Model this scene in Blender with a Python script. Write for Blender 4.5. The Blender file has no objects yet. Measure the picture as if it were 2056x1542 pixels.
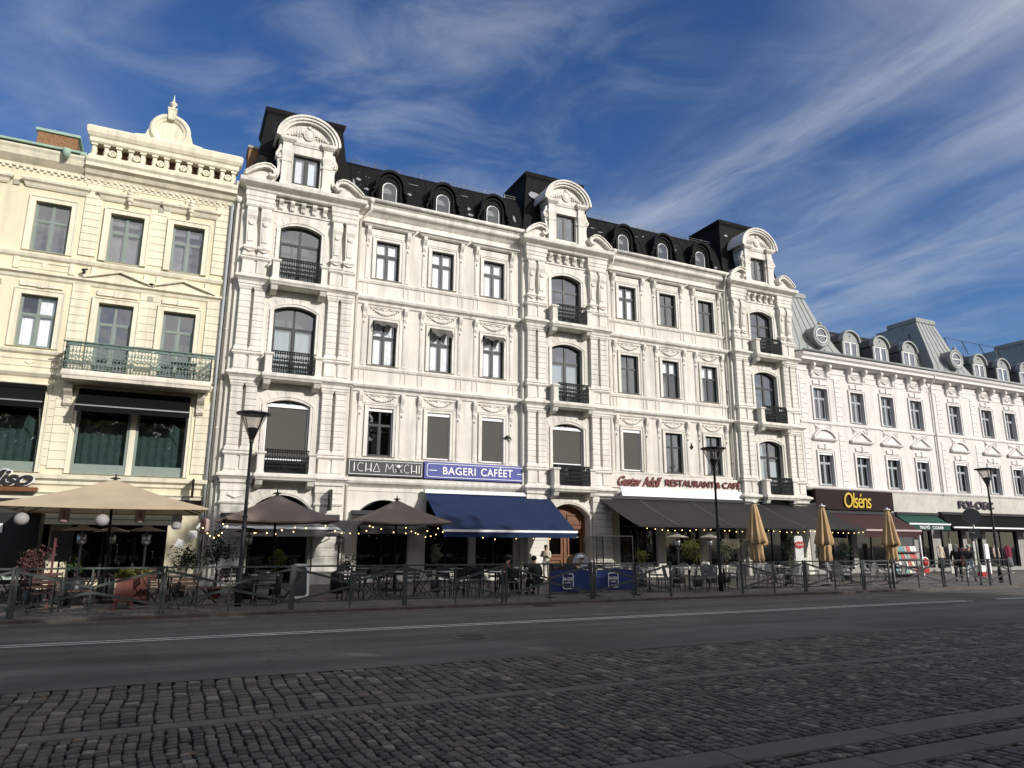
import bpy, math, random
import numpy as np
from mathutils import Vector, Matrix
random.seed(7); RNG = np.random.default_rng(7)
S = bpy.context.scene; C = S.collection
PI = math.pi; R = math.radians
# ---------------------------------------------------------------- camera
cam = bpy.data.objects.new('camera', bpy.data.cameras.new('camera')); C.objects.link(cam)
cam.data.sensor_width = 36.0; cam.data.lens = 25.015
cam.data.clip_start = 0.1; cam.data.clip_end = 2500
yaw, pitch, roll = 0.44555, 0.221129, 0.003712
cy_, sy_, cp_, sp_ = math.cos(yaw), math.sin(yaw), math.cos(pitch), math.sin(pitch)
fw = Vector((sy_*cp_, cy_*cp_, sp_)); rt = Vector((cy_, -sy_, 0)); up = rt.cross(fw)
rt2 = rt*math.cos(roll)+up*math.sin(roll); up2 = up*math.cos(roll)-rt*math.sin(roll)
M = Matrix((rt2, up2, -fw)).transposed().to_4x4(); M.translation = Vector((0, 0, 1.65))
cam.matrix_world = M; S.camera = cam
# ---------------------------------------------------------------- sky and sun
SUNV = Vector((0.50, -1.0, 0.50)).normalized()
elev = math.asin(SUNV.z); azim = math.atan2(SUNV.x, SUNV.y)
W = bpy.data.worlds.new('World'); S.world = W; W.use_nodes = True
def sky_world():
    nt = W.node_tree; N = nt.nodes; L = nt.links; N.clear()
    def n(t, **k):
        x = N.new(t)
        for a, b in k.items(): setattr(x, a, b)
        return x
    def m(op, a, b=None, c=None):
        x = n('ShaderNodeMath', operation=op)
        for i, v in enumerate((a, b, c)):
            if v is None: continue
            if isinstance(v, (int, float)): x.inputs[i].default_value = v
            else: L.new(v, x.inputs[i])
        return x.outputs[0]
    out = n('ShaderNodeOutputWorld'); bg = n('ShaderNodeBackground')
    sky = n('ShaderNodeTexSky', sky_type='NISHITA'); sky.sun_disc = False
    sky.sun_elevation = elev; sky.sun_rotation = azim
    sky.altitude = 0; sky.air_density = 1.0; sky.dust_density = 0.35; sky.ozone_density = 3.2
    sat = n('ShaderNodeHueSaturation'); sat.inputs['Hue'].default_value = 0.512; sat.inputs['Saturation'].default_value = SKY_SAT; sat.inputs['Value'].default_value = SKY_VAL
    L.new(sky.outputs[0], sat.inputs['Color'])
    tc = n('ShaderNodeTexCoord'); sp = n('ShaderNodeSeparateXYZ'); L.new(tc.outputs['Generated'], sp.inputs[0])
    z = m('MAXIMUM', sp.outputs[2], 0.03)
    u0 = m('DIVIDE', sp.outputs[0], z); v0 = m('DIVIDE', sp.outputs[1], z)
    def noise(cu, cv, sc, det, rough, seed, dist=0.0):
        cb = n('ShaderNodeCombineXYZ'); L.new(cu, cb.inputs[0]); L.new(cv, cb.inputs[1]); cb.inputs[2].default_value = seed
        t = n('ShaderNodeTexNoise'); t.inputs['Scale'].default_value = sc; t.inputs['Detail'].default_value = det
        t.inputs['Roughness'].default_value = rough; t.inputs['Distortion'].default_value = dist
        L.new(cb.outputs[0], t.inputs['Vector']); return t.outputs['Fac']
    wrp = noise(u0, v0, 1.1, 3, 0.5, 3.0)
    u = m('ADD', u0, m('MULTIPLY', m('SUBTRACT', wrp, 0.5), 0.32)); v = v0
    def gauss(c, w, tilt=0.0):
        d = m('SUBTRACT', m('ADD', u, m('MULTIPLY', v, tilt)), c); d = m('DIVIDE', d, w)
        return m('EXPONENT', m('MULTIPLY', m('MULTIPLY', d, d), -1.0))
    fine = noise(m('MULTIPLY', u, 4.2), m('MULTIPLY', v, 1.1), 1.6, 8, 0.58, 1.0, 0.25)
    mid = noise(m('MULTIPLY', u, 1.9), m('MULTIPLY', v, 0.8), 1.3, 5, 0.5, 9.0, 0.3)
    wisp = noise(m('ADD', m('MULTIPLY', u, 2.0), v), m('MULTIPLY', v, 2.2), 1.5, 8, 0.58, 21.0, 0.6)
    def ramp(x, a, b):
        r = n('ShaderNodeMapRange', interpolation_type='SMOOTHSTEP'); L.new(x, r.inputs[0])
        r.inputs[1].default_value = a; r.inputs[2].default_value = b; return r.outputs[0]
    streaks = m('ADD', m('ADD', m('MULTIPLY', gauss(1.30, 0.11), 0.80), m('MULTIPLY', gauss(1.72, 0.15), 0.42)),
                m('ADD', m('MULTIPLY', gauss(2.35, 0.30), 0.50), m('MULTIPLY', gauss(1.12, 0.10), 0.22)))
    streaks = m('MULTIPLY', streaks, ramp(fine, 0.20, 0.75))
    right = m('MULTIPLY', m('MULTIPLY', ramp(u, 0.9, 1.7), ramp(mid, 0.38, 0.72)), 0.24)
    left = m('MULTIPLY', m('MULTIPLY', gauss(0.33, 0.42), ramp(wisp, 0.38, 0.75)), 0.36)
    left2 = m('MULTIPLY', m('MULTIPLY', gauss(-0.32, 0.15), ramp(mid, 0.35, 0.7)), 0.30)
    base = m('MULTIPLY', ramp(wisp, 0.42, 0.8), 0.22)
    dens = m('ADD', m('ADD', streaks, right), m('ADD', m('ADD', left, left2), base))
    dens = m('MINIMUM', m('MULTIPLY', dens, 0.78), 0.85)
    mix = n('ShaderNodeMixRGB'); L.new(dens, mix.inputs[0]); L.new(sat.outputs[0], mix.inputs[1])
    mix.inputs[2].default_value = CLOUD_COL
    # bright thin veil of cloud added round the unseen sun as warm fill light
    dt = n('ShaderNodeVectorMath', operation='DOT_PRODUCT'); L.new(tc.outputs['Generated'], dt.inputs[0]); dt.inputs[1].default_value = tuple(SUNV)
    fill_veil = m('MULTIPLY', ramp(dt.outputs['Value'], 0.05, 0.98), m('ADD', m('MULTIPLY', ramp(mid, 0.3, 0.7), 0.5), 0.42))
    mix2 = n('ShaderNodeMixRGB'); L.new(fill_veil, mix2.inputs[0]); L.new(mix.outputs[0], mix2.inputs[1]); mix2.inputs[2].default_value = (12.0, 11.4, 10.4, 1); mix = mix2
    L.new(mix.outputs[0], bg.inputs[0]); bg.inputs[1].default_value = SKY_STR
    L.new(bg.outputs[0], out.inputs[0])
SKY_SAT, SKY_VAL, SKY_STR, CLOUD_COL = 1.22, 0.94, 0.110, (4.3, 4.8, 5.6, 1)
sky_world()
sun = bpy.data.objects.new('sun', bpy.data.lights.new('sun', 'SUN')); C.objects.link(sun)
sun.data.energy = 3.85; sun.data.angle = R(0.53); sun.data.color = (1.0, 0.955, 0.895)
sun.rotation_euler = SUNV.to_track_quat('Z', 'Y').to_euler(); sun.location = SUNV*60
S.view_settings.view_transform = 'Standard'; S.view_settings.look = 'None'
S.view_settings.exposure = 0.12; S.view_settings.gamma = 1.0; S.view_settings.use_curve_mapping = False
S.cycles.max_bounces = 7; S.cycles.diffuse_bounces = 3; S.cycles.glossy_bounces = 3
S.cycles.transmission_bounces = 4; S.cycles.transparent_max_bounces = 8
S.cycles.caustics_reflective = False; S.cycles.caustics_refractive = False
S.cycles.use_denoising = True; S.cycles.blur_glossy = 0.3; S.cycles.sample_clamp_indirect = 6.0

# ---------------------------------------------------------------- materials
MATS = {}
def mat(name, col, rough=0.7, var=0.12, scale=3.0, bump=0.0, bscale=25.0, metal=0.0, emit=None, estr=0.0,
        streak=0.0, big=0.0, spec=0.4, trans=0.0, stain=None, stain_amt=0.0, stain_scale=2.0):
    if name in MATS: return MATS[name]
    mt = bpy.data.materials.new(name); mt.use_nodes = True; nt = mt.node_tree; N = nt.nodes; L = nt.links
    b = N['Principled BSDF']; b.inputs['Roughness'].default_value = rough; b.inputs['Metallic'].default_value = metal
    b.inputs['Specular IOR Level'].default_value = spec
    geo = N.new('ShaderNodeNewGeometry')
    def noise(sc, det=5, stretch=None, rough_=0.6):
        t = N.new('ShaderNodeTexNoise'); t.inputs['Scale'].default_value = sc; t.inputs['Detail'].default_value = det
        t.inputs['Roughness'].default_value = rough_
        if stretch:
            mp = N.new('ShaderNodeMapping'); mp.inputs['Scale'].default_value = stretch
            L.new(geo.outputs['Position'], mp.inputs['Vector']); L.new(mp.outputs[0], t.inputs['Vector'])
        else: L.new(geo.outputs['Position'], t.inputs['Vector'])
        return t.outputs['Fac']
    def rng(x, lo, hi, a=0.3, c=0.7):
        r = N.new('ShaderNodeMapRange'); r.inputs[1].default_value = a; r.inputs[2].default_value = c
        r.inputs[3].default_value = lo; r.inputs[4].default_value = hi; L.new(x, r.inputs[0]); return r.outputs[0]
    fac = rng(noise(scale), 1-var, 1+var*0.6)
    def mul(a, c):
        q = N.new('ShaderNodeMath'); q.operation = 'MULTIPLY'; L.new(a, q.inputs[0]); L.new(c, q.inputs[1]); return q.outputs[0]
    if big: fac = mul(fac, rng(noise(0.45, 4), 1-big, 1+big*0.4))
    if streak: fac = mul(fac, rng(noise(1.0, 6, (3.0, 3.0, 0.22)), 1-streak, 1.0, 0.30, 0.55))
    vm = N.new('ShaderNodeVectorMath'); vm.operation = 'SCALE'; vm.inputs[0].default_value = col[:3]
    L.new(fac, vm.inputs['Scale']); colo = vm.outputs[0]
    if stain is not None:
        mx = N.new('ShaderNodeMixRGB'); L.new(rng(noise(stain_scale, 8), 0, stain_amt, 0.52, 0.68), mx.inputs[0])
        L.new(colo, mx.inputs[1]); mx.inputs[2].default_value = (*stain, 1); colo = mx.outputs[0]
    L.new(colo, b.inputs['Base Color'])
    if bump:
        bp = N.new('ShaderNodeBump'); bp.inputs['Strength'].default_value = 1.0; bp.inputs['Distance'].default_value = bump
        L.new(noise(bscale, 6), bp.inputs['Height']); L.new(bp.outputs[0], b.inputs['Normal'])
    if emit: b.inputs['Emission Color'].default_value = (*emit, 1); b.inputs['Emission Strength'].default_value = estr
    if trans:
        tl = N.new('ShaderNodeBsdfTranslucent'); L.new(colo, tl.inputs[0]); ms = N.new('ShaderNodeMixShader')
        ms.inputs[0].default_value = trans; L.new(b.outputs[0], ms.inputs[1]); L.new(tl.outputs[0], ms.inputs[2])
        L.new(ms.outputs[0], N['Material Output'].inputs['Surface'])
    MATS[name] = mt; return mt
def glass_mat(name, tint=(0.6, 0.65, 0.66), refl=0.19, rough=0.012, wav=0.004):
    if name in MATS: return MATS[name]
    mt = bpy.data.materials.new(name); mt.use_nodes = True; nt = mt.node_tree; N = nt.nodes; L = nt.links
    N.remove(N['Principled BSDF'])
    fr = N.new('ShaderNodeLayerWeight'); fr.inputs['Blend'].default_value = 0.5
    pw = N.new('ShaderNodeMath'); pw.operation = 'POWER'; L.new(fr.outputs['Facing'], pw.inputs[0]); pw.inputs[1].default_value = 4.0
    mr = N.new('ShaderNodeMapRange'); mr.inputs[1].default_value = 0.0; mr.inputs[2].default_value = 1.0
    mr.inputs[3].default_value = refl+0.02; mr.inputs[4].default_value = 1.0; L.new(pw.outputs[0], mr.inputs[0])
    gl = N.new('ShaderNodeBsdfGlossy'); gl.inputs['Roughness'].default_value = rough; gl.inputs[0].default_value = (0.95, 0.97, 1, 1)
    tr = N.new('ShaderNodeBsdfTransparent'); tr.inputs[0].default_value = (*tint, 1)
    ms = N.new('ShaderNodeMixShader'); L.new(mr.outputs[0], ms.inputs[0]); L.new(tr.outputs[0], ms.inputs[1]); L.new(gl.outputs[0], ms.inputs[2])
    geo = N.new('ShaderNodeNewGeometry'); t = N.new('ShaderNodeTexNoise'); t.inputs['Scale'].default_value = 1.6; t.inputs['Detail'].default_value = 1
    L.new(geo.outputs['Position'], t.inputs['Vector'])
    bp = N.new('ShaderNodeBump'); bp.inputs['Distance'].default_value = wav*3; bp.inputs['Strength'].default_value = 0.6
    L.new(t.outputs['Fac'], bp.inputs['Height']); L.new(bp.outputs[0], gl.inputs['Normal'])
    L.new(ms.outputs[0], N['Material Output'].inputs['Surface']); MATS[name] = mt; return mt

M_WHITE = mat('cream_stucco', (0.70, 0.668, 0.605), 0.85, 0.07, 2.0, 0.004, 30, big=0.12, streak=0.24, stain=(0.50, 0.45, 0.38), stain_amt=0.35, stain_scale=0.9)
M_TRIM = mat('cream_trim', (0.72, 0.688, 0.628), 0.8, 0.07, 3.0, 0.002, 40, big=0.08, streak=0.30, stain=(0.45, 0.40, 0.34), stain_amt=0.35, stain_scale=1.6)
M_YEL = mat('yellow_stucco', (0.74, 0.675, 0.49), 0.85, 0.06, 2.0, 0.003, 30, big=0.10, streak=0.18, stain=(0.50, 0.44, 0.30), stain_amt=0.3, stain_scale=0.9)
M_YTRIM = mat('pale_yellow_trim', (0.73, 0.685, 0.54), 0.8, 0.06, 3.0, 0.002, 40, streak=0.24)
M_PINK = mat('rose_white_stucco', (0.70, 0.665, 0.64), 0.85, 0.05, 2.0, 0.003, 30, big=0.08, streak=0.16)
M_PTRIM = mat('rose_white_trim', (0.72, 0.685, 0.665), 0.8, 0.05, 3.0, 0.002, 40, streak=0.13)
M_BLACK = mat('black_roof_felt', (0.009, 0.009, 0.0095), 0.75, 0.4, 4.0, 0.006, 20, spec=0.12)
M_PEEL = mat('black_roof_paint', (0.018, 0.018, 0.019), 0.55, 0.3, 4.0, 0.006, 20, stain=(0.42, 0.43, 0.46), stain_amt=0.0, spec=0.3)
M_PATCH = mat('bare_zinc_patch', (0.26, 0.27, 0.29), 0.6, 0.3, 8.0)
M_ZINC = mat('grey_zinc', (0.29, 0.305, 0.295), 0.55, 0.12, 2.0, 0.002, 10, spec=0.4, streak=0.12)
M_ZDARK = mat('dark_zinc', (0.11, 0.115, 0.11), 0.6, 0.15, 2.0)
M_WOODF = mat('dark_window_frame', (0.018, 0.021, 0.022), 0.5, 0.15, 6.0)
M_GREENF = mat('green_window_frame', (0.20, 0.245, 0.22), 0.5, 0.1, 6.0)
M_GREYF = mat('grey_window_frame', (0.33, 0.36, 0.38), 0.5, 0.1, 6.0)
M_WHITEF = mat('white_window_frame', (0.75, 0.75, 0.74), 0.5, 0.06, 6.0)
M_GLASS = glass_mat('window_glass')
M_GLASSB = glass_mat('bright_window_glass', (0.98, 0.99, 1.0), 0.12)
M_GLASSD = glass_mat('shop_glass', (0.35, 0.36, 0.36), 0.02, 0.03, 0.001)
M_ROOM = mat('dark_interior', (0.035, 0.034, 0.032), 0.9, 0.4, 1.5)
M_ROOMG = mat('grey_interior', (0.20, 0.20, 0.20), 0.9, 0.3, 1.2)
M_CURT = mat('white_curtain', (0.88, 0.90, 0.92), 0.9, 0.04, 5.0, 0.005, 6)
M_CURTP = mat('pink_curtain', (0.50, 0.42, 0.42), 0.9, 0.25, 5.0, 0.02, 6)
M_CURTG = mat('green_curtain', (0.50, 0.62, 0.56), 0.9, 0.15, 5.0, 0.02, 6)
M_SCREEN = mat('grey_screen_fabric', (0.078, 0.074, 0.066), 0.85, 0.04, 30.0)
M_IRON = mat('dark_green_iron', (0.007, 0.010, 0.009), 0.6, 0.2, 10, spec=0.15)
M_IRONG = mat('green_grey_iron', (0.12, 0.175, 0.15), 0.5, 0.2, 10)
M_FENCE = mat('fence_paint', (0.062, 0.078, 0.070), 0.5, 0.2, 6, 0.001, 40, stain=(0.12, 0.06, 0.04), stain_amt=0.5, stain_scale=3)
M_COPPER = mat('green_copper', (0.30, 0.42, 0.34), 0.7, 0.15, 4)
M_BRICK = mat('old_brick', (0.26, 0.14, 0.07), 0.9, 0.4, 12, 0.02, 30)
M_STREET = mat('lamp_black', (0.018, 0.018, 0.02), 0.4, 0.1, 6)
M_WOOD = mat('brown_wood', (0.16, 0.06, 0.022), 0.5, 0.25, 6)
M_WHITEP = mat('white_paint', (0.80, 0.80, 0.80), 0.5, 0.05, 6)
M_BLACKP = mat('black_paint', (0.012, 0.012, 0.013), 0.5, 0.2, 6)
M_STEEL = mat('steel', (0.45, 0.45, 0.44), 0.3, 0.1, 6, metal=0.8)

# ---------------------------------------------------------------- mesh collector
class MB:
    def __init__(s): s.v = []; s.f = []; s.m = []; s.s = []; s.cm = 0
    def use(s, i): s.cm = i; return s
    def add(s, vs, fs, smooth=False):
        o = len(s.v); s.v.extend(vs)
        for f in fs: s.f.append(tuple(i+o for i in f)); s.m.append(s.cm); s.s.append(smooth)
        return s
    def box(s, x0, x1, y0, y1, z0, z1):
        return s.add([(x0, y0, z0), (x1, y0, z0), (x1, y1, z0), (x0, y1, z0), (x0, y0, z1), (x1, y0, z1), (x1, y1, z1), (x0, y1, z1)],
              [(0, 3, 2, 1), (4, 5, 6, 7), (0, 1, 5, 4), (1, 2, 6, 5), (2, 3, 7, 6), (3, 0, 4, 7)])
    def bbox(s, x0, x1, y0, y1, z0, z1, b=0.01):   # front edges chamfered (front is -y)
        y = y0+b
        return s.add([(x0, y1, z0), (x1, y1, z0), (x1, y1, z1), (x0, y1, z1), (x0, y, z0), (x1, y, z0), (x1, y, z1), (x0, y, z1),
               (x0+b, y0, z0+b), (x1-b, y0, z0+b), (x1-b, y0, z1-b), (x0+b, y0, z1-b)],
              [(0, 3, 2, 1), (0, 1, 5, 4), (1, 2, 6, 5), (2, 3, 7, 6), (3, 0, 4, 7), (4, 5, 9, 8), (5, 6, 10, 9), (6, 7, 11, 10), (7, 4, 8, 11), (8, 9, 10, 11)])
    def prism_xz(s, pts, y0, y1, smooth=False):   # pts counter-clockwise seen from the street (-y side, x right, z up)
        n = len(pts); a = [(p[0], y0, p[1]) for p in pts]+[(p[0], y1, p[1]) for p in pts]
        s.add(a, [tuple(range(n)), tuple(range(2*n-1, n-1, -1))]); 
        o = len(s.v)-2*n
        for i in range(n):
            j = (i+1) % n; s.f.append((o+j, o+i, o+n+i, o+n+j)); s.m.append(s.cm); s.s.append(smooth)
        return s
    def prism_yz(s, pts, x0, x1):
        n = len(pts); a = [(x0, p[0], p[1]) for p in pts]+[(x1, p[0], p[1]) for p in pts]
        return s.add(a, [tuple(range(n-1, -1, -1)), tuple(range(n, 2*n))]+[(i, (i+1) % n, n+(i+1) % n, n+i) for i in range(n)])
    def mould(s, x0, x1, yf, yb, prof, closed=True):   # profile [(out, z)] bottom to top, mitred returns at both ends
        vs = []; fs = []
        for o, z in prof: vs += [(x0-o, yb, z), (x0-o, yf-o, z), (x1+o, yf-o, z), (x1+o, yb, z)]
        for k in range(len(prof)-1):
            a = 4*k; b = a+4
            for i in range(3): fs.append((a+i, a+i+1, b+i+1, b+i))
            fs.append((a+3, a, b, b+3))
        if closed: fs.append((3, 2, 1, 0)); t = 4*(len(prof)-1); fs.append((t, t+1, t+2, t+3))
        return s.add(vs, fs)
    def tube(s, pts, r, n=6, caps=True, closed=False):
        P = [Vector(p) for p in pts]; m = len(P); rr = r if isinstance(r, (list, tuple)) else [r]*m
        vs = []; fs = []; prev = None
        for i, p in enumerate(P):
            if closed: t = P[(i+1) % m]-P[i-1]
            else: t = P[min(i+1, m-1)]-P[max(i-1, 0)]
            t = t.normalized() if t.length > 1e-9 else Vector((0, 0, 1))
            if prev is None:
                a = Vector((0, 0, 1)) if abs(t.z) < 0.9 else Vector((0, 1, 0))
                u = t.cross(a).normalized()
            else:
                u = prev-t*prev.dot(t); u = u.normalized() if u.length > 1e-6 else prev
            prev = u; w = t.cross(u)
            for k in range(n):
                an = 2*PI*k/n+PI/n; vs.append(tuple(p+(u*math.cos(an)+w*math.sin(an))*rr[i]))
        for i in range(m if closed else m-1):
            j = (i+1) % m
            for k in range(n):
                q = (k+1) % n; fs.append((i*n+k, i*n+q, j*n+q, j*n+k))
        if caps and not closed: fs.append(tuple(range(n-1, -1, -1))); fs.append(tuple((m-1)*n+k for k in range(n)))
        return s.add(vs, fs, n > 5)
    def bar(s, a, b, w, h=None):
        h = h or w; a = Vector(a); b = Vector(b); t = (b-a).normalized()
        u = t.cross(Vector((0, 0, 1))); u = u.normalized() if u.length > 1e-3 else Vector((1, 0, 0)); q = u.cross(t)
        vs = []
        for p in (a, b):
            for i, j in ((-1, -1), (1, -1), (1, 1), (-1, 1)): vs.append(tuple(p+u*(i*w/2)+q*(j*h/2)))
        return s.add(vs, [(3, 2, 1, 0), (4, 5, 6, 7), (0, 1, 5, 4), (1, 2, 6, 5), (2, 3, 7, 6), (3, 0, 4, 7)])
    def lathe(s, prof, c=(0, 0, 0), n=12, smooth=True, ax='z'):
        vs = []; fs = []
        for r, z in prof:
            for k in range(n):
                a = 2*PI*k/n
                if ax == 'z': vs.append((c[0]+r*math.cos(a), c[1]+r*math.sin(a), c[2]+z))
                else: vs.append((c[0]+r*math.cos(a), c[1]-z, c[2]+r*math.sin(a)))   # axis along -y (towards the street)
        for i in range(len(prof)-1):
            for k in range(n):
                q = (k+1) % n; fs.append((i*n+k, i*n+q, (i+1)*n+q, (i+1)*n+k))
        fs.append(tuple(range(n-1, -1, -1))); t = (len(prof)-1)*n; fs.append(tuple(t+k for k in range(n)))
        return s.add(vs, fs, smooth)
    def blob(s, c, r, n=8, m=5):
        rx, ry, rz = r if isinstance(r, (list, tuple)) else (r, r, r); vs = [(c[0], c[1], c[2]-rz)]; fs = []
        for i in range(1, m):
            a = PI*i/m-PI/2
            for k in range(n): b = 2*PI*k/n; vs.append((c[0]+rx*math.cos(a)*math.cos(b), c[1]+ry*math.cos(a)*math.sin(b), c[2]+rz*math.sin(a)))
        vs.append((c[0], c[1], c[2]+rz)); e = len(vs)-1
        for k in range(n):
            q = (k+1) % n; fs.append((0, 1+q, 1+k))
            for i in range(m-2): fs.append((1+i*n+k, 1+i*n+q, 1+(i+1)*n+q, 1+(i+1)*n+k))
            fs.append((1+(m-2)*n+k, 1+(m-2)*n+q, e))
        return s.add(vs, fs, True)
    def mb(s, o, dx=0, dy=0, dz=0):
        k = len(s.v); s.v.extend((x+dx, y+dy, z+dz) for x, y, z in o.v)
        s.f.extend(tuple(i+k for i in f) for f in o.f); s.m.extend(s.cm for _ in o.m); s.s.extend(o.s); return s
    def rot(s, a, ax='Z', c=(0, 0, 0)):
        mt = Matrix.Rotation(a, 3, ax); c = Vector(c); s.v = [tuple(mt @ (Vector(v)-c)+c) for v in s.v]; return s
    def mesh(s, name, mats, off=(0, 0, 0)):
        me = bpy.data.meshes.new(name)
        me.from_pydata([(x-off[0], y-off[1], z-off[2]) for x, y, z in s.v], [], s.f)
        for m_ in (mats if isinstance(mats, (list, tuple)) else [mats]): me.materials.append(m_)
        me.polygons.foreach_set('material_index', s.m); me.polygons.foreach_set('use_smooth', s.s); me.update(); return me
    def build(s, name, mats, parent=None):
        off = (0, 0, 0)
        if parent is not None:
            r = parent
            while r.parent is not None: r = r.parent
            off = tuple(r.location)
        o = bpy.data.objects.new(name, s.mesh(name, mats, off)); C.objects.link(o)
        if parent is not None: o.parent = parent
        return o
def tag(o, label=None, cat=None, group=None, kind=None):
    if label: o['label'] = label
    if cat: o['category'] = cat
    if group: o['group'] = group
    if kind: o['kind'] = kind
    return o
def thing(name, label, cat, loc=(0, 0, 0), rz=0, group=None):
    o = bpy.data.objects.new(name, None); C.objects.link(o); o.empty_display_size = 0.2
    o.location = loc; o.rotation_euler = (0, 0, rz); return tag(o, label, cat, group)
def copy_tree(o, parent=None):
    c = o.copy(); C.objects.link(c); c.parent = parent
    for ch in list(o.children): copy_tree(ch, c)
    return c
def text_mb(txt, x0, x1, z0, z1, y, depth=0.03, shear=0.0, bold=0.0, spacing=1.0):
    cu = bpy.data.curves.new('letters', 'FONT'); cu.body = txt; cu.size = 1; cu.extrude = 0.01; cu.shear = shear; cu.offset = bold
    cu.space_character = spacing; cu.resolution_u = 4
    o = bpy.data.objects.new('letters', cu); C.objects.link(o); dg = bpy.context.evaluated_depsgraph_get()
    me = bpy.data.meshes.new_from_object(o.evaluated_get(dg)); bpy.data.objects.remove(o)
    P = np.array([tuple(v.co) for v in me.vertices]); lo = P.min(0); hi = P.max(0)
    mb = MB(); vs = [(x0+(p[0]-lo[0])/(hi[0]-lo[0])*(x1-x0), y-(p[2]-lo[2])/(hi[2]-lo[2])*depth, z0+(p[1]-lo[1])/(hi[1]-lo[1])*(z1-z0)) for p in P]
    mb.add(vs, [tuple(p.vertices) for p in me.polygons]); bpy.data.meshes.remove(me); return mb
def arc(cx, cz, rx, rz, a0, a1, n):
    return [(cx+rx*math.cos(a0+(a1-a0)*i/n), cz+rz*math.sin(a0+(a1-a0)*i/n)) for i in range(n+1)]
def seg_arch(xa, xb, zs, rise, n=10):   # left-to-right points of a segmental arch
    w = (xb-xa)/2; r = (w*w+rise*rise)/(2*rise); cz = zs+rise-r; cx = (xa+xb)/2; a = math.asin(min(1, w/r))
    return [(cx+r*math.sin(-a+2*a*i/n), cz+r*math.cos(-a+2*a*i/n)) for i in range(n+1)]
# ---------------------------------------------------------------- facade helpers
def wall(mb, x0, x1, z0, z1, yf, yb, cols):
    cur = x0
    for xa, xb, ops in cols:
        if xa > cur: mb.box(cur, xa, yf, yb, z0, z1)
        zc = z0
        for za, zb, rise in ops:
            if za > zc: mb.box(xa, xb, yf, yb, zc, za)
            zc = zb
            if rise:
                t = zb+rise+0.04; mb.prism_xz([(xa, t), (xa, zb)]+seg_arch(xa, xb, zb, rise, 12)[1:-1]+[(xb, zb), (xb, t)], yf, yb); zc = t
        if zc < z1: mb.box(xa, xb, yf, yb, zc, z1)
        cur = xb
    if cur < x1: mb.box(cur, x1, yf, yb, z0, z1)
def loop(xa, xb, za, zs, rise=0, n=10):
    if rise: return [(xa, za), (xb, za)]+seg_arch(xa, xb, zs, rise, n)[::-1]
    return [(xa, za), (xb, za), (xb, zs), (xa, zs)]
def ring(mb, o, i, y0, y1):
    n = len(o); vs = [(p[0], y0, p[1]) for p in o]+[(p[0], y0, p[1]) for p in i]+[(p[0], y1, p[1]) for p in o]+[(p[0], y1, p[1]) for p in i]
    fs = []
    for k in range(n):
        j = (k+1) % n
        fs += [(k, j, n+j, n+k), (j, k, 2*n+k, 2*n+j), (n+k, n+j, 3*n+j, 3*n+k), (2*n+j, 2*n+k, 3*n+k, 3*n+j)]
    mb.add(vs, fs)
def ribbon(mb, path, w, y0, y1):
    n = len(path); L_, R_ = [], []
    ww = w if isinstance(w, list) else [w]*n
    for i, p in enumerate(path):
        a = path[max(0, i-1)]; b = path[min(n-1, i+1)]; dx, dz = b[0]-a[0], b[1]-a[1]; l = math.hypot(dx, dz) or 1
        nx, nz = -dz/l*ww[i]/2, dx/l*ww[i]/2; L_.append((p[0]+nx, p[1]+nz)); R_.append((p[0]-nx, p[1]-nz))
    for i in range(n-1):
        q = [L_[i], R_[i], R_[i+1], L_[i+1]]
        ar = sum(q[k][0]*q[(k+1) % 4][1]-q[(k+1) % 4][0]*q[k][1] for k in range(4))
        if ar < 0: q = q[::-1]
        mb.prism_xz(q, y0, y1)
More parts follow.
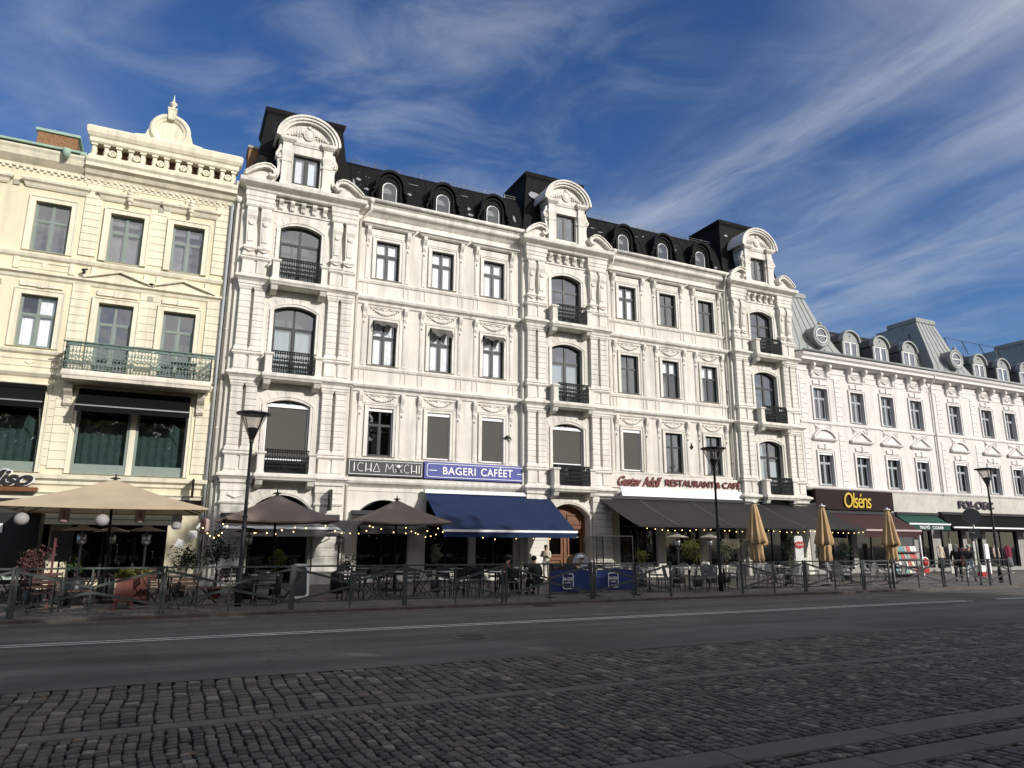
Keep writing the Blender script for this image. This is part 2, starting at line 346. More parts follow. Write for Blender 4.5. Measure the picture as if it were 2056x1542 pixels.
def window(parent, xa, xb, za, zs, y, fmat, rise=0, split=0.68, mull=True, bw=0.07, glass=None, room=None, curtain=None, blind=None, name='window', depth=0.08):
    mb = MB(); ri = rise*0.94 if rise else 0; top = zs+rise
    inner = loop(xa+bw, xb-bw, za+bw, top-bw-ri, ri); ring(mb, loop(xa, xb, za, zs, rise), inner, y, y+depth)
    cx = (xa+xb)/2; zt = za+(top-za)*split
    if split: mb.box(xa+bw, xb-bw, y+0.008, y+depth-0.01, zt-bw*0.5, zt+bw*0.5)
    if mull: mb.box(cx-bw*0.55, cx+bw*0.55, y+0.004, y+depth-0.012, za+bw, top-bw-0.01)
    s = bw*0.45                                    # casement sashes inside the frame
    for a, b in (((xa+bw, cx-bw*0.55), (cx+bw*0.55, xb-bw)) if mull else ((xa+bw, xb-bw),)):
        ring(mb, loop(a, b, za+bw, zt-bw*0.5), loop(a+s, b-s, za+bw+s, zt-bw*0.5-s), y+0.02, y+depth-0.02)
    w = mb.build(name, fmat, parent)
    g = MB(); g.add([(p[0], y+0.045, p[1]) for p in inner], [tuple(range(len(inner)))]); g.build('pane', glass or M_GLASS, w)
    r = MB(); r.box(xa-0.25, xb+0.25, y+0.55, y+0.57, za-0.1, top+0.1)
    r.box(xa-0.25, xa-0.23, y+0.12, y+0.57, za-0.1, top+0.1); r.box(xb+0.23, xb+0.25, y+0.12, y+0.57, za-0.1, top+0.1)
    r.box(xa-0.25, xb+0.25, y+0.12, y+0.57, top+0.08, top+0.1); r.box(xa-0.25, xb+0.25, y+0.12, y+0.57, za-0.1, za-0.08)
    r.build('room_behind', room or M_ROOM, w)
    if curtain:
        cm, parts = curtain
        c = MB()
        for a, b, c0, c1 in parts:                 # fractions of the opening; folded cloth
            X0, X1, Z0, Z1 = xa+(xb-xa)*a, xa+(xb-xa)*b, za+(top-za)*c0, za+(top-za)*c1
            k = max(4, int((X1-X0)/0.035)); vs = []
            for i in range(k+1):
                x = X0+(X1-X0)*i/k; yy = y+0.14+0.008*math.sin(i*1.9)+0.006*math.sin(i*0.7)
                vs += [(x, yy, Z0), (x, yy, Z1)]
            c.add(vs, [(2*i, 2*i+2, 2*i+3, 2*i+1) for i in range(k)], True)
        c.build('curtain', cm, w)
    if blind: blind(w)
    return w
def surround(mb, xa, xb, za, zs, y, w=0.16, p=0.06, rise=0, sill=True):
    ring(mb, loop(xa-w, xb+w, za-(0.0), zs+w*(0 if rise else 1), rise*1.05+w*0.9 if rise else 0), loop(xa, xb, za+0.001, zs, rise), y-p, y+0.01)
    ring(mb, loop(xa-w, xb+w, za-0.0, zs+w*(0 if rise else 1), rise*1.05+w*0.9 if rise else 0), loop(xa-w+0.05, xb+w-0.05, za+0.002, zs+(w-0.05)*(0 if rise else 1), rise*1.04+(w-0.05)*0.9 if rise else 0), y-p-0.03, y-p+0.004)
    if sill: mb.box(xa-w-0.04, xb+w+0.04, y-p-0.07, y+0.05, za-0.08, za-0.003)
def console(mb, cx, w, z0, z1, yw, out):   # S-bracket
    h = z1-z0
    pr = [(yw+0.01, z0), (yw-out*0.25, z0+h*0.02), (yw-out*0.38, z0+h*0.12), (yw-out*0.30, z0+h*0.28), (yw-out*0.42, z0+h*0.45),
          (yw-out*0.75, z0+h*0.6), (yw-out*0.98, z0+h*0.76), (yw-out, z0+h*0.9), (yw-out*0.95, z1), (yw+0.01, z1)]
    mb.prism_yz(pr, cx-w/2, cx+w/2)
    mb.lathe([(w*0.42, 0), (w*0.42, 0.02), (w*0.2, 0.035)], (cx, yw-out*0.3, z0+h*0.2), 8, ax='y')
def garland(mb, cx, cz, hw, h, y, n=13, seed=0):
    r = random.Random(seed)
    for i in range(n):
        t = -1+2*i/(n-1); x = cx+hw*t; z = cz+h*0.35-h*0.8*(1-t*t); s = 0.028+0.034*(1-t*t)
        mb.blob((x, y-0.02, z), (s*1.3, 0.045, s), 6, 4)
        if i % 2: mb.blob((x+r.uniform(-.02, .02), y-0.045, z+0.02), (0.025, 0.03, 0.025), 5, 4)
    for sx in (-1, 1):                      # ribbons above the swag
        p = [(cx+sx*hw, y-0.02, cz+h*0.35), (cx+sx*hw*0.8, y-0.03, cz+h*0.5), (cx+sx*hw*0.55, y-0.02, cz+h*0.25), (cx+sx*hw*0.3, y-0.03, cz+h*0.42), (cx+sx*0.06, y-0.02, cz+h*0.2)]
        mb.tube(p, 0.016, 5); mb.blob((cx+sx*hw*1.02, y-0.02, cz+h*0.42), (0.045, 0.04, 0.05), 6, 4)
def blocks(mb, xa, xb, z0, z1, yf, yb, h=0.25, gap=0.028, bev=0.018):
    n = max(1, round((z1-z0)/h)); hh = (z1-z0)/n
    mb.box(xa+0.02, xb-0.02, yf+0.025, yb, z0, z1)
    for k in range(n): mb.bbox(xa, xb, yf, yb-0.002, z0+hh*k+gap/2, z0+hh*(k+1)-gap/2, bev)
def voussoirs(mb, xa, xb, zs, rise, y, w=0.36, n=7, p=0.03, gap=0.02):
    a = seg_arch(xa, xb, zs, rise, n*2); wd = (xb-xa)/2; r = (wd*wd+rise*rise)/(2*rise); cz = zs+rise-r; cx = (xa+xb)/2
    for k in range(n):
        q0, q1 = a[2*k], a[2*k+2]; g = gap
        def outp(q, s): 
            dx, dz = q[0]-cx, q[1]-cz; l = math.hypot(dx, dz); return (q[0]+dx/l*w+s, q[1]+dz/l*w)
        p4 = [(q0[0]+g/2, q0[1]), (q1[0]-g/2, q1[1]), outp(q1, -g/2), outp(q0, g/2)]
        mb.prism_xz(p4, y-p, y+0.01)
def rail_panel(mb, x0, x1, y, z0, z1, n, r=0.011, axis='x', k=1.2):
    def P(t, z, yy=0): return (t, y+yy, z) if axis == 'x' else (y+yy, t, z)
    h = z1-z0
    for z, rr in ((z0+0.02, 0.018), (z0+0.10, 0.012), (z1, 0.022), (z1-0.12, 0.014)): mb.tube([P(x0, z), P(x1, z)], rr, 4)
    st = (x1-x0)/n
    for i in range(n+1): mb.tube([P(x0+st*i, z0), P(x0+st*i, z1)], r, 4)
    hh = h-0.22; q = st*0.46
    for i in range(n):
        c = x0+st*(i+0.5)
        for zc, s_ in ((z0+0.10+hh*0.20, 1), (z0+0.10+hh*0.74, -1)):          # pairs of scrolls, mirrored top and bottom
            for sg in (-1, 1):
                pts = []
                for a in range(10):
                    t = a/9; rad = q*0.50*(1-0.45*t); an = -PI/2*s_+sg*s_*(0.3+5.2*t)
                    pts.append(P(c+sg*q*0.50+rad*math.cos(an)*1.0, zc+rad*1.15*math.sin(an)))
                mb.tube(pts, 0.009*k, 4, False)
        zm = z0+0.10+hh*0.47
        mb.tube([P(c+q*0.55*math.cos(2*PI*w/8), zm+q*0.8*math.sin(2*PI*w/8)) for w in range(8)], 0.009*k, 4, False, True)
        mb.tube([P(c-q, zm+q*0.5), P(c, zm-q*0.9), P(c+q, zm+q*0.5)], 0.008*k, 4, False); mb.tube([P(c-q, zm-q*0.5), P(c, zm+q*0.9), P(c+q, zm-q*0.5)], 0.008*k, 4, False)
        mb.tube([P(c, z0), P(c, z1)], 0.007*k, 4, False)
        for dx in (-0.25, 0.25): mb.tube([P(c+dx*st+0.035*math.cos(2*PI*w/6), z1-0.06+0.045*math.sin(2*PI*w/6)) for w in range(6)], 0.007*k, 4, False, True)
# ---------------------------------------------------------------- the white apartment building
YW, YT, YG = 29.88, 29.62, 30.0           # section wall face, tower wall face, glazing plane
TX = [4.07, 17.15, 30.23]
SX = [[7.97, 10.62, 13.27], [21.05, 23.70, 26.36]]
WB = thing('apartment_building', 'long white stucco apartment house with black mansard roof and three domed dormers above pavement cafes', 'building', (17, 29.9, 0.08))
HW = 0.55
FL = [(5.27, 7.37), (9.26, 11.30), (13.25, 15.10)]
shops = [[(7.2, 9.4, 2.95, 0.5), (10.15, 12.2, 3.45, 0), (12.5, 14.4, 3.45, 0)], [(20.15, 22.45, 3.45, 0), (22.9, 25.2, 3.45, 0), (25.65, 27.7, 3.45, 0)]]
for k in range(2):
    x0, x1 = TX[k]+2.42, TX[k+1]-2.42
    mb = MB(); cols = [(xc-HW, xc+HW, [(a, b, 0) for a, b in FL]) for xc in SX[k]]
    wall(mb, x0, x1, 4.42, 16.2, YW, YW+0.4, cols)
    g = [(a, b, [(0.55 if r == 0 else 0.35, z, r)]) for a, b, z, r in shops[k]]
    wall(mb, x0, x1, 0.0, 4.42, YW-0.02, YW+0.42, g)
    mb.build('wall', M_WHITE, WB)
    c = MB()
    dh = 0.02
    c.mould(x0+0.52, x1-0.52, YW, YW+0.1, [(0, 15.9), (0.05, 15.95), (0.07, 16.15), (0.2, 16.3), (0.36, 16.38), (0.42, 16.5), (0.42, 16.62), (0.34, 16.66)]) if False else None
    def cornice(prof): c.prism_yz([(YW-o, z) for o, z in prof]+[(YW+0.05, prof[-1][1]), (YW+0.05, prof[0][1])], x0-0.1, x1+0.1)
    cornice([(0.0, 15.93), (0.05, 15.97), (0.05, 16.17), (0.10, 16.2), (0.22, 16.32), (0.36, 16.40), (0.40, 16.46), (0.40, 16.60), (0.46, 16.66), (0.46, 16.70)])
    cornice([(0.0, 11.98), (0.06, 12.02), (0.08, 12.12), (0.20, 12.20), (0.24, 12.30), (0.16, 12.37), (0.0, 12.41)])
    cornice([(0.0, 8.02), (0.06, 8.06), (0.08, 8.16), (0.20, 8.24), (0.24, 8.33), (0.16, 8.40), (0.0, 8.43)])
    cornice([(0.0, 3.78), (0.05, 3.8), (0.05, 3.95), (0.12, 4.02), (0.26, 4.12), (0.30, 4.2), (0.30, 4.28), (0.0, 4.42)])
    for z in (13.10, 9.12, 5.16): c.prism_yz([(YW+0.02, z-0.11), (YW-0.05, z-0.09), (YW-0.09, z), (YW-0.09, z+0.04), (YW+0.02, z+0.06)], x0, x1)
    c.build('cornice', M_TRIM, WB)
    gt = MB(); gt.tube([(x0+0.05, YW-0.50, 16.80), (x1-0.05, YW-0.50, 16.80)], 0.10, 8); gt.build('gutter', M_TRIM, WB)
    for j, xc in enumerate(SX[k]):
        t = MB()
        for f, (a, b) in enumerate(FL):
            surround(t, xc-HW, xc+HW, a, b, YW, 0.17, 0.05, sill=False)
            for sx in (-1, 1):
                X = xc+sx*0.93
                zc0, zc1 = [(7.25, 8.03), (11.35, 12.0), (14.95, 15.66)][f]
                console(t, X, 0.16, zc0, zc1, YW, [0.20, 0.20, 0.24][f])
                t.box(X-0.085, X+0.085, YW-0.035, YW+0.01, a-0.02, zc0)       # strip pilaster
                t.box(X-0.055, X+0.055, YW-0.05, YW-0.03, a+0.15, zc0-0.25)
                t.blob((X, YW-0.06, zc0-0.16), (0.05, 0.05, 0.07), 6, 4)
                t.box(X-0.13, X-0.09, YW-0.03, YW+0.01, a-0.72, a-0.16); t.box(X+0.09, X+0.13, YW-0.03, YW+0.01, a-0.72, a-0.16)
            if f == 2:
                t.mould(xc-0.98, xc+0.98, YW-0.03, YW+0.02, [(0.10, 15.66), (0.16, 15.70), (0.20, 15.76), (0.28, 15.80), (0.28, 15.85), (0.1, 15.90)])
                t.box(xc-0.80, xc+0.80, YW-0.03, YW+0.01, 15.33, 15.62)
            else:
                zf = [(7.58, 7.98), (11.50, 11.95)][f]
                ring(t, loop(xc-0.82, xc+0.82, zf[0], zf[1]), loop(xc-0.78, xc+0.78, zf[0]+0.03, zf[1]-0.03), YW-0.03, YW+0.01)
                garland(t, xc, (zf[0]+zf[1])/2+0.03, 0.62, 0.30, YW-0.01, seed=j+f)
        t.build('window_trim', M_TRIM, WB)
# towers
def tower(cx, idx):
    mb = MB()
    aw = 0.86
    cols = [(cx-aw, cx+aw, [(0.12, 2.95, 0.52), (4.38, 7.12, 0.22), (8.3, 11.10, 0.22), (12.3, 14.72, 0.24)])]
    x0 = cx-2.45
    wall(mb, x0, cx+2.45, 3.9, 15.5, YT, YT+0.6, [(cx-aw, cx+aw, cols[0][2][1:])])
    wall(mb, x0, cx+2.45, 0.0, 3.9, YT, YT+0.6, [(cx-1.12, cx+1.12, [(0.1, 2.95, 0.56)])])
    mb.box(x0, cx+2.45, YT+0.05, YT+0.6, 15.5, 16.3)
    mb.build('wall', M_WHITE, WB)
    PX = [(-2.30, -1.80), (-1.74, -1.25), (1.25, 1.74), (1.80, 2.30)]
    YP = 29.36
    for sx in (0, 2):
        c = MB(); a = cx+PX[sx][0]; b = cx+PX[sx+1][1]
        # base pedestal mouldings and cornices, one per storey
        for z in (3.90, 7.92, 11.95):
            c.mould(a-0.02, b+0.02, YP+0.02, YT+0.05, [(0.0, z), (0.04, z+0.03), (0.05, z+0.14), (0.13, z+0.22), (0.20, z+0.27), (0.20, z+0.35), (0.05, z+0.43)])
            c.mould(a, b, YP+0.05, YT+0.05, [(0, z+0.43), (0, z+0.50), (-0.03, z+0.52)])
        for z in (4.42, 8.44, 12.46):
            for q in (sx, sx+1): c.bbox(cx+PX[q][0]+0.02, cx+PX[q][1]-0.02, YP+0.04, YT+0.03, z, z+0.56, 0.02)
            c.box(a+0.03, b-0.03, YP+0.10, YT+0.02, z-0.02, z+0.60)
            c.mould(a, b, YP+0.04, YT+0.05, [(0, z+0.56), (0.03, z+0.59), (0.07, z+0.63), (0.07, z+0.68), (0, z+0.72)])
        for q in (sx, sx+1):
            xa, xb = cx+PX[q][0]+0.03, cx+PX[q][1]-0.03
            for z0, z1 in ((5.16, 7.72), (9.18, 11.75)):
                c.mould(xa, xb, YP+0.06, YT+0.03, [(0.05, z0), (0.05, z0+0.08), (0.02, z0+0.16), (0, z0+0.2)])
                blocks(c, xa, xb, z0+0.2, z1, YP+0.06, YT+0.03)
                c.mould(xa, xb, YP+0.06, YT+0.03, [(0.0, z1), (0.02, z1+0.03), (0.04, z1+0.1), (0.06, z1+0.12), (0.06, z1+0.2)])
            # herm pilaster of the top storey
            m_ = (xa+xb)/2
            c.mould(xa, xb, YP+0.05, YT+0.03, [(0.04, 13.20), (0.04, 13.28), (0, 13.32), (-0.02, 13.5), (0.03, 13.55), (0.03, 13.62), (-0.03, 13.68)])
            c.tube([(xa+0.03, YP+0.02, 13.48), (m_, YP, 13.39), (xb-0.03, YP+0.02, 13.48)], 0.03, 6)
            vs = []
            for z, hw_, yy in ((13.68, 0.15, 0.08), (14.5, 0.185, 0.05), (14.78, 0.20, 0.02), (14.95, 0.21, -0.05), (15.2, 0.21, -0.06), (15.30, 0.20, 0.02), (15.36, 0.19, 0.04)):
                vs += [(m_-hw_, YT+0.03, z), (m_-hw_, YP+yy, z), (m_+hw_, YP+yy, z), (m_+hw_, YT+0.03, z)]
            fs = [(4*i+j, 4*i+j+1, 4*i+5+j, 4*i+4+j) for i in range(6) for j in range(3)]
            c.add(vs, fs)
            c.lathe([(0.13, 0), (0.13, 0.03), (0.07, 0.05), (0.03, 0.04)], (m_, YP+0.04, 14.66), 10, ax='y')
            c.box(m_-0.11, m_+0.11, YP+0.035, YP+0.10, 13.85, 14.55)
            c.mould(xa-0.01, xb+0.01, YP+0.04, YT+0.03, [(0, 15.36), (0.04, 15.40), (0.07, 15.46), (0, 15.5)])
        c.mould(a-0.01, b+0.01, YP+0.05, YT+0.05, [(0, 15.5), (0, 15.66), (0.03, 15.68), (0.03, 15.84), (0.06, 15.87), (0.06, 16.08)])
        # ground storey pier
        blocks(c, a+0.02, b-0.02, 0.45, 3.1, YP+0.08, YT+0.03, 0.33, 0.035, 0.02)
        c.mould(a, b, YP+0.08, YT+0.03, [(0.06, 0.08), (0.06, 0.40), (0.02, 0.45)])
        c.mould(a, b, YP+0.08, YT+0.03, [(0, 3.1), (0.04, 3.14), (0.06, 3.2), (0.0, 3.24), (0, 3.6), (0.03, 3.63), (0.03, 3.9)])
        c.tube([(a+0.25, YP+0.06, 3.46), ((a+b)/2, YP+0.03, 3.36), (b-0.25, YP+0.06, 3.46)], 0.035, 6)
        c.build('pilaster', M_TRIM, WB)
    c = MB()
    c.mould(cx-2.32, cx+2.32, YP, YT+0.5, [(0, 16.08), (0.05, 16.12), (0.08, 16.2), (0.24, 16.30), (0.32, 16.36), (0.34, 16.5), (0.28, 16.55), (-0.1, 16.66)])
    c.box(cx-1.2, cx+1.2, YT-0.05, YT+0.02, 15.45, 15.52); c.box(cx-1.2, cx+1.2, YT-0.1, YT+0.02, 15.98, 16.07)
    for q in range(5): console(c, cx-0.92+0.46*q, 0.17, 15.55, 15.98, YT, 0.22)
    c.build('cornice', M_TRIM, WB)
    t = MB()
    for za, zs, rise in ((4.38, 7.12, 0.22), (8.3, 11.10, 0.22), (12.3, 14.72, 0.24)):
        surround(t, cx-aw, cx+aw, za, zs, YT, 0.16, 0.05, rise, False)
        voussoirs(t, cx-aw-0.12, cx+aw+0.12, zs+0.02, rise+0.10, YT, 0.30, 7, 0.018)
        z = za+0.25
        while z < zs-0.25:
            for sx in (-1, 1):
                xx = cx+sx*1.12; t.box(min(xx, xx-sx*0.07), max(xx, xx-sx*0.07), YT-0.018, YT+0.01, z, z+0.20)
            z += 0.245
    surround(t, cx-1.12, cx+1.12, 0.1, 2.95, YT, 0.10, 0.05, 0.56, False)
    voussoirs(t, cx-1.22, cx+1.22, 2.97, 0.62, YT, 0.30, 9, 0.02)
    t.build('window_trim', M_TRIM, WB)
    # balconies
    for zb in (4.10, 8.08, 12.05):
        b = MB(); yb0 = 28.86
        b.mould(cx-1.12, cx+1.12, yb0+0.08, YT+0.1, [(-0.04, zb-0.08), (0.0, zb-0.06), (0.03, zb), (0.08, zb+0.06), (0.08, zb+0.16), (0.03, zb+0.2)])
        for sx in (-1, 1):
            X = cx+sx*0.98
            b.prism_yz([(YT+0.02, zb-0.36), (YT-0.35, zb-0.30), (yb0+0.22, zb-0.25), (yb0+0.14, zb-0.10), (yb0+0.14, zb-0.07), (YT+0.02, zb-0.07)], X-0.13, X+0.13)
            b.mould(X-0.13, X+0.13, yb0+0.12, yb0+0.42, [(0.02, zb+0.2), (0.02, zb+0.26), (0, zb+0.28), (0, zb+0.90), (0.03, zb+0.93), (0.06, zb+0.97), (0.06, zb+1.02), (0, zb+1.04)])
            b.box(X-0.10, X+0.10, yb0+0.44, YT+0.05, zb+0.2, zb+0.93)
            b.box(X-0.14, X+0.14, yb0+0.4, YT+0.05, zb+0.93, zb+1.0)
        bal = b.build('balcony', M_TRIM, WB)
        rl = MB(); rail_panel(rl, cx-0.83, cx+0.83, yb0+0.16, zb+0.22, zb+1.13, 9, 0.015, k=2.9)
        rl.build('railing', M_IRON, bal)
    # black tower roof
    r = MB(); yb_ = 33.4
    prof = [(2.48, 16.62, 29.75), (2.36, 16.9, 29.9), (2.20, 17.4, 30.1), (2.02, 18.2, 30.32), (1.86, 19.2, 30.52), (1.70, 20.55, 30.68)]
    vs = []
    for hw_, z, yy in prof: vs += [(cx-hw_, yb_, z), (cx-hw_, yy, z), (cx+hw_, yy, z), (cx+hw_, yb_, z)]
    fs = [(4*i+j, 4*i+j+1, 4*i+5+j, 4*i+4+j) for i in range(5) for j in range(3)]+[(4*i+3, 4*i, 4*i+4, 4*i+7) for i in range(5)]+[(20, 21, 22, 23)]
    r.add(vs, fs)
    r.box(cx-1.66, cx+1.66, 30.70, 30.78, 20.25, 20.35)
    r.mould(cx-1.66, cx+1.66, 30.72, yb_, [(0.02, 20.5), (0.06, 20.62), (0.12, 20.72), (0.15, 20.86), (0.10, 20.92)])
    # bare patches where the paint peeled
    r.use(1)
    for px_, pz, s_ in ([(-1.25, 19.5, 0.30)] if idx == 1 else [(-2.0, 17.6, 0.10), (1.4, 19.8, 0.07)] if idx == 0 else [(-1.3, 19.9, 0.09), (1.95, 18.2, 0.10)]):
        yy = 30.55-(20-pz)*0.16; n = 9; rr = random.Random(idx+3)
        pts = [(cx+px_+s_*1.5*math.cos(2*PI*i/n)*rr.uniform(.6, 1.1), yy-0.04+(0)*i, pz+s_*math.sin(2*PI*i/n)*rr.uniform(.6, 1.1)) for i in range(n)]
        r.add([(p[0], 29.9+(p[2]-16.9)*0.235-0.02, p[2]) for p in pts], [tuple(range(n))])
    r.build('tower_roof', [M_BLACK, M_PATCH], WB)
    # white aedicule dormer
    d = MB()
    wall(d, cx-1.05, cx+1.05, 16.6, 18.8, 29.50, 29.8, [(cx-0.58, cx+0.58, [(16.84, 18.27, 0)])])
    d.box(cx-1.02, cx-0.92, 29.8, 30.6, 16.6, 18.8); d.box(cx+0.92, cx+1.02, 29.8, 30.6, 16.6, 18.8)
    for sx in (-1, 1):
        X = cx+sx*0.87
        d.mould(X-0.19, X+0.19, 29.40, 29.5, [(0.04, 16.62), (0.04, 16.8), (0, 16.86), (0, 17.75), (0.03, 17.78), (0.03, 17.88), (-0.01, 17.92), (0.0, 18.0), (0.05, 18.25), (0.05, 18.32), (0.0, 18.36), (0.0, 18.66), (0.04, 18.7)])
        d.mould(X-0.20, X+0.22, 29.38, 30.2, [(0, 18.68), (0.06, 18.74), (0.12, 18.80), (0.14, 18.92), (0.05, 18.95)])
        # side console silhouette
        pa = [(X+sx*0.22, 18.55), (X+sx*0.30, 18.3), (X+sx*0.38, 18.12), (X+sx*0.40, 17.98), (X+sx*0.30, 17.86), (X+sx*0.26, 17.6), (X+sx*0.28, 17.3), (X+sx*0.38, 17.0), (X+sx*0.5, 16.8)]
        ribbon(d, pa, 0.16, 29.50, 29.74); d.lathe([(0.14, 0), (0.14, 0.06), (0.09, 0.07), (0.08, 0.04), (0.04, 0.04), (0.04, 0.08)], (X+sx*0.33, 29.5, 18.02), 12, ax='y')
        # large volutes beside the dormer
        V = [(2.50, 16.70), (2.28, 16.92), (2.02, 17.12), (1.76, 17.24), (1.52, 17.24), (1.34, 17.12), (1.28, 16.95), (1.36, 16.84), (1.48, 16.84), (1.52, 16.93)]
        ribbon(d, [(cx+sx*a, b) for a, b in V], [0.14, 0.18, 0.2, 0.2, 0.2, 0.18, 0.16, 0.13, 0.10, 0.08], 29.12, 29.50)
        ribbon(d, [(cx+sx*a, b+0.06) for a, b in V[:6]], 0.06, 29.07, 29.13)
        V2 = [(cx+sx*a, b-0.05) for a, b in V[:6]]; pl = [(cx+sx*1.3, 16.6)]+V2[::-1]+[(cx+sx*2.4, 16.6)]
        if sx > 0: pl = pl[::-1]
        ar = sum(pl[k][0]*pl[(k+1) % len(pl)][1]-pl[(k+1) % len(pl)][0]*pl[k][1] for k in range(len(pl)))
        d.prism_xz(pl if ar > 0 else pl[::-1], 29.34, 29.46)
    d.mould(cx-0.66, cx+0.66, 29.46, 29.6, [(0, 18.68), (0.02, 18.74), (0.05, 18.80), (0.05, 18.9)])
    d.box(cx-2.3, cx+2.3, 29.45, 29.9, 16.5, 16.70)
    d.box(cx-1.1, cx+1.1, 29.42, 29.5, 16.64, 16.76)
    oa = arc(cx, 18.86, 1.38, 1.22, 0, PI, 22)
    for k in range(22):      # segmental pediment in three stepped bands
        for (r0, r1, ya) in ((1.0, 0.93, 29.18), (0.93, 0.84, 29.24), (0.84, 0.76, 29.32)):
            f_ = lambda p, s_: (cx+(p[0]-cx)*s_, 18.86+(p[1]-18.86)*s_)
            d.prism_xz([f_(oa[k], r1), f_(oa[k], r0), f_(oa[k+1], r0), f_(oa[k+1], r1)][::1] if False else [f_(oa[k], r1), f_(oa[k], r0), f_(oa[k+1], r0), f_(oa[k+1], r1)], ya, 30.5 if r0 == 1.0 else 29.6)
    d.prism_xz([f_(p, 0.78) for p in oa], 29.50, 29.62)
    # shield and foliage relief
    d.blob((cx, 29.47, 19.28), (0.20, 0.07, 0.24), 10, 6); d.tube([(cx+0.22*math.cos(a), 29.45, 19.28+0.27*math.sin(a)) for a in [2*PI*i/12 for i in range(12)]], 0.035, 6, False, True)
    d.blob((cx, 29.44, 19.60), (0.10, 0.07, 0.09), 8, 5)
    for sx in (-1, 1):
        for i in range(6):
            t_ = 0.28+i*0.11; d.blob((cx+sx*t_, 29.46, 19.38-i*0.055), (0.075, 0.05, 0.14-0.014*i), 6, 4)
            d.tube([(cx+sx*t_, 29.45, 19.15), (cx+sx*(t_+0.08), 29.43, 19.22-i*0.02), (cx+sx*(t_+0.11), 29.45, 19.10)], 0.02, 5)
    d.box(cx-1.02, cx+1.02, 29.75, 30.65, 18.8, 18.9)
    return d.build('dormer', M_TRIM, WB)
dorm = [tower(TX[i], i) for i in range(3)]
for i, cx in enumerate(TX):       # dormer windows
    y = 29.68; w = MB(); za, zt = 16.86, 18.26
    ring(w, loop(cx-0.57, cx+0.57, za, zt), loop(cx-0.50, cx+0.50, za+0.07, zt-0.07), y, y+0.08)
    w.box(cx-0.05, cx+0.05, y+0.003, y+0.07, za+0.07, zt-0.07)
    for sx in (-1, 1): ring(w, loop(cx+min(sx*0.05, sx*0.5), cx+max(sx*0.05, sx*0.5), za+0.07, zt-0.07), loop(cx+min(sx*0.1, sx*0.45), cx+max(sx*0.1, sx*0.45), za+0.14, zt-0.12), y+0.015, y+0.06)
    w.build('window_frame', M_WOODF, dorm[i])
    g = MB(); g.box(cx-0.5, cx+0.5, y+0.03, y+0.035, za+0.07, zt-0.07); g.build('pane', M_GLASSB if i == 0 else M_GLASS, dorm[i])
    g = MB(); g.box(cx-0.6, cx+0.6, y+0.15, y+0.17, za, zt+0.05); g.build('curtain', M_CURT if i == 0 else M_ROOMG, dorm[i])
# section windows
def roller(full):
    def f(w, xa, xb, za, zb, y):
        b = MB(); b.box(xa+0.01, xb-0.01, y-0.10, y+0.0, zb-0.15, zb-0.01)
        for X in (xa+0.005, xb-0.045): b.box(X, X+0.04, y-0.07, y-0.02, za, zb-0.15)
        zl = za+0.02+(zb-za)*(1-full); b.box(xa+0.045, xb-0.045, y-0.06, y-0.03, zl, zl+0.05)
        bo = b.build('roller_blind_case', M_WHITEP, w)
        s = MB(); s.box(xa+0.045, xb-0.045, y-0.05, y-0.04, zl+0.05, zb-0.15); s.build('screen_fabric', M_SCREEN, w)
    return f
M_AWN = mat('brown_sun_blind', (0.13, 0.115, 0.105), 0.9, 0.2, 6, trans=0.2)
def sunblind(w, xa, xb, zb, y, kind):
    b = MB(); z1 = zb+0.02; y1 = y-0.16
    n = 8; vs = []
    for i in range(n+1):
        x = xa+0.02+(xb-xa-0.04)*i/n; sag = 0.05*math.sin(i*1.7)+(0.0 if kind != 1 else -0.16*abs(math.sin(i*0.6)))
        vs += [(x, y1, z1), (x, y1-0.12, z1-0.09+sag*0.5), (x, y1-0.24, z1-0.20+sag), (x, y1-0.25, z1-0.28+sag)]
    b.add(vs, [(4*i+j, 4*i+4+j, 4*i+5+j, 4*i+1+j) for i in range(n) for j in range(3)])
    for X in (xa+0.03, xb-0.03): b.tube([(X, y1-0.24, z1-0.24), (X, y-0.02, zb-0.85)], 0.012, 5)
    b.build('sun_blind', M_AWN, w)
full = [(0.0, 1.0, 0.0, 1.0)]
cfg = {(0, 0, 2): (M_GLASSB, (M_CURT, [(0.08, 0.92, 0.0, 1.0)])), (0, 1, 2): (M_GLASSB, (M_CURT, full)), (0, 2, 2): (M_GLASSB, (M_CURT, [(0, 1, .0, 1)])),
       (0, 0, 1): (M_GLASSB, (M_CURT, full)), (0, 1, 1): (M_GLASSB, (M_CURT, full)), (0, 2, 1): (M_GLASSB, (M_CURT, [(0, 1, 0, 0.95)])),
       (1, 0, 2): (M_GLASSB, (M_CURT, [(0.05, 0.40, 0, 1), (0.62, 0.95, 0, 1)])), (1, 1, 1): (M_GLASSB, (M_CURT, [(0, 1, 0.68, 1.0)])), (1, 2, 1): (M_GLASSB, (M_CURT, [(0, 1, 0.68, 1.0)])),
       (1, 2, 0): (M_GLASS, (M_CURT, [(0.05, 0.3, 0, 1)]))}
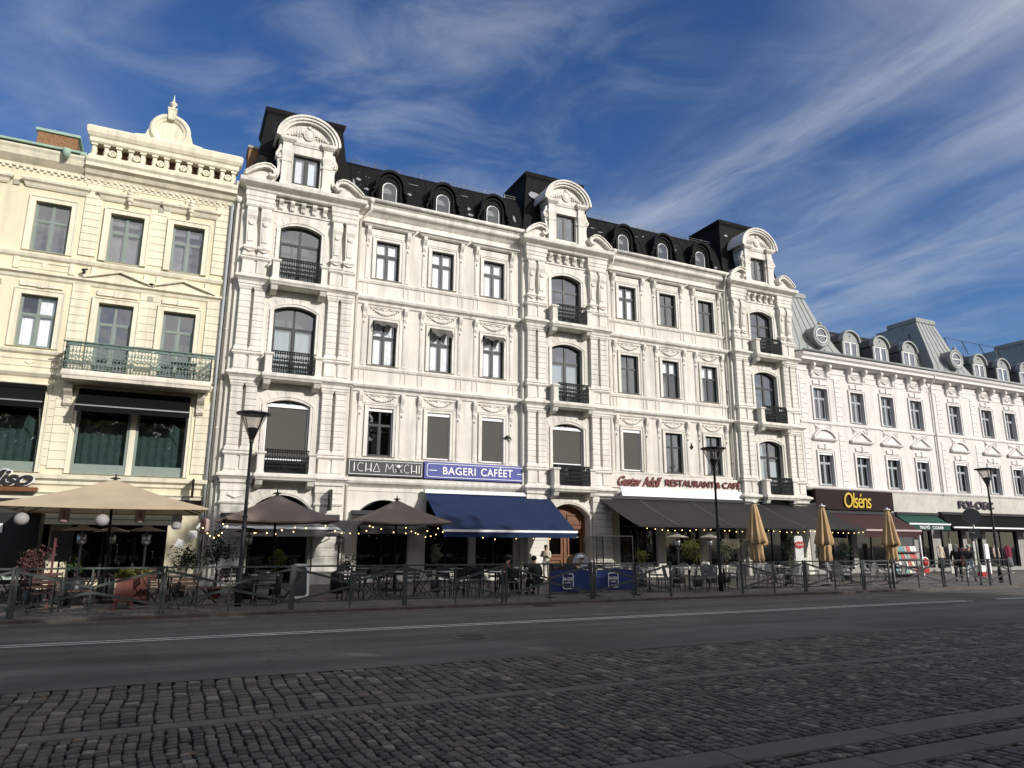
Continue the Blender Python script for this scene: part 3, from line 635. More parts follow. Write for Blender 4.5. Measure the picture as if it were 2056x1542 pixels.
for k in range(2):
    for j, xc in enumerate(SX[k]):
        for f, (a, b) in enumerate(FL):
            gl, cu = cfg.get((k, j, f), (M_GLASS, None))
            w = window(WB, xc-HW, xc+HW, a, b, YG, M_WOODF, split=0.66, glass=gl, curtain=cu, room=M_ROOMG if f else M_ROOM)
            if f == 0 and ((k == 0 and j > 0) or (k == 1 and j == 0)): roller(1.0)(w, xc-HW, xc+HW, a, b, YG)
            if f == 0 and k == 0 and j == 0:
                q = MB(); q.box(xc-HW+0.01, xc+HW-0.01, YG-0.09, YG, b-0.14, b-0.01); q.box(xc+HW-0.05, xc+HW-0.01, YG-0.06, YG-0.02, a, b-0.14); q.build('roller_blind_case', M_WHITEP, w)
            if f == 1 and k == 0: sunblind(w, xc-HW, xc+HW, b, YG, j)
for i, cx in enumerate(TX):
    for f, (za, zs, rise) in enumerate(((4.38, 7.12, 0.22), (8.3, 11.10, 0.22), (12.3, 14.72, 0.24))):
        cu = (M_CURT, [(0.05, 0.35, 0, 1), (0.6, 0.95, 0, .62)]) if (i, f) == (2, 0) else (M_CURT, [(0.05, 0.95, 0, 0.66)]) if (i, f) in ((0, 1), (1, 1)) else None
        gl = M_GLASS
        w = window(WB, cx-0.86, cx+0.86, za, zs, YT+0.20, M_WOODF, rise, 0.70, True, 0.08, gl, M_ROOMG, cu)
        if f == 0 and i < 2: roller(1.0 if i == 0 else 0.70)(w, cx-0.84, cx+0.84, za+0.5 if i == 0 else za+0.2, zs+0.06, YT+0.19)
# ground storey glazing
def shopfront(xa, xb, zb, rise, y, fm=M_WOODF, za=0.55, n=2):
    w = MB(); top = zb+rise; ri = rise*0.95 if rise else 0
    inner = loop(xa+0.07, xb-0.07, za+0.07, top-0.07-ri, ri); ring(w, loop(xa, xb, za, zb, rise), inner, y, y+0.1)
    for i in range(1, n): X = xa+(xb-xa)*i/n; w.box(X-0.035, X+0.035, y+0.01, y+0.09, za+0.07, zb)
    w.box(xa+0.07, xb-0.07, y+0.02, y+0.08, 2.5, 2.57); o = w.build('shop_window', fm, WB)
    g = MB(); g.add([(p[0], y+0.05, p[1]) for p in inner], [tuple(range(len(inner)))]); g.build('pane', M_GLASSD, o)
    return o
for k in range(2):
    for a, b, z, r in shops[k]: shopfront(a, b, z, r, YG+0.05, za=0.55 if r == 0 else 0.35)
shopfront(TX[0]-1.12, TX[0]+1.12, 2.95, 0.56, YT+0.35, za=0.12); shopfront(TX[2]-1.12, TX[2]+1.12, 2.95, 0.56, YT+0.35, za=0.12)
dr = MB(); cx = TX[1]; yy = YT+0.42      # carved wooden entrance door
dr.prism_xz(loop(cx-1.12, cx+1.12, 0.1, 2.95, 0.56), yy+0.05, yy+0.1)
for a, b in ((-1.12, -1.0), (1.0, 1.12), (-0.06, 0.06)): dr.box(cx+a, cx+b, yy, yy+0.06, 0.1, 3.0)
dr.box(cx-1.1, cx+1.1, yy-0.03, yy+0.06, 2.35, 2.5)
for sx in (-1, 1):
    for z0, z1 in ((0.3, 1.0), (1.1, 2.25)): ring(dr, loop(cx+sx*0.53-0.38, cx+sx*0.53+0.38, z0, z1), loop(cx+sx*0.53-0.30, cx+sx*0.53+0.30, z0+0.08, z1-0.08), yy-0.01, yy+0.06)
    ring(dr, loop(cx+sx*0.53-0.38, cx+sx*0.53+0.38, 2.56, 3.05), loop(cx+sx*0.53-0.32, cx+sx*0.53+0.32, 2.62, 2.99), yy-0.01, yy+0.06)
do = dr.build('entrance_door', M_WOOD, WB)
g = MB()
for sx in (-1, 1): g.box(cx+sx*0.53-0.3, cx+sx*0.53+0.3, yy+0.035, yy+0.04, 1.18, 2.17)
g.build('pane', M_GLASSD, do); g = MB(); g.blob((cx+0.12, yy-0.05, 1.1), 0.04); g.build('handle', M_STEEL, do)
# dark interior of the ground storey and upper core
c = MB(); c.box(1.5, 32.5, 33.2, 33.3, 0, 4.0); c.box(1.5, 32.5, 30.5, 33.2, 3.9, 4.0); c.box(1.5, 32.5, 30.4, 33.2, 0.02, 0.09)
for X in (6.7, 14.8, 19.6, 28.0): c.box(X-0.05, X+0.05, 30.35, 33.2, 0.1, 3.9)
for X in (2.9, 8.0, 12.0, 21.0, 24.2, 30.5):            # shelves and counters
    c.box(X-0.7, X+0.7, 32.6, 33.1, 0.1, 1.1); c.box(X-0.6, X+0.6, 32.8, 33.1, 1.4, 1.45); c.box(X-0.6, X+0.6, 32.8, 33.1, 1.9, 1.95)
c.build('shop_interior', M_ROOM, WB)
# side wall strips, party walls
c = MB(); c.box(1.34, 1.66, 29.80, 30.4, 0, 16.3); c.box(1.34, 1.6, 30.4, 36, 0, 16.9); c.box(32.62, 32.9, 29.95, 36, 0, 16.6); c.box(1.6, 32.7, 35.8, 36, 0, 19)
c.build('party_wall', M_WHITE, WB)
# main mansard roof with small round-headed dormers
for k in range(2):
    x0, x1 = TX[k]+1.9, TX[k+1]-1.9
    r = MB(); prof = [(29.62, 16.72), (29.92, 16.86), (30.02, 16.95), (30.30, 17.7), (30.75, 18.7), (31.15, 19.30), (31.3, 19.36), (34.5, 19.9)]
    vs = [(X, y, z) for y, z in prof for X in (x0, x1)]; r.add(vs, [(2*i, 2*i+1, 2*i+3, 2*i+2) for i in range(len(prof)-1)])
    r.tube([(x0, 31.2, 19.33), (x1, 31.2, 19.33)], 0.07, 6)
    def ys(z): return 29.92+(z-16.86)*0.50 if z > 17.7 else 30.02+(z-16.95)*0.37
    r.use(1); rr = random.Random(11+k)
    for j in range(6):
        cl = rr.choice(SX[k])+rr.choice((-1.25, -1.05, 1.15, 1.3)); pz = rr.choice((18.55, 18.75, 18.6, 17.6, 17.9, 18.3)); s_ = rr.choice((0.015, 0.02, 0.03, 0.05, 0.09)); n = 8
        px_ = cl+rr.uniform(-0.3, 0.3); pz += rr.uniform(-0.12, 0.12)
        pts = [(px_+s_*rr.uniform(1.0, 2.2)*math.cos(2*PI*i/n), pz+s_*math.sin(2*PI*i/n)*rr.uniform(.6, 1.2)) for i in range(n)]
        def yroof(z):
            for q in range(len(prof)-1):
                if prof[q][1] <= z <= prof[q+1][1]: return prof[q][0]+(prof[q+1][0]-prof[q][0])*(z-prof[q][1])/(prof[q+1][1]-prof[q][1])
            return 30
        r.add([(a, yroof(b)-0.015, b) for a, b in pts], [tuple(range(n))])
    for px_, pz, w_, h_ in ([(6.35, 17.9, 0.07, 0.35), (6.6, 18.3, 0.12, 0.10), (6.95, 17.75, 0.12, 0.09), (9.35, 18.75, 0.30, 0.025), (12.0, 18.75, 0.26, 0.025), (12.1, 17.9, 0.10, 0.12), (14.6, 17.9, 0.07, 0.22)] if k == 0 else [(19.4, 18.5, 0.25, 0.03), (19.9, 18.3, 0.14, 0.05), (22.4, 18.6, 0.12, 0.03), (25.0, 18.5, 0.15, 0.03)]):
        pts = [(px_+w_*math.cos(2*PI*i/12)*rr.uniform(.6, 1.2), pz+h_*math.sin(2*PI*i/12)*rr.uniform(.6, 1.2)) for i in range(12)]; r.add([(a, yroof(b)-0.018, b) for a, b in pts], [tuple(range(12))])
    r.use(0)
    for q in range(int((x1-x0)/0.62)): r.tube([(x0+0.3+0.62*q, yroof(z)-0.01, z) for z in (17.0, 17.7, 18.7, 19.28)], 0.014, 4)
    r.build('mansard_roof', [M_BLACK, M_PATCH], WB)
    rl = MB()
    for z in (0.10, 0.22): rl.tube([(x0+0.2, 31.2, 19.36+z), (x1-0.1, 31.2, 19.36+z)], 0.010, 4)
    X = x0+0.4
    while X < x1-0.2: rl.box(X-0.015, X+0.015, 31.18, 31.22, 19.3, 19.62); X += 1.15
    rl.build('roof_rail', M_STREET, WB)
    for xc in SX[k]:
        d = MB(); cz = 17.92; yf = 30.02
        face = loop(xc-0.62, xc+0.62, 16.98, cz, 0.61, 14)
        hole = [(xc-0.36, 17.22), (xc+0.36, 17.22)]+[(xc+0.36*math.cos(PI*i/14), 17.84+0.36*math.sin(PI*i/14)) for i in range(15)]
        ring(d, [(a, b) for a, b in face], hole, yf, yf+0.12)
        # hood: two stepped arches with flared ears
        for R_, w_, ya in ((0.66, 0.13, 29.84), (0.50, 0.10, 29.95)):
            pth = [(xc-R_-0.16, cz-0.30), (xc-R_-0.05, cz-0.22), (xc-R_, cz-0.08)]+[(xc-R_*math.cos(PI*i/16), cz+0.02+(R_*1.12)*math.sin(PI*i/16)) for i in range(17)]+[(xc+R_, cz-0.08), (xc+R_+0.05, cz-0.22), (xc+R_+0.16, cz-0.30)]
            if R_ == 0.50: pth = [(xc-R_, 17.1)]+pth[3:-3]+[(xc+R_, 17.1)]
            ribbon(d, pth, w_, ya, 31.3 if R_ > .6 else 30.1)
        d.box(xc-0.64, xc-0.56, yf+0.1, 31.1, 16.95, cz); d.box(xc+0.56, xc+0.64, yf+0.1, 31.1, 16.95, cz)
        for sx in (-1, 1): ribbon(d, [(xc+sx*0.72, cz-0.3), (xc+sx*0.86, cz-0.55), (xc+sx*0.80, cz-0.8), (xc+sx*0.98, cz-0.98)], 0.10, 29.9, 30.2)
        o = d.build('dormer', M_BLACK, WB)
        w = MB(); inn = [(xc-0.31, 17.27), (xc+0.31, 17.27)]+[(xc+0.31*math.cos(PI*i/14), 17.84+0.31*math.sin(PI*i/14)) for i in range(15)]
        ring(w, hole, inn, yf+0.05, yf+0.1); w.box(xc-0.40, xc+0.42, yf-0.05, yf+0.08, 17.17, 17.215); w.build('window_frame', M_WHITEF, o)
        g = MB(); g.add([(p[0], yf+0.07, p[1]) for p in inn], [tuple(range(len(inn)))]); g.build('pane', M_GLASSB, o)
        g = MB(); g.box(xc-0.45, xc+0.45, yf+0.30, yf+0.32, 17.1, 18.3); g.build('blind', M_ROOMG, o)
# downpipes
def downpipe(pts, m=M_TRIM, r=0.055):
    d = MB(); d.tube(pts, r, 8); p = pts[0]; d.lathe([(0.06, -0.12), (0.12, 0.0), (0.13, 0.12), (0.10, 0.13)], p, 10); 
    z = 2.0
    while z < pts[-2][2]: d.lathe([(r+0.02, 0), (r+0.02, 0.05)], (pts[-1][0], pts[-1][1], z), 8); z += 2.0
    d.build('downpipe', m, WB)
downpipe([(7.0, 29.38, 16.72), (7.0, 29.40, 16.3), (6.75, 29.60, 16.0), (6.62, 29.72, 15.8), (6.62, 29.78, 0.3)])
downpipe([(27.55, 29.38, 16.72), (27.55, 29.40, 16.3), (27.62, 29.70, 15.9), (27.62, 29.80, 0.3)])
downpipe([(20.0, 29.38, 16.72), (20.0, 29.55, 16.2), (19.75, 29.78, 15.8), (19.75, 29.80, 0.3)])
downpipe([(1.45, 29.55, 15.6), (1.45, 29.60, 15.4), (1.45, 29.70, 15.0), (1.45, 29.72, 0.3)])
c = MB(); c.box(1.75, 2.15, 31.2, 32.3, 16.5, 19.0); c.use(1).box(1.70, 2.2, 31.15, 32.35, 19.0, 19.12); c.build('chimney', [M_BRICK, M_ZINC], WB)
# ---------------------------------------------------------------- the yellow building
YB = thing('corner_apartment_building', 'pale yellow stucco house with balustrade attic, round medallion gable and long iron balcony', 'building', (-5, 29.8, 0.08))
YY = 29.80; yg = 29.94
yc = [(-4.95, 0.575), (-2.48, 0.585), (-0.28, 0.575), (-7.45, 0.575), (-9.9, 0.575)]
mb = MB(); cols = []
up = lambda c, h, z0: (c-h, c+h, [(z0, 10.48, 0), (12.15, 14.13, 0)])
for c_, h in sorted(yc): cols.append(up(c_, h, 7.55 if c_ > -3 else 8.5))
wall(mb, -14, 1.30, 7.45, 15.9, YY, YY+0.45, cols)
wall(mb, -14, 1.30, 3.9, 7.45, YY, YY+0.45, [(-12.2, -8.6, [(4.05, 7.05, 0)]), (-8.0, -4.32, [(4.05, 7.05, 0)]), (-3.28, 0.42, [(4.05, 7.05, 0)])])
wall(mb, -14, 1.30, 0.0, 3.9, YY, YY+0.45, [(-12.2, -8.6, [(0.5, 3.0, 0)]), (-7.9, -5.0, [(0.5, 3.0, 0)]), (-4.5, -3.6, [(0.1, 3.0, 0)]), (-3.0, 0.1, [(0.35, 3.0, 0)])])
mb.build('wall', M_YEL, YB)
t = MB()
# rusticated strips of the slightly projecting bay and banded wall strips
for xa, xb in ((-3.98, -3.42), (0.66, 1.26)):
    for z0, z1 in ((12.25, 15.2), (7.75, 11.1), (4.2, 7.0)): blocks(t, xa, xb, z0, z1, YY-0.06, YY+0.02, 0.30, 0.016, 0.008)
for xa, xb in ((-1.72, -1.02),):
    for z0, z1 in ((12.25, 15.0), (8.3, 11.1)): blocks(t, xa, xb, z0, z1, YY-0.035, YY+0.02, 0.30, 0.014, 0.006)
for z0, z1 in ((4.3, 6.9),):
    blocks(t, -4.18, -3.45, z0, z1, YY-0.03, YY+0.02, 0.30, 0.014, 0.006)
def band(z0, prof, xa=-14, xb=1.30): t.prism_yz([(YY-o, z0+z) for o, z in prof]+[(YY+0.03, z0+prof[-1][1]), (YY+0.03, z0+prof[0][1])], xa, xb)
band(0, [(0, 15.20), (0.03, 15.22), (0.03, 15.30), (0.12, 15.5), (0.22, 15.56), (0.30, 15.70), (0.45, 15.78), (0.45, 15.92), (0.52, 16.02), (0.52, 16.12), (0.1, 16.18)], -4.1, 1.36)
band(0, [(0, 15.25), (0.05, 15.5), (0.15, 15.58), (0.30, 15.72), (0.36, 15.92), (0.42, 16.02), (0.42, 16.12), (0.1, 16.18)], -14, -4.1)
X = -13.9
while X < 1.2: t.box(X, X+0.10, YY-0.10, YY, 15.36, 15.44); t.box(X+0.12, X+0.2, YY-0.07, YY, 15.28, 15.36); X += 0.22
band(0, [(0, 11.84), (0.08, 11.9), (0.12, 12.0), (0.12, 12.06), (0, 12.10)])
band(0, [(0, 11.05), (0.05, 11.1), (0.08, 11.2), (0.18, 11.26), (0.18, 11.34), (0, 11.40)])
band(0, [(0, 8.24), (0.09, 8.3), (0.12, 8.38), (0.0, 8.43)], -14, -4.0)
band(0, [(0, 7.40), (0.06, 7.45), (0.14, 7.55), (0.14, 7.62), (0, 7.68)])
band(0, [(0, 3.60), (0.08, 3.66), (0.08, 3.76), (0.2, 3.84), (0.22, 3.96), (0.0, 4.02)])
band(0, [(0, 3.05), (0.06, 3.1), (0.06, 3.3), (0.12, 3.36), (0.0, 3.40)])
for i, (c_, h) in enumerate(yc):
    bay = i in (1, 2)
    for f, (za, zb) in enumerate(((7.55 if bay else 8.5, 10.48), (12.15, 14.13))):
        surround(t, c_-h, c_+h, za, zb, YY-(0.05 if bay else 0), 0.22, 0.04, sill=False)
        if f == 0:
            t.box(c_-h-0.1, c_+h+0.1, YY-0.07, YY, 10.78, 10.96); t.box(c_-0.12, c_+0.12, YY-0.11, YY, 10.75, 10.99)
            if bay:
                t.prism_xz([(c_-1.16, 11.34), (c_+1.16, 11.34), (c_+1.16, 11.40), (c_, 11.76), (c_-1.16, 11.40)], YY-0.12, YY+0.01)
                ribbon(t, [(c_-1.2, 11.38), (c_, 11.76), (c_+1.2, 11.38)], 0.10, YY-0.24, YY)
            else:
                ring(t, loop(c_-0.9, c_+0.9, 11.48, 11.78), loop(c_-0.84, c_+0.84, 11.54, 11.72), YY-0.03, YY+0.01)
                t.box(c_-0.08, c_+0.08, YY-0.04, YY, 11.54, 11.72)
                ring(t, loop(c_-0.95, c_+0.95, 7.80, 8.12), loop(c_-0.88, c_+0.88, 7.86, 8.06), YY-0.03, YY+0.01)
                t.prism_xz([(c_-0.14, 7.96), (c_, 7.87), (c_+0.14, 7.96), (c_, 8.05)], YY-0.04, YY)
        else:
            t.mould(c_-h-0.38, c_+h+0.38, YY-0.05, YY+0.02, [(0.0, 14.62), (0.04, 14.68), (0.08, 14.78), (0.16, 14.84), (0.18, 14.92), (0.10, 15.00)])
            if bay:
                for s_, w_ in ((0, 0.10), (0.10, 0.14), (0.2, 0.16), (0.3, 0.13), (0.42, 0.07)): t.blob((c_+0.0, YY-0.20, 15.12-s_*1.3), (w_, 0.09, 0.09), 8, 4)
                for sx in (-1, 1): t.tube([(c_+sx*0.05, YY-0.2, 15.0), (c_+sx*0.2, YY-0.24, 15.14), (c_+sx*0.26, YY-0.2, 15.02)], 0.03, 6)
            for sx in (-1, 1):
                t.box(c_+sx*(h+0.30)-0.09, c_+sx*(h+0.30)+0.09, YY-0.07, YY, 11.42, 11.84)
for xa, xb in ((-3.28, 0.42), (-8.0, -4.32), (-12.2, -8.6)): surround(t, xa, xb, 4.05, 7.05, YY, 0.16, 0.05, sill=False)
# attic balustrade over the bay
t.mould(-4.05, 1.30, YY-0.30, YY+0.15, [(0.0, 16.16), (0.02, 16.30), (0, 16.32)])
t.mould(-4.05, 1.30, YY-0.26, YY+0.10, [(0.0, 16.84), (0.05, 16.90), (0.05, 17.05), (0.10, 17.10), (0.16, 17.22), (0.18, 17.42), (0.10, 17.52)])
n = 13
for i in range(n):
    X = -3.92+i*(5.08/(n-1)); big = i % 2 == 0
    t.lathe([(0.10, 16.3), (0.12, 16.36), (0.08, 16.42), (0.12, 16.52), (0.10, 16.66), (0.07, 16.74), (0.12, 16.78), (0.12, 16.86)], (X, YY-0.12, 0), 8)
    t.box(X-0.11, X+0.11, YY-0.25, YY+0.02, 16.76, 16.86); t.box(X-0.11, X+0.11, YY-0.22, YY+0.02, 16.3, 16.38); t.box(X-0.07, X+0.07, YY-0.20, YY, 16.3, 16.85)
    if i % 2 and i > 0: t.lathe([(0.14, 0), (0.14, 0.04), (0.09, 0.05), (0.08, 0.02), (0.03, 0.02), (0.03, 0.05)], (X+0.21, YY-0.24, 16.50), 10, ax='y')
t.prism_xz([(-2.62, 17.5), (-0.14, 17.5), (-0.14, 17.66), (-0.5, 17.72), (-0.62, 18.1), (-2.14, 18.1), (-2.26, 17.72), (-2.62, 17.66)], YY-0.16, YY+0.10)
t.mould(-1.5, -1.26, YY-0.30, YY+0.05, [(0, 18.55), (0.02, 18.7), (0.04, 18.95), (0.06, 18.98), (0.06, 19.04), (0, 19.06)])
t.lathe([(0.77, 0), (0.77, 0.10), (0.70, 0.16), (0.62, 0.16), (0.56, 0.10), (0.50, 0.08), (0.46, 0.04), (0.46, 0.02), (0.1, 0.02)], (-1.38, YY-0.1, 18.05), 36, False, ax='y')
t.lathe([(0.10, 19.04), (0.05, 19.10), (0.05, 19.2), (0.13, 19.30), (0.15, 19.36), (0.05, 19.44), (0.03, 19.55), (0.006, 19.78)], (-1.38, YY-0.1, 0), 12)
t.build('trim', M_YTRIM, YB)
c = MB(); c.prism_yz([(YY-0.40, 16.18), (YY+0.9, 16.62), (YY+0.9, 16.2)], -14, -4.1); c.box(-14, -4.1, YY-0.42, YY-0.36, 16.1, 16.26)
c.prism_yz([(YY+0.2, 16.5), (YY+3.5, 18.0), (YY+7, 16.5)], -14, 1.2); c.build('copper_roof', M_COPPER, YB)
c = MB(); c.box(-4.05, 1.2, YY+0.20, YY+0.24, 16.1, 17.0); c.build('attic_shade_wall', M_BRICK, YB)
c = MB(); c.box(-6.05, -4.68, 30.9, 31.9, 16.3, 17.55); c.use(1).box(-6.12, -4.6, 30.83, 31.97, 17.55, 17.66); c.build('chimney', [M_BRICK, M_COPPER], YB)
c = MB(); c.lathe([(0.10, -0.2), (0.14, 0.0), (0.16, 0.14)], (-4.75, YY-0.5, 16.05), 10); c.box(-14, -4.3, YY-0.52, YY-0.40, 16.14, 16.22); c.build('gutter', M_COPPER, YB)
for i, (c_, h) in enumerate(yc):
    bay = i in (1, 2)
    for f, (za, zb) in enumerate(((7.55 if bay else 8.5, 10.48), (12.15, 14.13))):
        cu = None; gl = M_GLASS
        if f == 1 and i in (1, 2): cu = (M_CURTP, [(0.05, 0.95 if i == 1 else 0.55, 0, 0.72), (0.05, 0.95, 0.82, 0.95)])
        if f == 0 and i == 0: cu = (M_CURT, [(0.0, 1.0, 0, 0.66), (0.52, 1.0, 0.66, 1.0)]); gl = M_GLASSB
        window(YB, c_-h, c_+h, za, zb, yg, M_GREENF, split=0.64 if not (bay and f == 0) else 0.74, bw=0.08, glass=gl, curtain=cu, room=M_ROOMG if f else M_ROOM)
for xa, xb in ((-3.28, 0.42), (-8.0, -4.32), (-12.2, -8.6)):
    w = MB(); m_ = (xa+xb)/2
    for a, b in ((xa, m_-0.1), (m_+0.1, xb)): ring(w, loop(a, b, 4.05, 7.05), loop(a+0.09, b-0.09, 4.42, 6.98), yg, yg+0.1)
    w.box(xa, xb, yg+0.1, yg+0.14, 4.05, 4.4)
    o = w.build('window', M_GREENF, YB)
    g = MB(); g.box(m_-0.1, m_+0.1, yg-0.04, yg+0.12, 4.05, 7.05); g.build('mullion', M_YTRIM, o)
    g = MB(); g.box(xa+0.05, xb-0.05, yg+0.05, yg+0.055, 4.4, 7.0); g.build('pane', M_GLASSD if False else M_GLASS, o)
    g = MB(); k = 90; vs = []
    for i in range(k+1): x = xa+0.1+(xb-xa-0.2)*i/k; yy = yg+0.30+0.035*math.sin(i*0.9)+0.02*math.sin(i*2.3); vs += [(x, yy, 4.2), (x, yy, 6.05+0.08*math.sin(i*0.42))]
    g.add(vs, [(2*i, 2*i+2, 2*i+3, 2*i+1) for i in range(k)], True); g.build('curtain', M_CURTG, o)
    g = MB(); g.box(xa-0.3, xb+0.3, yg+0.9, yg+0.92, 3.9, 7.3); g.build('room_behind', M_ROOM, o)
for xa, xb, z0 in ((-12.2, -8.6, 0.5), (-7.9, -5.0, 0.5), (-4.5, -3.6, 0.1), (-3.0, 0.1, 0.35)):
    w = MB(); ring(w, loop(xa, xb, z0, 3.0), loop(xa+0.08, xb-0.08, z0+0.08, 2.92), yg+0.1, yg+0.2)
    k = max(1, round((xb-xa)/1.0))
    for i in range(1, k): X = xa+(xb-xa)*i/k; w.box(X-0.04, X+0.04, yg+0.11, yg+0.19, z0+0.08, 2.92)
    w.box(xa+0.08, xb-0.08, yg+0.12, yg+0.18, 2.3, 2.37); o = w.build('shop_window', M_BLACKP, YB)
    g = MB(); g.box(xa+0.06, xb-0.06, yg+0.14, yg+0.145, z0+0.06, 2.94); g.build('pane', M_GLASSD, o)
c = MB(); c.box(-13.5, 1.2, 32.8, 32.9, 0, 4); c.box(-13.5, 1.2, 30.3, 32.8, 3.8, 3.9); c.box(-13.5, 1.2, 30.3, 32.8, 0.02, 0.09); c.box(-13.5, 1.2, 37, 37.2, 0, 17); c.box(-14, -13.8, 30.2, 37, 0, 16)
c.build('shop_interior', M_ROOM, YB)
# long balcony
b = MB(); bx0, bx1, by = -3.80, 1.03, 28.75
b.mould(bx0, bx1, by, YY+0.1, [(-0.1, 7.26), (-0.02, 7.30), (0.0, 7.40), (0.03, 7.44), (0.03, 7.52), (0, 7.62)])
for X in (-3.62, 0.78): console(b, X, 0.26, 6.45, 7.28, YY, 0.55); b.prism_xz([(X-0.13, 6.5), (X, 6.36), (X+0.13, 6.5)], YY-0.08, YY)
bal = b.build('balcony', mat('stained_balcony_stone', (0.70, 0.65, 0.55), 0.85, 0.1, 4, streak=0.35), YB)
rl = MB(); rail_panel(rl, bx0+0.02, bx1-0.02, by+0.03, 7.66, 8.62, 22, 0.016, k=2.0); rail_panel(rl, by+0.03, YY-0.1, bx0+0.02, 7.66, 8.62, 4, 0.016, 'y', 2.0); rail_panel(rl, by+0.03, YY-0.1, bx1-0.02, 7.66, 8.62, 4, 0.016, 'y', 2.0)
rl.box(bx0-0.08, bx1+0.08, by-0.04, by+0.07, 8.62, 8.66)
for i in range(9): X = bx0+0.3+i*0.55; rl.box(X-0.24, X+0.20, by+0.0, by+0.05, 8.50, 8.60)
rl.build('railing', M_IRONG, bal)
tr = MB()      # folded cafe furniture visible through the rails
tr.box(-0.4, 0.5, 29.1, 29.5, 8.30, 8.34); tr.box(-0.35, -0.3, 29.1, 29.5, 7.65, 8.3); tr.box(0.4, 0.45, 29.1, 29.5, 7.65, 8.3)
tb = tr.build('balcony_table', M_BLACKP); tag(tb, 'black table standing on the long iron balcony of the yellow house', 'table')
pipe = MB(); pipe.tube([(1.24, 29.62, 15.4), (1.24, 29.66, 0.3)], 0.055, 8); pipe.build('downpipe', M_GREYF, YB)
for vx, vz in ((-1.37, 14.62), (-1.37, 10.88), (-6.22, 14.72), (-6.28, 10.82)):
    vg = MB(); vg.box(vx-0.10, vx+0.10, YY-0.055, YY, vz-0.1, vz+0.1); vg.build('vent_grille', mat('vent_grey', (0.36, 0.34, 0.28), 0.8), YB)
pipe = MB(); pipe.box(-3.72, -3.62, YY-0.26, YY-0.16, 11.50, 11.66); pipe.tube([(-3.67, YY, 11.42), (-3.67, YY-0.2, 11.45), (-3.67, YY-0.2, 11.6)], 0.02, 5); pipe.tube([(-3.75, YY-0.24, 11.60), (-3.55, YY-0.24, 11.66)], 0.035, 6); pipe.build('floodlight', M_BLACKP, YB)

# ---------------------------------------------------------------- the grey-roofed building on the right
GB = thing('shop_apartment_building', 'rosy white stucco building with grey zinc mansard and porthole dormers above shops', 'building', (45, 29.9, 0.08))
gx = [34.85, 38.0, 40.75, 43.52, 47.45, 50.95, 53.65, 56.4, 60.4, 63.9, 66.7]; gh = 0.58
GY = 29.88; x0g, x1g = 33.05, 69.0
mb = MB(); wall(mb, x0g, x1g, 4.78, 12.3, GY, GY+0.4, [(c_-gh, c_+gh, [(5.05, 6.98, 0), (8.95, 10.88, 0)]) for c_ in gx]); mb.box(x0g, x1g, GY+0.4, 37, 12.2, 12.4); mb.box(x1g-0.3, x1g, GY+0.4, 37, 0, 12.2)
mb.build('wall', M_PINK, GB)
t = MB()
def gband(prof, xa=x0g, xb=x1g, y=GY): t.prism_yz([(y-o, z) for o, z in prof]+[(y+0.03, prof[-1][1]), (y+0.03, prof[0][1])], xa, xb)
gband([(0, 12.30), (0.30, 12.36), (0.50, 12.46), (0.50, 12.62), (0.62, 12.72), (0.66, 12.86), (0.60, 12.90), (0.0, 12.96)])
gband([(0, 11.85), (0.04, 11.88), (0.04, 11.96), (0, 12.0)]); gband([(0, 8.66), (0.07, 8.72), (0.08, 8.82), (0, 8.87)]); gband([(0, 4.76), (0.06, 4.80), (0.14, 4.88), (0.16, 4.96), (0, 5.0)])
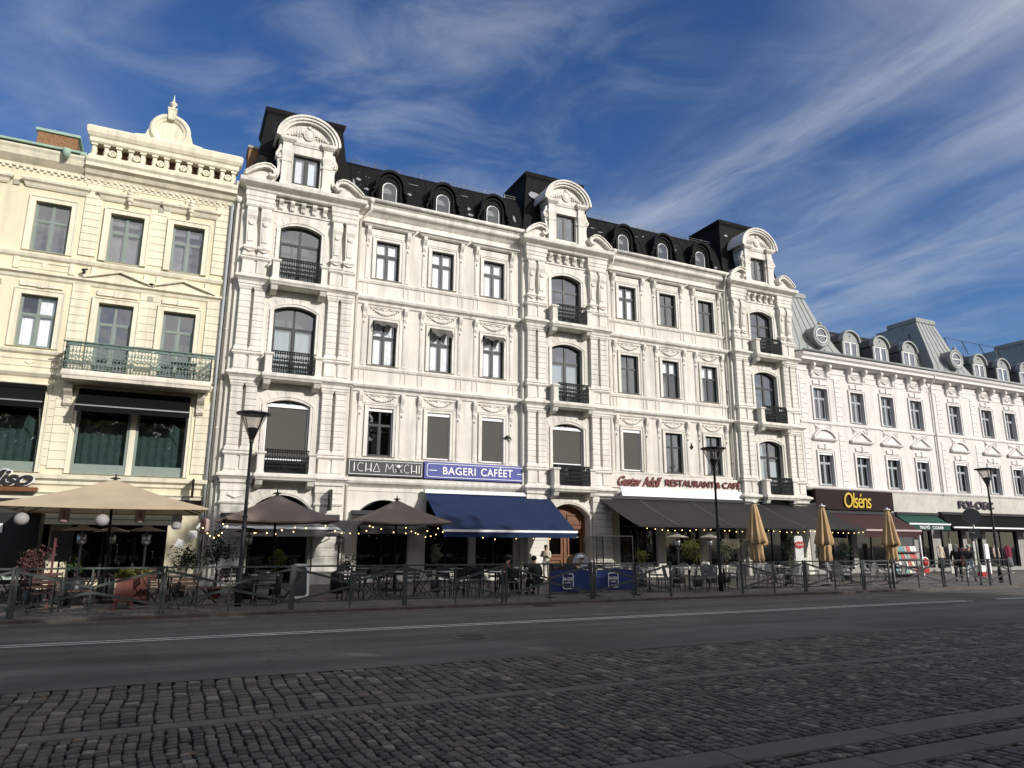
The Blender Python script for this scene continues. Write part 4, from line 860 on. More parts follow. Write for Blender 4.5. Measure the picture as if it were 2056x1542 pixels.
for i, c_ in enumerate(gx):
    seg = i in (0, 4, 8)
    for za, zb in ((5.05, 6.98), (8.95, 10.88)):
        surround(t, c_-gh, c_+gh, za, zb, GY, 0.16, 0.05, sill=False)
        for q in (-0.34, 0.34): t.bbox(c_+q-0.24, c_+q+0.24, GY-0.08, GY, zb+0.22, zb+0.46, 0.02)
        t.bbox(c_-0.08, c_+0.08, GY-0.12, GY, zb+0.17, zb+0.52, 0.02)
    # pediments over the lower windows with relief above
    if seg:
        ribbon(t, seg_arch(c_-0.92, c_+0.92, 7.88, 0.52, 10), 0.09, GY-0.15, GY); t.prism_xz([(c_-0.8, 7.74)]+[(c_+0.8, 7.74)]+seg_arch(c_-0.8, c_+0.8, 7.8, 0.45, 8)[::-1], GY-0.07, GY)
    else:
        ribbon(t, [(c_-0.98, 7.84), (c_, 8.42), (c_+0.98, 7.84)], 0.09, GY-0.15, GY); t.prism_xz([(c_-0.8, 7.74), (c_+0.8, 7.74), (c_, 8.28)], GY-0.07, GY)
    t.mould(c_-0.82, c_+0.82, GY-0.05, GY+0.01, [(0.02, 7.66), (0.12, 7.72), (0.16, 7.80), (0.16, 7.84)])
    rr = random.Random(i)
    for sx in (-1, 1):
        for k in range(6): t.blob((c_+sx*(0.25+0.09*k), GY-0.02, 8.30+0.05*k+rr.uniform(-.06, .06)+0.08), (0.06, 0.035, 0.055), 6, 4)
        t.tube([(c_+sx*0.3, GY-0.02, 8.56), (c_+sx*0.5, GY-0.03, 8.40), (c_+sx*0.66, GY-0.02, 8.52), (c_+sx*0.60, GY-0.03, 8.24)], 0.025, 5)
    ring(t, loop(c_-0.56, c_+0.56, 11.5, 12.1), loop(c_-0.50, c_+0.50, 11.56, 12.04), GY-0.05, GY)
    t.mould(c_-0.62, c_+0.62, GY-0.03, GY+0.01, [(0, 11.46), (0.05, 11.50), (0.08, 11.56), (0.02, 11.6)])
    garland(t, c_, 11.86, 0.40, 0.26, GY-0.03, 9, i)
    for sx in (-1, 1): console(t, c_+sx*0.66, 0.16, 11.62, 12.34, GY, 0.42)
    nx = gx[i+1] if i+1 < len(gx) else c_+2.75
    m_ = (c_+nx)/2
    if nx-c_ < 3.0: pass
    for q in ([m_] if nx-c_ < 3 else [m_-0.2]): t.box(q-0.45, q+0.45, GY-0.03, GY, 11.55, 11.80)
# quoins
for xq in (33.18, 36.10, 45.65, 49.25, 58.55, 62.2):
    for z0, z1 in ((5.05, 8.6), (8.95, 11.8)):
        k = int((z1-z0)/0.30)
        for j in range(k): w_ = 0.52 if j % 2 else 0.34; t.bbox(xq, xq+w_, GY-0.035, GY+0.01, z0+j*0.30+0.01, z0+j*0.30+0.28, 0.012)
t.build('trim', M_PTRIM, GB)
for i, c_ in enumerate(gx):
    for za, zb in ((5.05, 6.98), (8.95, 10.88)):
        w = window(GB, c_-gh, c_+gh, za, zb, GY+0.14, M_GREYF, split=0.70, bw=0.09, room=M_ROOM, glass=M_GLASSD if za < 6 else M_GLASS)
        g = MB()
        if za < 6: g.box(c_-gh+0.01, c_+gh-0.01, GY+0.0, GY+0.10, zb-0.12, zb-0.0)
        else: g.box(c_-gh+0.05, c_+gh-0.05, GY+0.2, GY+0.205, zb-0.55, zb-0.12)
        g.build('blind', M_WHITEP if za < 6 else mat('dark_red_blind', (0.10, 0.045, 0.05), 0.9, 0.2, 6), w)
# zinc mansard
r = MB(); prof = [(29.28, 12.94), (29.5, 13.02), (30.6, 13.18), (31.0, 13.5), (31.5, 14.95), (31.6, 15.12), (31.7, 15.16), (33.2, 15.6)]
vs = [(X, y, z) for y, z in prof for X in (x0g, x1g)]; r.add(vs, [(2*i, 2*i+1, 2*i+3, 2*i+2) for i in range(len(prof)-1)])
X = x0g+0.3
while X < x1g:
    r.bar((X, 30.98, 13.5), (X, 31.48, 14.95), 0.035, 0.05); X += 0.62
r.prism_yz([(33.2, 15.58), (36.8, 15.4), (36.8, 12.4), (33.2, 12.4)], x0g, x1g)
r.build('mansard_roof', M_ZDARK, GB)
gt = MB(); gt.tube([(x0g, GY-0.66, 12.96), (x1g, GY-0.66, 12.96)], 0.09, 8); gt.prism_yz([(GY-0.62, 12.96), (30.0, 13.12), (30.0, 13.06), (GY-0.6, 12.9)], x0g, x1g); gt.build('gutter', M_ZINC, GB)
rc = MB(); X = x0g+3.5
while X < x1g: rc.blob((X, 31.6, 15.28), (0.10, 0.08, 0.13), 6, 4); X += 0.2
rc.box(x0g+3, x1g, 31.55, 31.65, 15.08, 15.22); rc.build('roof_cresting', M_BLACKP, GB)
for i, cx in enumerate((35.35, 48.4, 61.4)):
    tw = MB(); hw0, hw1 = 2.25, 0.95
    zs = [(13.08, hw0, 30.02), (13.8, hw0-0.42, 30.32), (15.4, hw0-0.90, 31.0), (17.35, hw1+0.05, 31.72)]
    vs = []
    for z, h, yy in zs: vs += [(cx-h, 35, z), (cx-h, yy, z), (cx+h, yy, z), (cx+h, 35, z)]
    tw.add(vs, [(4*a+j, 4*a+j+1, 4*a+5+j, 4*a+4+j) for a in range(3) for j in range(3)]+[(4*a+3, 4*a, 4*a+4, 4*a+7) for a in range(3)]+[(12, 13, 14, 15)])
    for q in (-0.75, -0.4, -0.05, 0.3, 0.65):       # standing seams
        for a in range(3):
            (z0, h0, y0), (z1, h1, y1) = zs[a], zs[a+1]; tw.bar((cx+q*h0, y0-0.01, z0), (cx+q*h1, y1-0.01, z1), 0.03, 0.05)
    tw.mould(cx-hw1, cx+hw1, 31.75, 34, [(0.02, 17.32), (0.10, 17.4), (0.12, 17.62), (0.06, 17.72)])
    tr_ = tw.build('tower_roof', M_ZINC, GB)
    o = MB(); oc = (cx+0.12, 30.35, 14.28)
    o.lathe([(0.66, -1.4), (0.66, 0.35), (0.72, 0.38), (0.72, 0.48), (0.62, 0.52), (0.56, 0.42), (0.48, 0.42), (0.46, 0.30)], oc, 28, True, ax='y')
    o.blob((oc[0], oc[1]-0.4, oc[2]+0.78), (0.13, 0.13, 0.16), 8, 5)
    o.prism_xz([(oc[0]-0.95, 13.15), (oc[0]+0.95, 13.15), (oc[0]+0.72, 13.5), (oc[0]+0.6, 14.0), (oc[0]-0.6, 14.0), (oc[0]-0.72, 13.5)], 30.2, 31.0)
    oo = o.build('dormer', M_ZINC, GB)
    g = MB(); g.lathe([(0.47, 0), (0.47, 0.01)], (oc[0], oc[1]-0.42, oc[2]), 24, False, ax='y'); g.build('pane', M_GLASS, oo)
    g = MB(); g.box(oc[0]-0.47, oc[0]+0.47, oc[1]-0.47, oc[1]-0.43, oc[2]-0.03, oc[2]+0.03)
    g.tube([(oc[0]+0.46*math.cos(2*PI*a/24), oc[1]-0.45, oc[2]+0.46*math.sin(2*PI*a/24)) for a in range(24)], 0.04, 6, False, True); g.build('window_frame', M_WHITEF, oo)
for xc in (38.45, 41.25, 44.05, 51.6, 54.35, 57.1, 64.7, 67.4):
    d = MB(); yf = 30.25; hd = 0.74
    face = [(xc-hd, 13.22), (xc+hd, 13.22)]+[(xc+hd*math.cos(PI*i/16), 14.37+0.66*math.sin(PI*i/16)) for i in range(17)]
    hole = [(xc-hd+0.16, 13.32), (xc+hd-0.16, 13.32), (xc+hd-0.16, 14.36), (xc-hd+0.16, 14.36)]
    d.box(xc-hd, xc-hd+0.16, yf, yf+0.1, 13.2, 14.36); d.box(xc+hd-0.16, xc+hd, yf, yf+0.1, 13.2, 14.36)
    d.prism_xz([(xc-hd, 14.36), (xc+hd, 14.36)]+[(xc+hd*math.cos(PI*i/16), 14.37+0.66*math.sin(PI*i/16)) for i in range(17)], yf, yf+0.1)
    ribbon(d, [(xc-hd-0.05, 14.36)]+[(xc-(hd+0.04)*math.cos(PI*i/16), 14.37+0.70*math.sin(PI*i/16)) for i in range(17)]+[(xc+hd+0.05, 14.36)], 0.10, yf-0.14, yf+0.2)
    d.lathe([(0.07, 0), (0.06, 0.05)], (xc, yf, 14.74), 8, ax='y')
    o = d.build('dormer', M_ZINC, GB)
    d = MB(); d.box(xc-hd, xc-hd+0.05, yf+0.1, 31.6, 13.1, 14.3); d.box(xc+hd-0.05, xc+hd, yf+0.1, 31.6, 13.1, 14.3)
    ribbon(d, [(xc-hd*math.cos(PI*i/12), 14.37+0.68*math.sin(PI*i/12)) for i in range(13)], 0.06, yf+0.2, 31.6); d.build('dormer_cheek', M_ZDARK, o)
    w = MB()
    for a, b in ((xc-hd+0.16, xc), (xc, xc+hd-0.16)): ring(w, loop(a, b, 13.3, 14.36), loop(a+0.07, b-0.07, 13.37, 14.29), yf+0.02, yf+0.08)
    w.build('window_frame', M_WHITEF, o); g = MB(); g.box(xc-hd+0.2, xc+hd-0.2, yf+0.05, yf+0.055, 13.35, 14.31); g.build('pane', M_GLASSB, o)
    g = MB(); g.box(xc-hd+0.18, xc+hd-0.18, yf+0.25, yf+0.27, 13.3, 14.36); g.build('curtain', M_ROOMG, o)
for X in (45.1,): 
    d = MB(); d.tube([(X, GY-0.60, 12.9), (X, GY-0.5, 12.5), (X+0.02, GY-0.12, 12.0), (X, GY-0.09, 0.3)], 0.055, 8); d.build('downpipe', M_PTRIM, GB)
# terrace railing frame on the roof
rl = MB()
rl.tube([(47.0, 32.6, 17.0), (58.0, 32.6, 17.0)], 0.02, 5)
for i in range(6): X = 47.6+i*2.1; rl.tube([(X, 32.6, 15.3), (X, 32.6, 17.0)], 0.018, 5); rl.tube([(X, 32.6, 17.0), (X-1.1, 31.6, 15.6)], 0.03, 5)
rl.build('roof_rail', M_STREET, GB)
# ground storey: fascia, piers, dark shopfronts
t = MB(); t.box(39.85, x1g, GY-0.16, GY+0.2, 3.66, 4.76); t.box(x0g, x1g, GY-0.2, GY+0.2, 3.50, 3.655); t.build('fascia', mat('grey_stone_fascia', (0.50, 0.48, 0.44), 0.7, 0.18, 1.6, 0.002, 20), GB)
gs = [(33.5, 36.4), (36.8, 39.5), (40.2, 41.8), (42.2, 43.6), (44.4, 46.6), (47.0, 48.6), (49.0, 52.5), (53.2, 56.0), (57, 60), (61, 64), (65, 68)]
mb = MB(); wall(mb, x0g, x1g, 0.0, 3.5, GY, GY+0.35, [(a, b, [(0.3, 3.2, 0)]) for a, b in gs]); mb.build('shop_wall', mat('grey_shop_wall', (0.30, 0.29, 0.27), 0.7, 0.15, 3), GB)
for a, b in gs:
    w = MB(); ring(w, loop(a, b, 0.3, 3.2), loop(a+0.07, b-0.07, 0.37, 3.13), GY+0.1, GY+0.2); w.box(a+0.07, b-0.07, GY+0.11, GY+0.18, 2.55, 2.62); w.box((a+b)/2-0.03, (a+b)/2+0.03, GY+0.11, GY+0.18, 0.37, 3.13)
    o = w.build('shop_window', M_BLACKP, GB); g = MB(); g.box(a+0.05, b-0.05, GY+0.15, GY+0.155, 0.35, 3.15); g.build('pane', M_GLASSD, o)
c = MB(); c.box(x0g, x1g, 32.8, 32.9, 0, 3.7); c.box(x0g, x1g, 30.3, 32.8, 3.55, 3.65); c.box(x0g, x1g, 30.3, 32.8, 0.02, 0.09); c.box(x0g, x0g+0.1, 30.3, 32.8, 0, 3.6); c.box(x0g, x1g, 36.9, 37, 0, 15); c.build('shop_interior', M_ROOM, GB)
# ---------------------------------------------------------------- ground, road, pavements
def struct(name, mb, m): o = mb.build(name, m); o['kind'] = 'structure'; return o
def quad(mb, x0, x1, y0, y1, z): mb.add([(x0, y0, z), (x1, y0, z), (x1, y1, z), (x0, y1, z)], [(0, 1, 2, 3)])
g = MB(); quad(g, -900, 900, -900, 900, -0.08); struct('ground', g, mat('far_ground', (0.10, 0.10, 0.095), 0.9, 0.2, 0.5))
def asphalt():
    mt = mat('asphalt', (0.088, 0.082, 0.074), 0.82, 0.16, 0.7, 0.004, 260, big=0.25, spec=0.35); nt = mt.node_tree; N = nt.nodes; L = nt.links
    b = N['Principled BSDF']; src = b.inputs['Base Color'].links[0].from_socket; geo = [n for n in N if n.type == 'NEW_GEOMETRY'][0]
    t = N.new('ShaderNodeTexNoise'); t.inputs['Scale'].default_value = 130; t.inputs['Detail'].default_value = 3; L.new(geo.outputs['Position'], t.inputs['Vector'])
    r = N.new('ShaderNodeMapRange'); r.inputs[1].default_value = 0.35; r.inputs[2].default_value = 0.7; r.inputs[3].default_value = 0.65; r.inputs[4].default_value = 1.7; L.new(t.outputs['Fac'], r.inputs[0])
    v = N.new('ShaderNodeVectorMath'); v.operation = 'SCALE'; L.new(src, v.inputs[0]); L.new(r.outputs[0], v.inputs['Scale'])
    vo = N.new('ShaderNodeTexVoronoi'); vo.feature = 'DISTANCE_TO_EDGE'; vo.inputs['Scale'].default_value = 0.55
    dn = N.new('ShaderNodeTexNoise'); dn.inputs['Scale'].default_value = 2.2; dn.inputs['Detail'].default_value = 5; L.new(geo.outputs['Position'], dn.inputs['Vector'])
    av = N.new('ShaderNodeVectorMath'); av.operation = 'ADD'; sv = N.new('ShaderNodeVectorMath'); sv.operation = 'SCALE'; sv.inputs['Scale'].default_value = 0.8; L.new(dn.outputs['Color'], sv.inputs[0]); L.new(geo.outputs['Position'], av.inputs[0]); L.new(sv.outputs[0], av.inputs[1]); L.new(av.outputs[0], vo.inputs['Vector'])
    cr = N.new('ShaderNodeMapRange'); cr.inputs[1].default_value = 0.0; cr.inputs[2].default_value = 0.010; cr.inputs[3].default_value = 0.55; cr.inputs[4].default_value = 1.0; L.new(vo.outputs['Distance'], cr.inputs[0])
    pn = N.new('ShaderNodeTexNoise'); pn.inputs['Scale'].default_value = 0.9; pn.inputs['Detail'].default_value = 6; mpp = N.new('ShaderNodeMapping'); mpp.inputs['Scale'].default_value = (0.25, 1.5, 1); L.new(geo.outputs['Position'], mpp.inputs['Vector']); L.new(mpp.outputs[0], pn.inputs['Vector'])
    pr = N.new('ShaderNodeMapRange'); pr.inputs[1].default_value = 0.35; pr.inputs[2].default_value = 0.65; pr.inputs[3].default_value = 0.72; pr.inputs[4].default_value = 1.3; L.new(pn.outputs['Fac'], pr.inputs[0])
    mm = N.new('ShaderNodeMath'); mm.operation = 'MULTIPLY'; L.new(cr.outputs[0], mm.inputs[0]); L.new(pr.outputs[0], mm.inputs[1]); v0_ = N.new('ShaderNodeVectorMath'); v0_.operation = 'SCALE'; L.new(v.outputs[0], v0_.inputs[0]); L.new(mm.outputs[0], v0_.inputs['Scale']); v = v0_
    # wheel tracks, worn paler along the road
    sx = N.new('ShaderNodeSeparateXYZ'); L.new(geo.outputs['Position'], sx.inputs[0])
    w = N.new('ShaderNodeMath'); w.operation = 'SINE'; m1 = N.new('ShaderNodeMath'); m1.operation = 'MULTIPLY'; m1.inputs[1].default_value = 3.4; L.new(sx.outputs[1], m1.inputs[0]); L.new(m1.outputs[0], w.inputs[0])
    r2 = N.new('ShaderNodeMapRange'); r2.inputs[1].default_value = -1; r2.inputs[2].default_value = 1; r2.inputs[3].default_value = 0.92; r2.inputs[4].default_value = 1.1; L.new(w.outputs[0], r2.inputs[0])
    v2 = N.new('ShaderNodeVectorMath'); v2.operation = 'SCALE'; L.new(v.outputs[0], v2.inputs[0]); L.new(r2.outputs[0], v2.inputs['Scale'])
    L.new(v2.outputs[0], b.inputs['Base Color']); return mt
g = MB(); quad(g, -120, 220, 10.08, 18.22, 0.0); struct('road', g, asphalt())
M_PAINT = mat('worn_road_paint', (0.80, 0.78, 0.74), 0.7, 0.12, 5, stain=(0.14, 0.13, 0.12), stain_amt=0.55, stain_scale=9)
g = MB()
for y in (14.33, 14.57): quad(g, -60, 22.5, y, y+0.07, 0.004)
for a, b in ((24.0, 26.6), (29.5, 32.0), (35, 38), (41, 44)): quad(g, a, b, 14.5, 14.62, 0.004)
quad(g, -3.6, -2.95, 18.02, 18.12, 0.004)
struct('road_marking', g, M_PAINT)
# kerb and cafe pavement
g = MB(); g.box(-120, 220, 18.26, 18.50, -0.1, 0.075); 
struct('kerb', g, mat('rusty_kerb_stone', (0.105, 0.088, 0.076), 0.85, 0.35, 3.0, 0.004, 30))
def tiles(name, col, w, h, mortar=0.02, rot=0.0, colv=0.25):
    mt = bpy.data.materials.new(name); mt.use_nodes = True; nt = mt.node_tree; N = nt.nodes; L = nt.links; b = N['Principled BSDF']; b.inputs['Roughness'].default_value = 0.85
    geo = N.new('ShaderNodeNewGeometry'); mp = N.new('ShaderNodeMapping'); mp.inputs['Rotation'].default_value = (0, 0, rot); L.new(geo.outputs['Position'], mp.inputs['Vector'])
    br = N.new('ShaderNodeTexBrick'); br.inputs['Scale'].default_value = 1; br.inputs['Brick Width'].default_value = w; br.inputs['Row Height'].default_value = h; br.inputs['Mortar Size'].default_value = mortar
    c = Vector(col); br.inputs['Color1'].default_value = (*(c*(1-colv)), 1); br.inputs['Color2'].default_value = (*(c*(1+colv)), 1); br.inputs['Mortar'].default_value = (*(c*0.3), 1)
    L.new(mp.outputs[0], br.inputs['Vector'])
    t = N.new('ShaderNodeTexNoise'); t.inputs['Scale'].default_value = 2; t.inputs['Detail'].default_value = 8; L.new(geo.outputs['Position'], t.inputs['Vector'])
    r = N.new('ShaderNodeMapRange'); r.inputs[1].default_value = 0.3; r.inputs[2].default_value = 0.7; r.inputs[3].default_value = 0.7; r.inputs[4].default_value = 1.25; L.new(t.outputs['Fac'], r.inputs[0])
    v = N.new('ShaderNodeVectorMath'); v.operation = 'SCALE'; L.new(br.outputs[0], v.inputs[0]); L.new(r.outputs[0], v.inputs['Scale']); L.new(v.outputs[0], b.inputs['Base Color'])
    bp = N.new('ShaderNodeBump'); bp.inputs['Distance'].default_value = 0.01; L.new(br.outputs['Fac'], bp.inputs['Height']); bp.invert = True; L.new(bp.outputs[0], b.inputs['Normal']); return mt
g = MB(); g.box(-120, 220, 18.504, 40, -0.1, 0.08); struct('pavement', g, tiles('pavement_tiles', (0.12, 0.11, 0.096), 0.35, 0.35, 0.012))
g = MB(); g.box(-120, 220, 18.0, 18.255, -0.1, 0.006); struct('gutter_stones', g, tiles('gutter_setts', (0.18, 0.155, 0.125), 0.16, 0.13, 0.02))
# square: bed, granite bands, and setts as real stones
g = MB(); g.box(-120, 220, -60, 10.075, -0.08, -0.03); struct('square_ground', g, mat('joint_sand', (0.022, 0.018, 0.014), 0.95, 0.3, 8))
M_GRAN = mat('granite_band', (0.120, 0.110, 0.094), 0.8, 0.12, 2.2, 0.002, 120, big=0.15, spec=0.4)
g = MB(); rr = random.Random(5)
for y0, y1, ln in ((7.66, 7.88, 0.9), (4.68, 5.02, 1.5), (4.12, 4.42, 1.5)):
    X = -9
    while X < 60:
        l = ln*rr.uniform(0.8, 1.2); dz = rr.uniform(-0.003, 0.004); dy = rr.uniform(-0.008, 0.008)
        b = 0.012; x1, ya, yb = X+l-0.008, y0+dy, y1+dy
        g.add([(X, ya, -0.05), (x1, ya, -0.05), (x1, yb, -0.05), (X, yb, -0.05), (X, ya, dz-b), (x1, ya, dz-b), (x1, yb, dz-b), (X, yb, dz-b), (X+b, ya+b, dz), (x1-b, ya+b, dz), (x1-b, yb-b, dz), (X+b, yb-b, dz)],
              [(0, 1, 5, 4), (1, 2, 6, 5), (2, 3, 7, 6), (3, 0, 4, 7), (4, 5, 9, 8), (5, 6, 10, 9), (6, 7, 11, 10), (7, 4, 8, 11), (8, 9, 10, 11)]); X += l
struct('granite_bands', g, M_GRAN)
def sett_mat():
    mt = bpy.data.materials.new('granite_setts'); mt.use_nodes = True; nt = mt.node_tree; N = nt.nodes; L = nt.links; b = N['Principled BSDF']
    b.inputs['Roughness'].default_value = 0.72; b.inputs['Specular IOR Level'].default_value = 0.3
    at = N.new('ShaderNodeAttribute'); at.attribute_name = 'tone'; geo = N.new('ShaderNodeNewGeometry')
    cr = N.new('ShaderNodeValToRGB'); L.new(at.outputs['Fac'], cr.inputs[0]); e = cr.color_ramp.elements
    e[0].position = 0; e[0].color = (0.044, 0.040, 0.035, 1); e[1].position = 1; e[1].color = (0.21, 0.185, 0.152, 1)
    for p, c_ in ((0.3, (0.080, 0.073, 0.062, 1)), (0.55, (0.108, 0.098, 0.082, 1)), (0.8, (0.125, 0.105, 0.084, 1))): x = e.new(p); x.color = c_
    t = N.new('ShaderNodeTexNoise'); t.inputs['Scale'].default_value = 38; t.inputs['Detail'].default_value = 6; L.new(geo.outputs['Position'], t.inputs['Vector'])
    r = N.new('ShaderNodeMapRange'); r.inputs[1].default_value = 0.3; r.inputs[2].default_value = 0.7; r.inputs[3].default_value = 0.72; r.inputs[4].default_value = 1.28; L.new(t.outputs['Fac'], r.inputs[0])
    v = N.new('ShaderNodeVectorMath'); v.operation = 'SCALE'; L.new(cr.outputs[0], v.inputs[0]); L.new(r.outputs[0], v.inputs['Scale']); L.new(v.outputs[0], b.inputs['Base Color'])
    bp = N.new('ShaderNodeBump'); bp.inputs['Distance'].default_value = 0.006; L.new(t.outputs['Fac'], bp.inputs['Height']); L.new(bp.outputs[0], b.inputs['Normal']); return mt
def setts(regions):
    V = []; F = []; T = []
    rg = np.random.default_rng(3); n = 0
    for (ya, yb, xa, xb, w, lmin, lmax, gap) in regions:
        cols = int((xb-xa)/w)
        for i in range(cols):
            xc = xa+(i+0.5)*w; ph = rg.uniform(0, lmax); y = ya
            y = ya+rg.uniform(0, 0.02); fr = 1.0 if xc < 16 else 1.4
            while y < yb-0.05:
                l = rg.uniform(lmin, lmax)*fr
                if yb-(y+l) < lmin*0.55: l = yb-y
                cyy = y+l/2; wob = 0.020*math.sin(cyy*1.3+xc*0.35)+0.012*math.sin(cyy*4.3+xc*1.7)+rg.uniform(-.008,.008)
                hx = w/2-gap/2-rg.uniform(0, 0.008); hy = l/2-gap/2; z = rg.uniform(-0.004, 0.005); tone = float(np.clip(rg.normal(0.45, 0.30), 0, 1))
                tx, ty = rg.uniform(-0.03, 0.03, 2)
                ang = rg.uniform(-0.05, 0.05)
                shp = [(-1, -0.72), (-0.74, -1), (0.74, -1), (1, -0.72), (1, 0.72), (0.74, 1), (-0.74, 1), (-1, 0.72)]
                jit = rg.uniform(-0.13, 0.13, (8, 2))
                o = len(V)
                for (s, zz) in ((1.0, -0.05), (1.0, -0.012), (0.94, -0.002), (0.74, 0.001)):
                    for k, (a, b) in enumerate(shp):
                        px, py = (a+jit[k, 0]*0.6)*hx*s, (b+jit[k, 1]*0.6)*hy*s
                        px, py = px-ang*py, py+ang*px
                        V.append((xc+wob+px, cyy+py, z+zz+tx*px+ty*py))
                V.append((xc+wob, cyy, z+rg.uniform(-0.001, 0.003)))
                for q in range(3):
                    for k in range(8): kk = (k+1) % 8; F.append((o+q*8+k, o+q*8+kk, o+q*8+8+kk, o+q*8+8+k))
                for k in range(8): F.append((o+24+k, o+24+(k+1) % 8, o+32))
                T.extend([tone]*33); y += l
    me = bpy.data.meshes.new('setts'); me.from_pydata(V, [], F); me.polygons.foreach_set('use_smooth', [True]*len(F))
    a = me.attributes.new('tone', 'FLOAT', 'POINT'); a.data.foreach_set('value', T); me.materials.append(sett_mat()); me.update()
    o = bpy.data.objects.new('cobblestones', me); C.objects.link(o); o['kind'] = 'structure'
setts([(7.90, 10.06, -5, 46, 0.155, 0.10, 0.21, 0.010), (5.03, 7.65, -4, 34, 0.102, 0.08, 0.15, 0.008), (4.43, 4.67, -2, 16, 0.10, 0.07, 0.10, 0.008), (2.6, 4.11, 2, 14, 0.11, 0.08, 0.15, 0.008)])
g = MB(); quad(g, -40, 70, 2, 10.0, -0.012); struct('far_setts', g, tiles('sett_field', (0.10, 0.098, 0.09), 0.19, 0.16, 0.02)) if False else None
g = MB(); quad(g, 46, 160, 2, 10.06, -0.004); quad(g, 34, 46, 5.03, 7.65, -0.004); struct('distant_setts', g, tiles('distant_sett_field', (0.16, 0.14, 0.115), 0.2, 0.17, 0.02))
# fallen leaves on the stones
M_LEAF = mat('fallen_leaf', (0.20, 0.12, 0.06), 0.8, 0.3, 8)
lv = MB(); rr = random.Random(8)
for i in range(150):
    x, y = (rr.uniform(-2, 18), rr.uniform(4.5, 10.0)) if i < 90 else (rr.uniform(-4, 34), rr.uniform(17.2, 18.3)); s_ = rr.uniform(0.02, 0.045); a = rr.uniform(0, 6.3); z = 0.016
    lv.add([(x+s_*math.cos(a+q)*(1 if k % 2 else 0.6), y+s_*math.sin(a+q)*(1 if k % 2 else 0.6), z+rr.uniform(0, 0.02)) for k, q in enumerate([0, 0.8, 1.6, 2.5, 3.3, 4.2, 5.1])], [tuple(range(7))])
tag(lv.build('fallen_leaves', M_LEAF), 'small brown fallen leaves scattered on cobbles and road edge', 'leaves', kind='stuff')

M_CAST = mat('cast_iron', (0.05, 0.045, 0.04), 0.55, 0.3, 20, 0.003, 60)
for nm, x, y, l in (('manhole_cover', 5.2, 12.6, 'round cast iron manhole cover in the near lane of the road'),):
    b = MB(); b.lathe([(0.34, 0.003), (0.34, 0.008), (0.30, 0.009), (0.30, 0.006)], (x, y, 0), 28)
    for i in range(5): b.box(x-0.2, x+0.2, y-0.2+0.09*i, y-0.17+0.09*i, 0.006, 0.011)
    tag(b.build(nm, M_CAST), l, 'manhole cover')
b = MB(); b.box(9.3, 9.8, 17.86, 18.14, 0.007, 0.012)
for i in range(7): b.box(9.34+0.065*i, 9.36+0.065*i, 17.88, 18.12, 0.012, 0.020)
tag(b.build('drain_grate', M_CAST), 'small iron drain grate against the kerb in front of the railings', 'drain')
# ---------------------------------------------------------------- signs on the white house
M_RED = mat('red_letters', (0.13, 0.018, 0.012), 0.5, 0.1, 6)
def sign(name, label, box, colm, cat='sign'):
    x0, x1, y0, y1, z0, z1 = box; t = thing(name, label, cat, ((x0+x1)/2, y1, z0)); b = MB(); b.bbox(x0, x1, y0, y1, z0, z1, 0.01); b.build('board', colm, t); return t
M_BOARDG = mat('charcoal_sign_board', (0.032, 0.033, 0.034), 0.5, 0.05, 4); M_BLUE = mat('blue_sign_board', (0.05, 0.065, 0.27), 0.5, 0.04, 4)
s1 = sign('shop_sign', 'charcoal sign board with thin white capitals ICHA MOCHI in a white border', (6.60, 9.90, 29.66, 29.80, 4.42, 5.12), M_BOARDG)
m_ = MB(); ring(m_, loop(6.66, 9.84, 4.48, 5.06), loop(6.68, 9.82, 4.50, 5.04), 29.645, 29.662); m_.build('border', M_WHITEP, s1)
lt = MB()
def strokes(mb, segs, x, z, w, h, y, r=0.018):
    for s in segs:
        if len(s) == 2: mb.bar((x+s[0][0]*w, y, z+s[0][1]*h), (x+s[1][0]*w, y, z+s[1][1]*h), r*2, 0.02)
        else:
            for a, b in zip(s[:-1], s[1:]): mb.bar((x+a[0]*w, y, z+a[1]*h), (x+b[0]*w, y, z+b[1]*h), r*2, 0.02)
def circ(cx, cz, rx, rz, a0, a1, n=12): return [(cx+rx*math.cos(a0+(a1-a0)*i/n), cz+rz*math.sin(a0+(a1-a0)*i/n)) for i in range(n+1)]
I_ = [[(0.5, 0), (0.5, 1)]]; C_ = [circ(0.55, 0.5, 0.5, 0.5, 0.9, 2*PI-0.9)]; H_ = [[(0, 0), (0, 1)], [(0, 0.25), (1, 0.25)], [(1, 0), (1, 1)]]
A_ = [[(0, 0), (0.5, 1)], [(0.5, 1), (1, 0)], [(0.1, 0.02), (0.9, 0.02)]]; Mm = [[(0, 0), (0.1, 1), (0.5, 0.35), (0.9, 1), (1, 0)]]
x = 6.84; z = 4.60; h = 0.36; yl = 29.65
for g_, w in ((I_, 0.08), (C_, 0.28), (H_, 0.22), (A_, 0.30)): strokes(lt, g_, x, z, w, h, yl); x += w+0.085
x += 0.16
strokes(lt, Mm, x, z, 0.34, h, yl); x += 0.40
for a, b in (((0, 0), (1, 1)), ((1, 0), (0, 1)), ((0, .35), (1, .35)), ((0.5, .2), (0.1, .1)), ((0.5, .2), (0.9, .1))): lt.bar((x+a[0]*0.34, yl, z+a[1]*h), (x+b[0]*0.34, yl, z+b[1]*h), 0.02, 0.015)
lt.blob((x+0.17, yl, z+0.27), (0.075, 0.02, 0.075), 12, 6)
dk = MB(); dk.blob((x+0.17, yl-0.005, z+0.12), (0.09, 0.02, 0.10), 12, 6); dk.build('emblem', M_BLACKP, s1); x += 0.40
for g_, w in ((C_, 0.26), (H_, 0.22), (I_, 0.08)): strokes(lt, g_, x, z, w, h, yl); x += w+0.085
lt.build('lettering', M_WHITEP, s1)
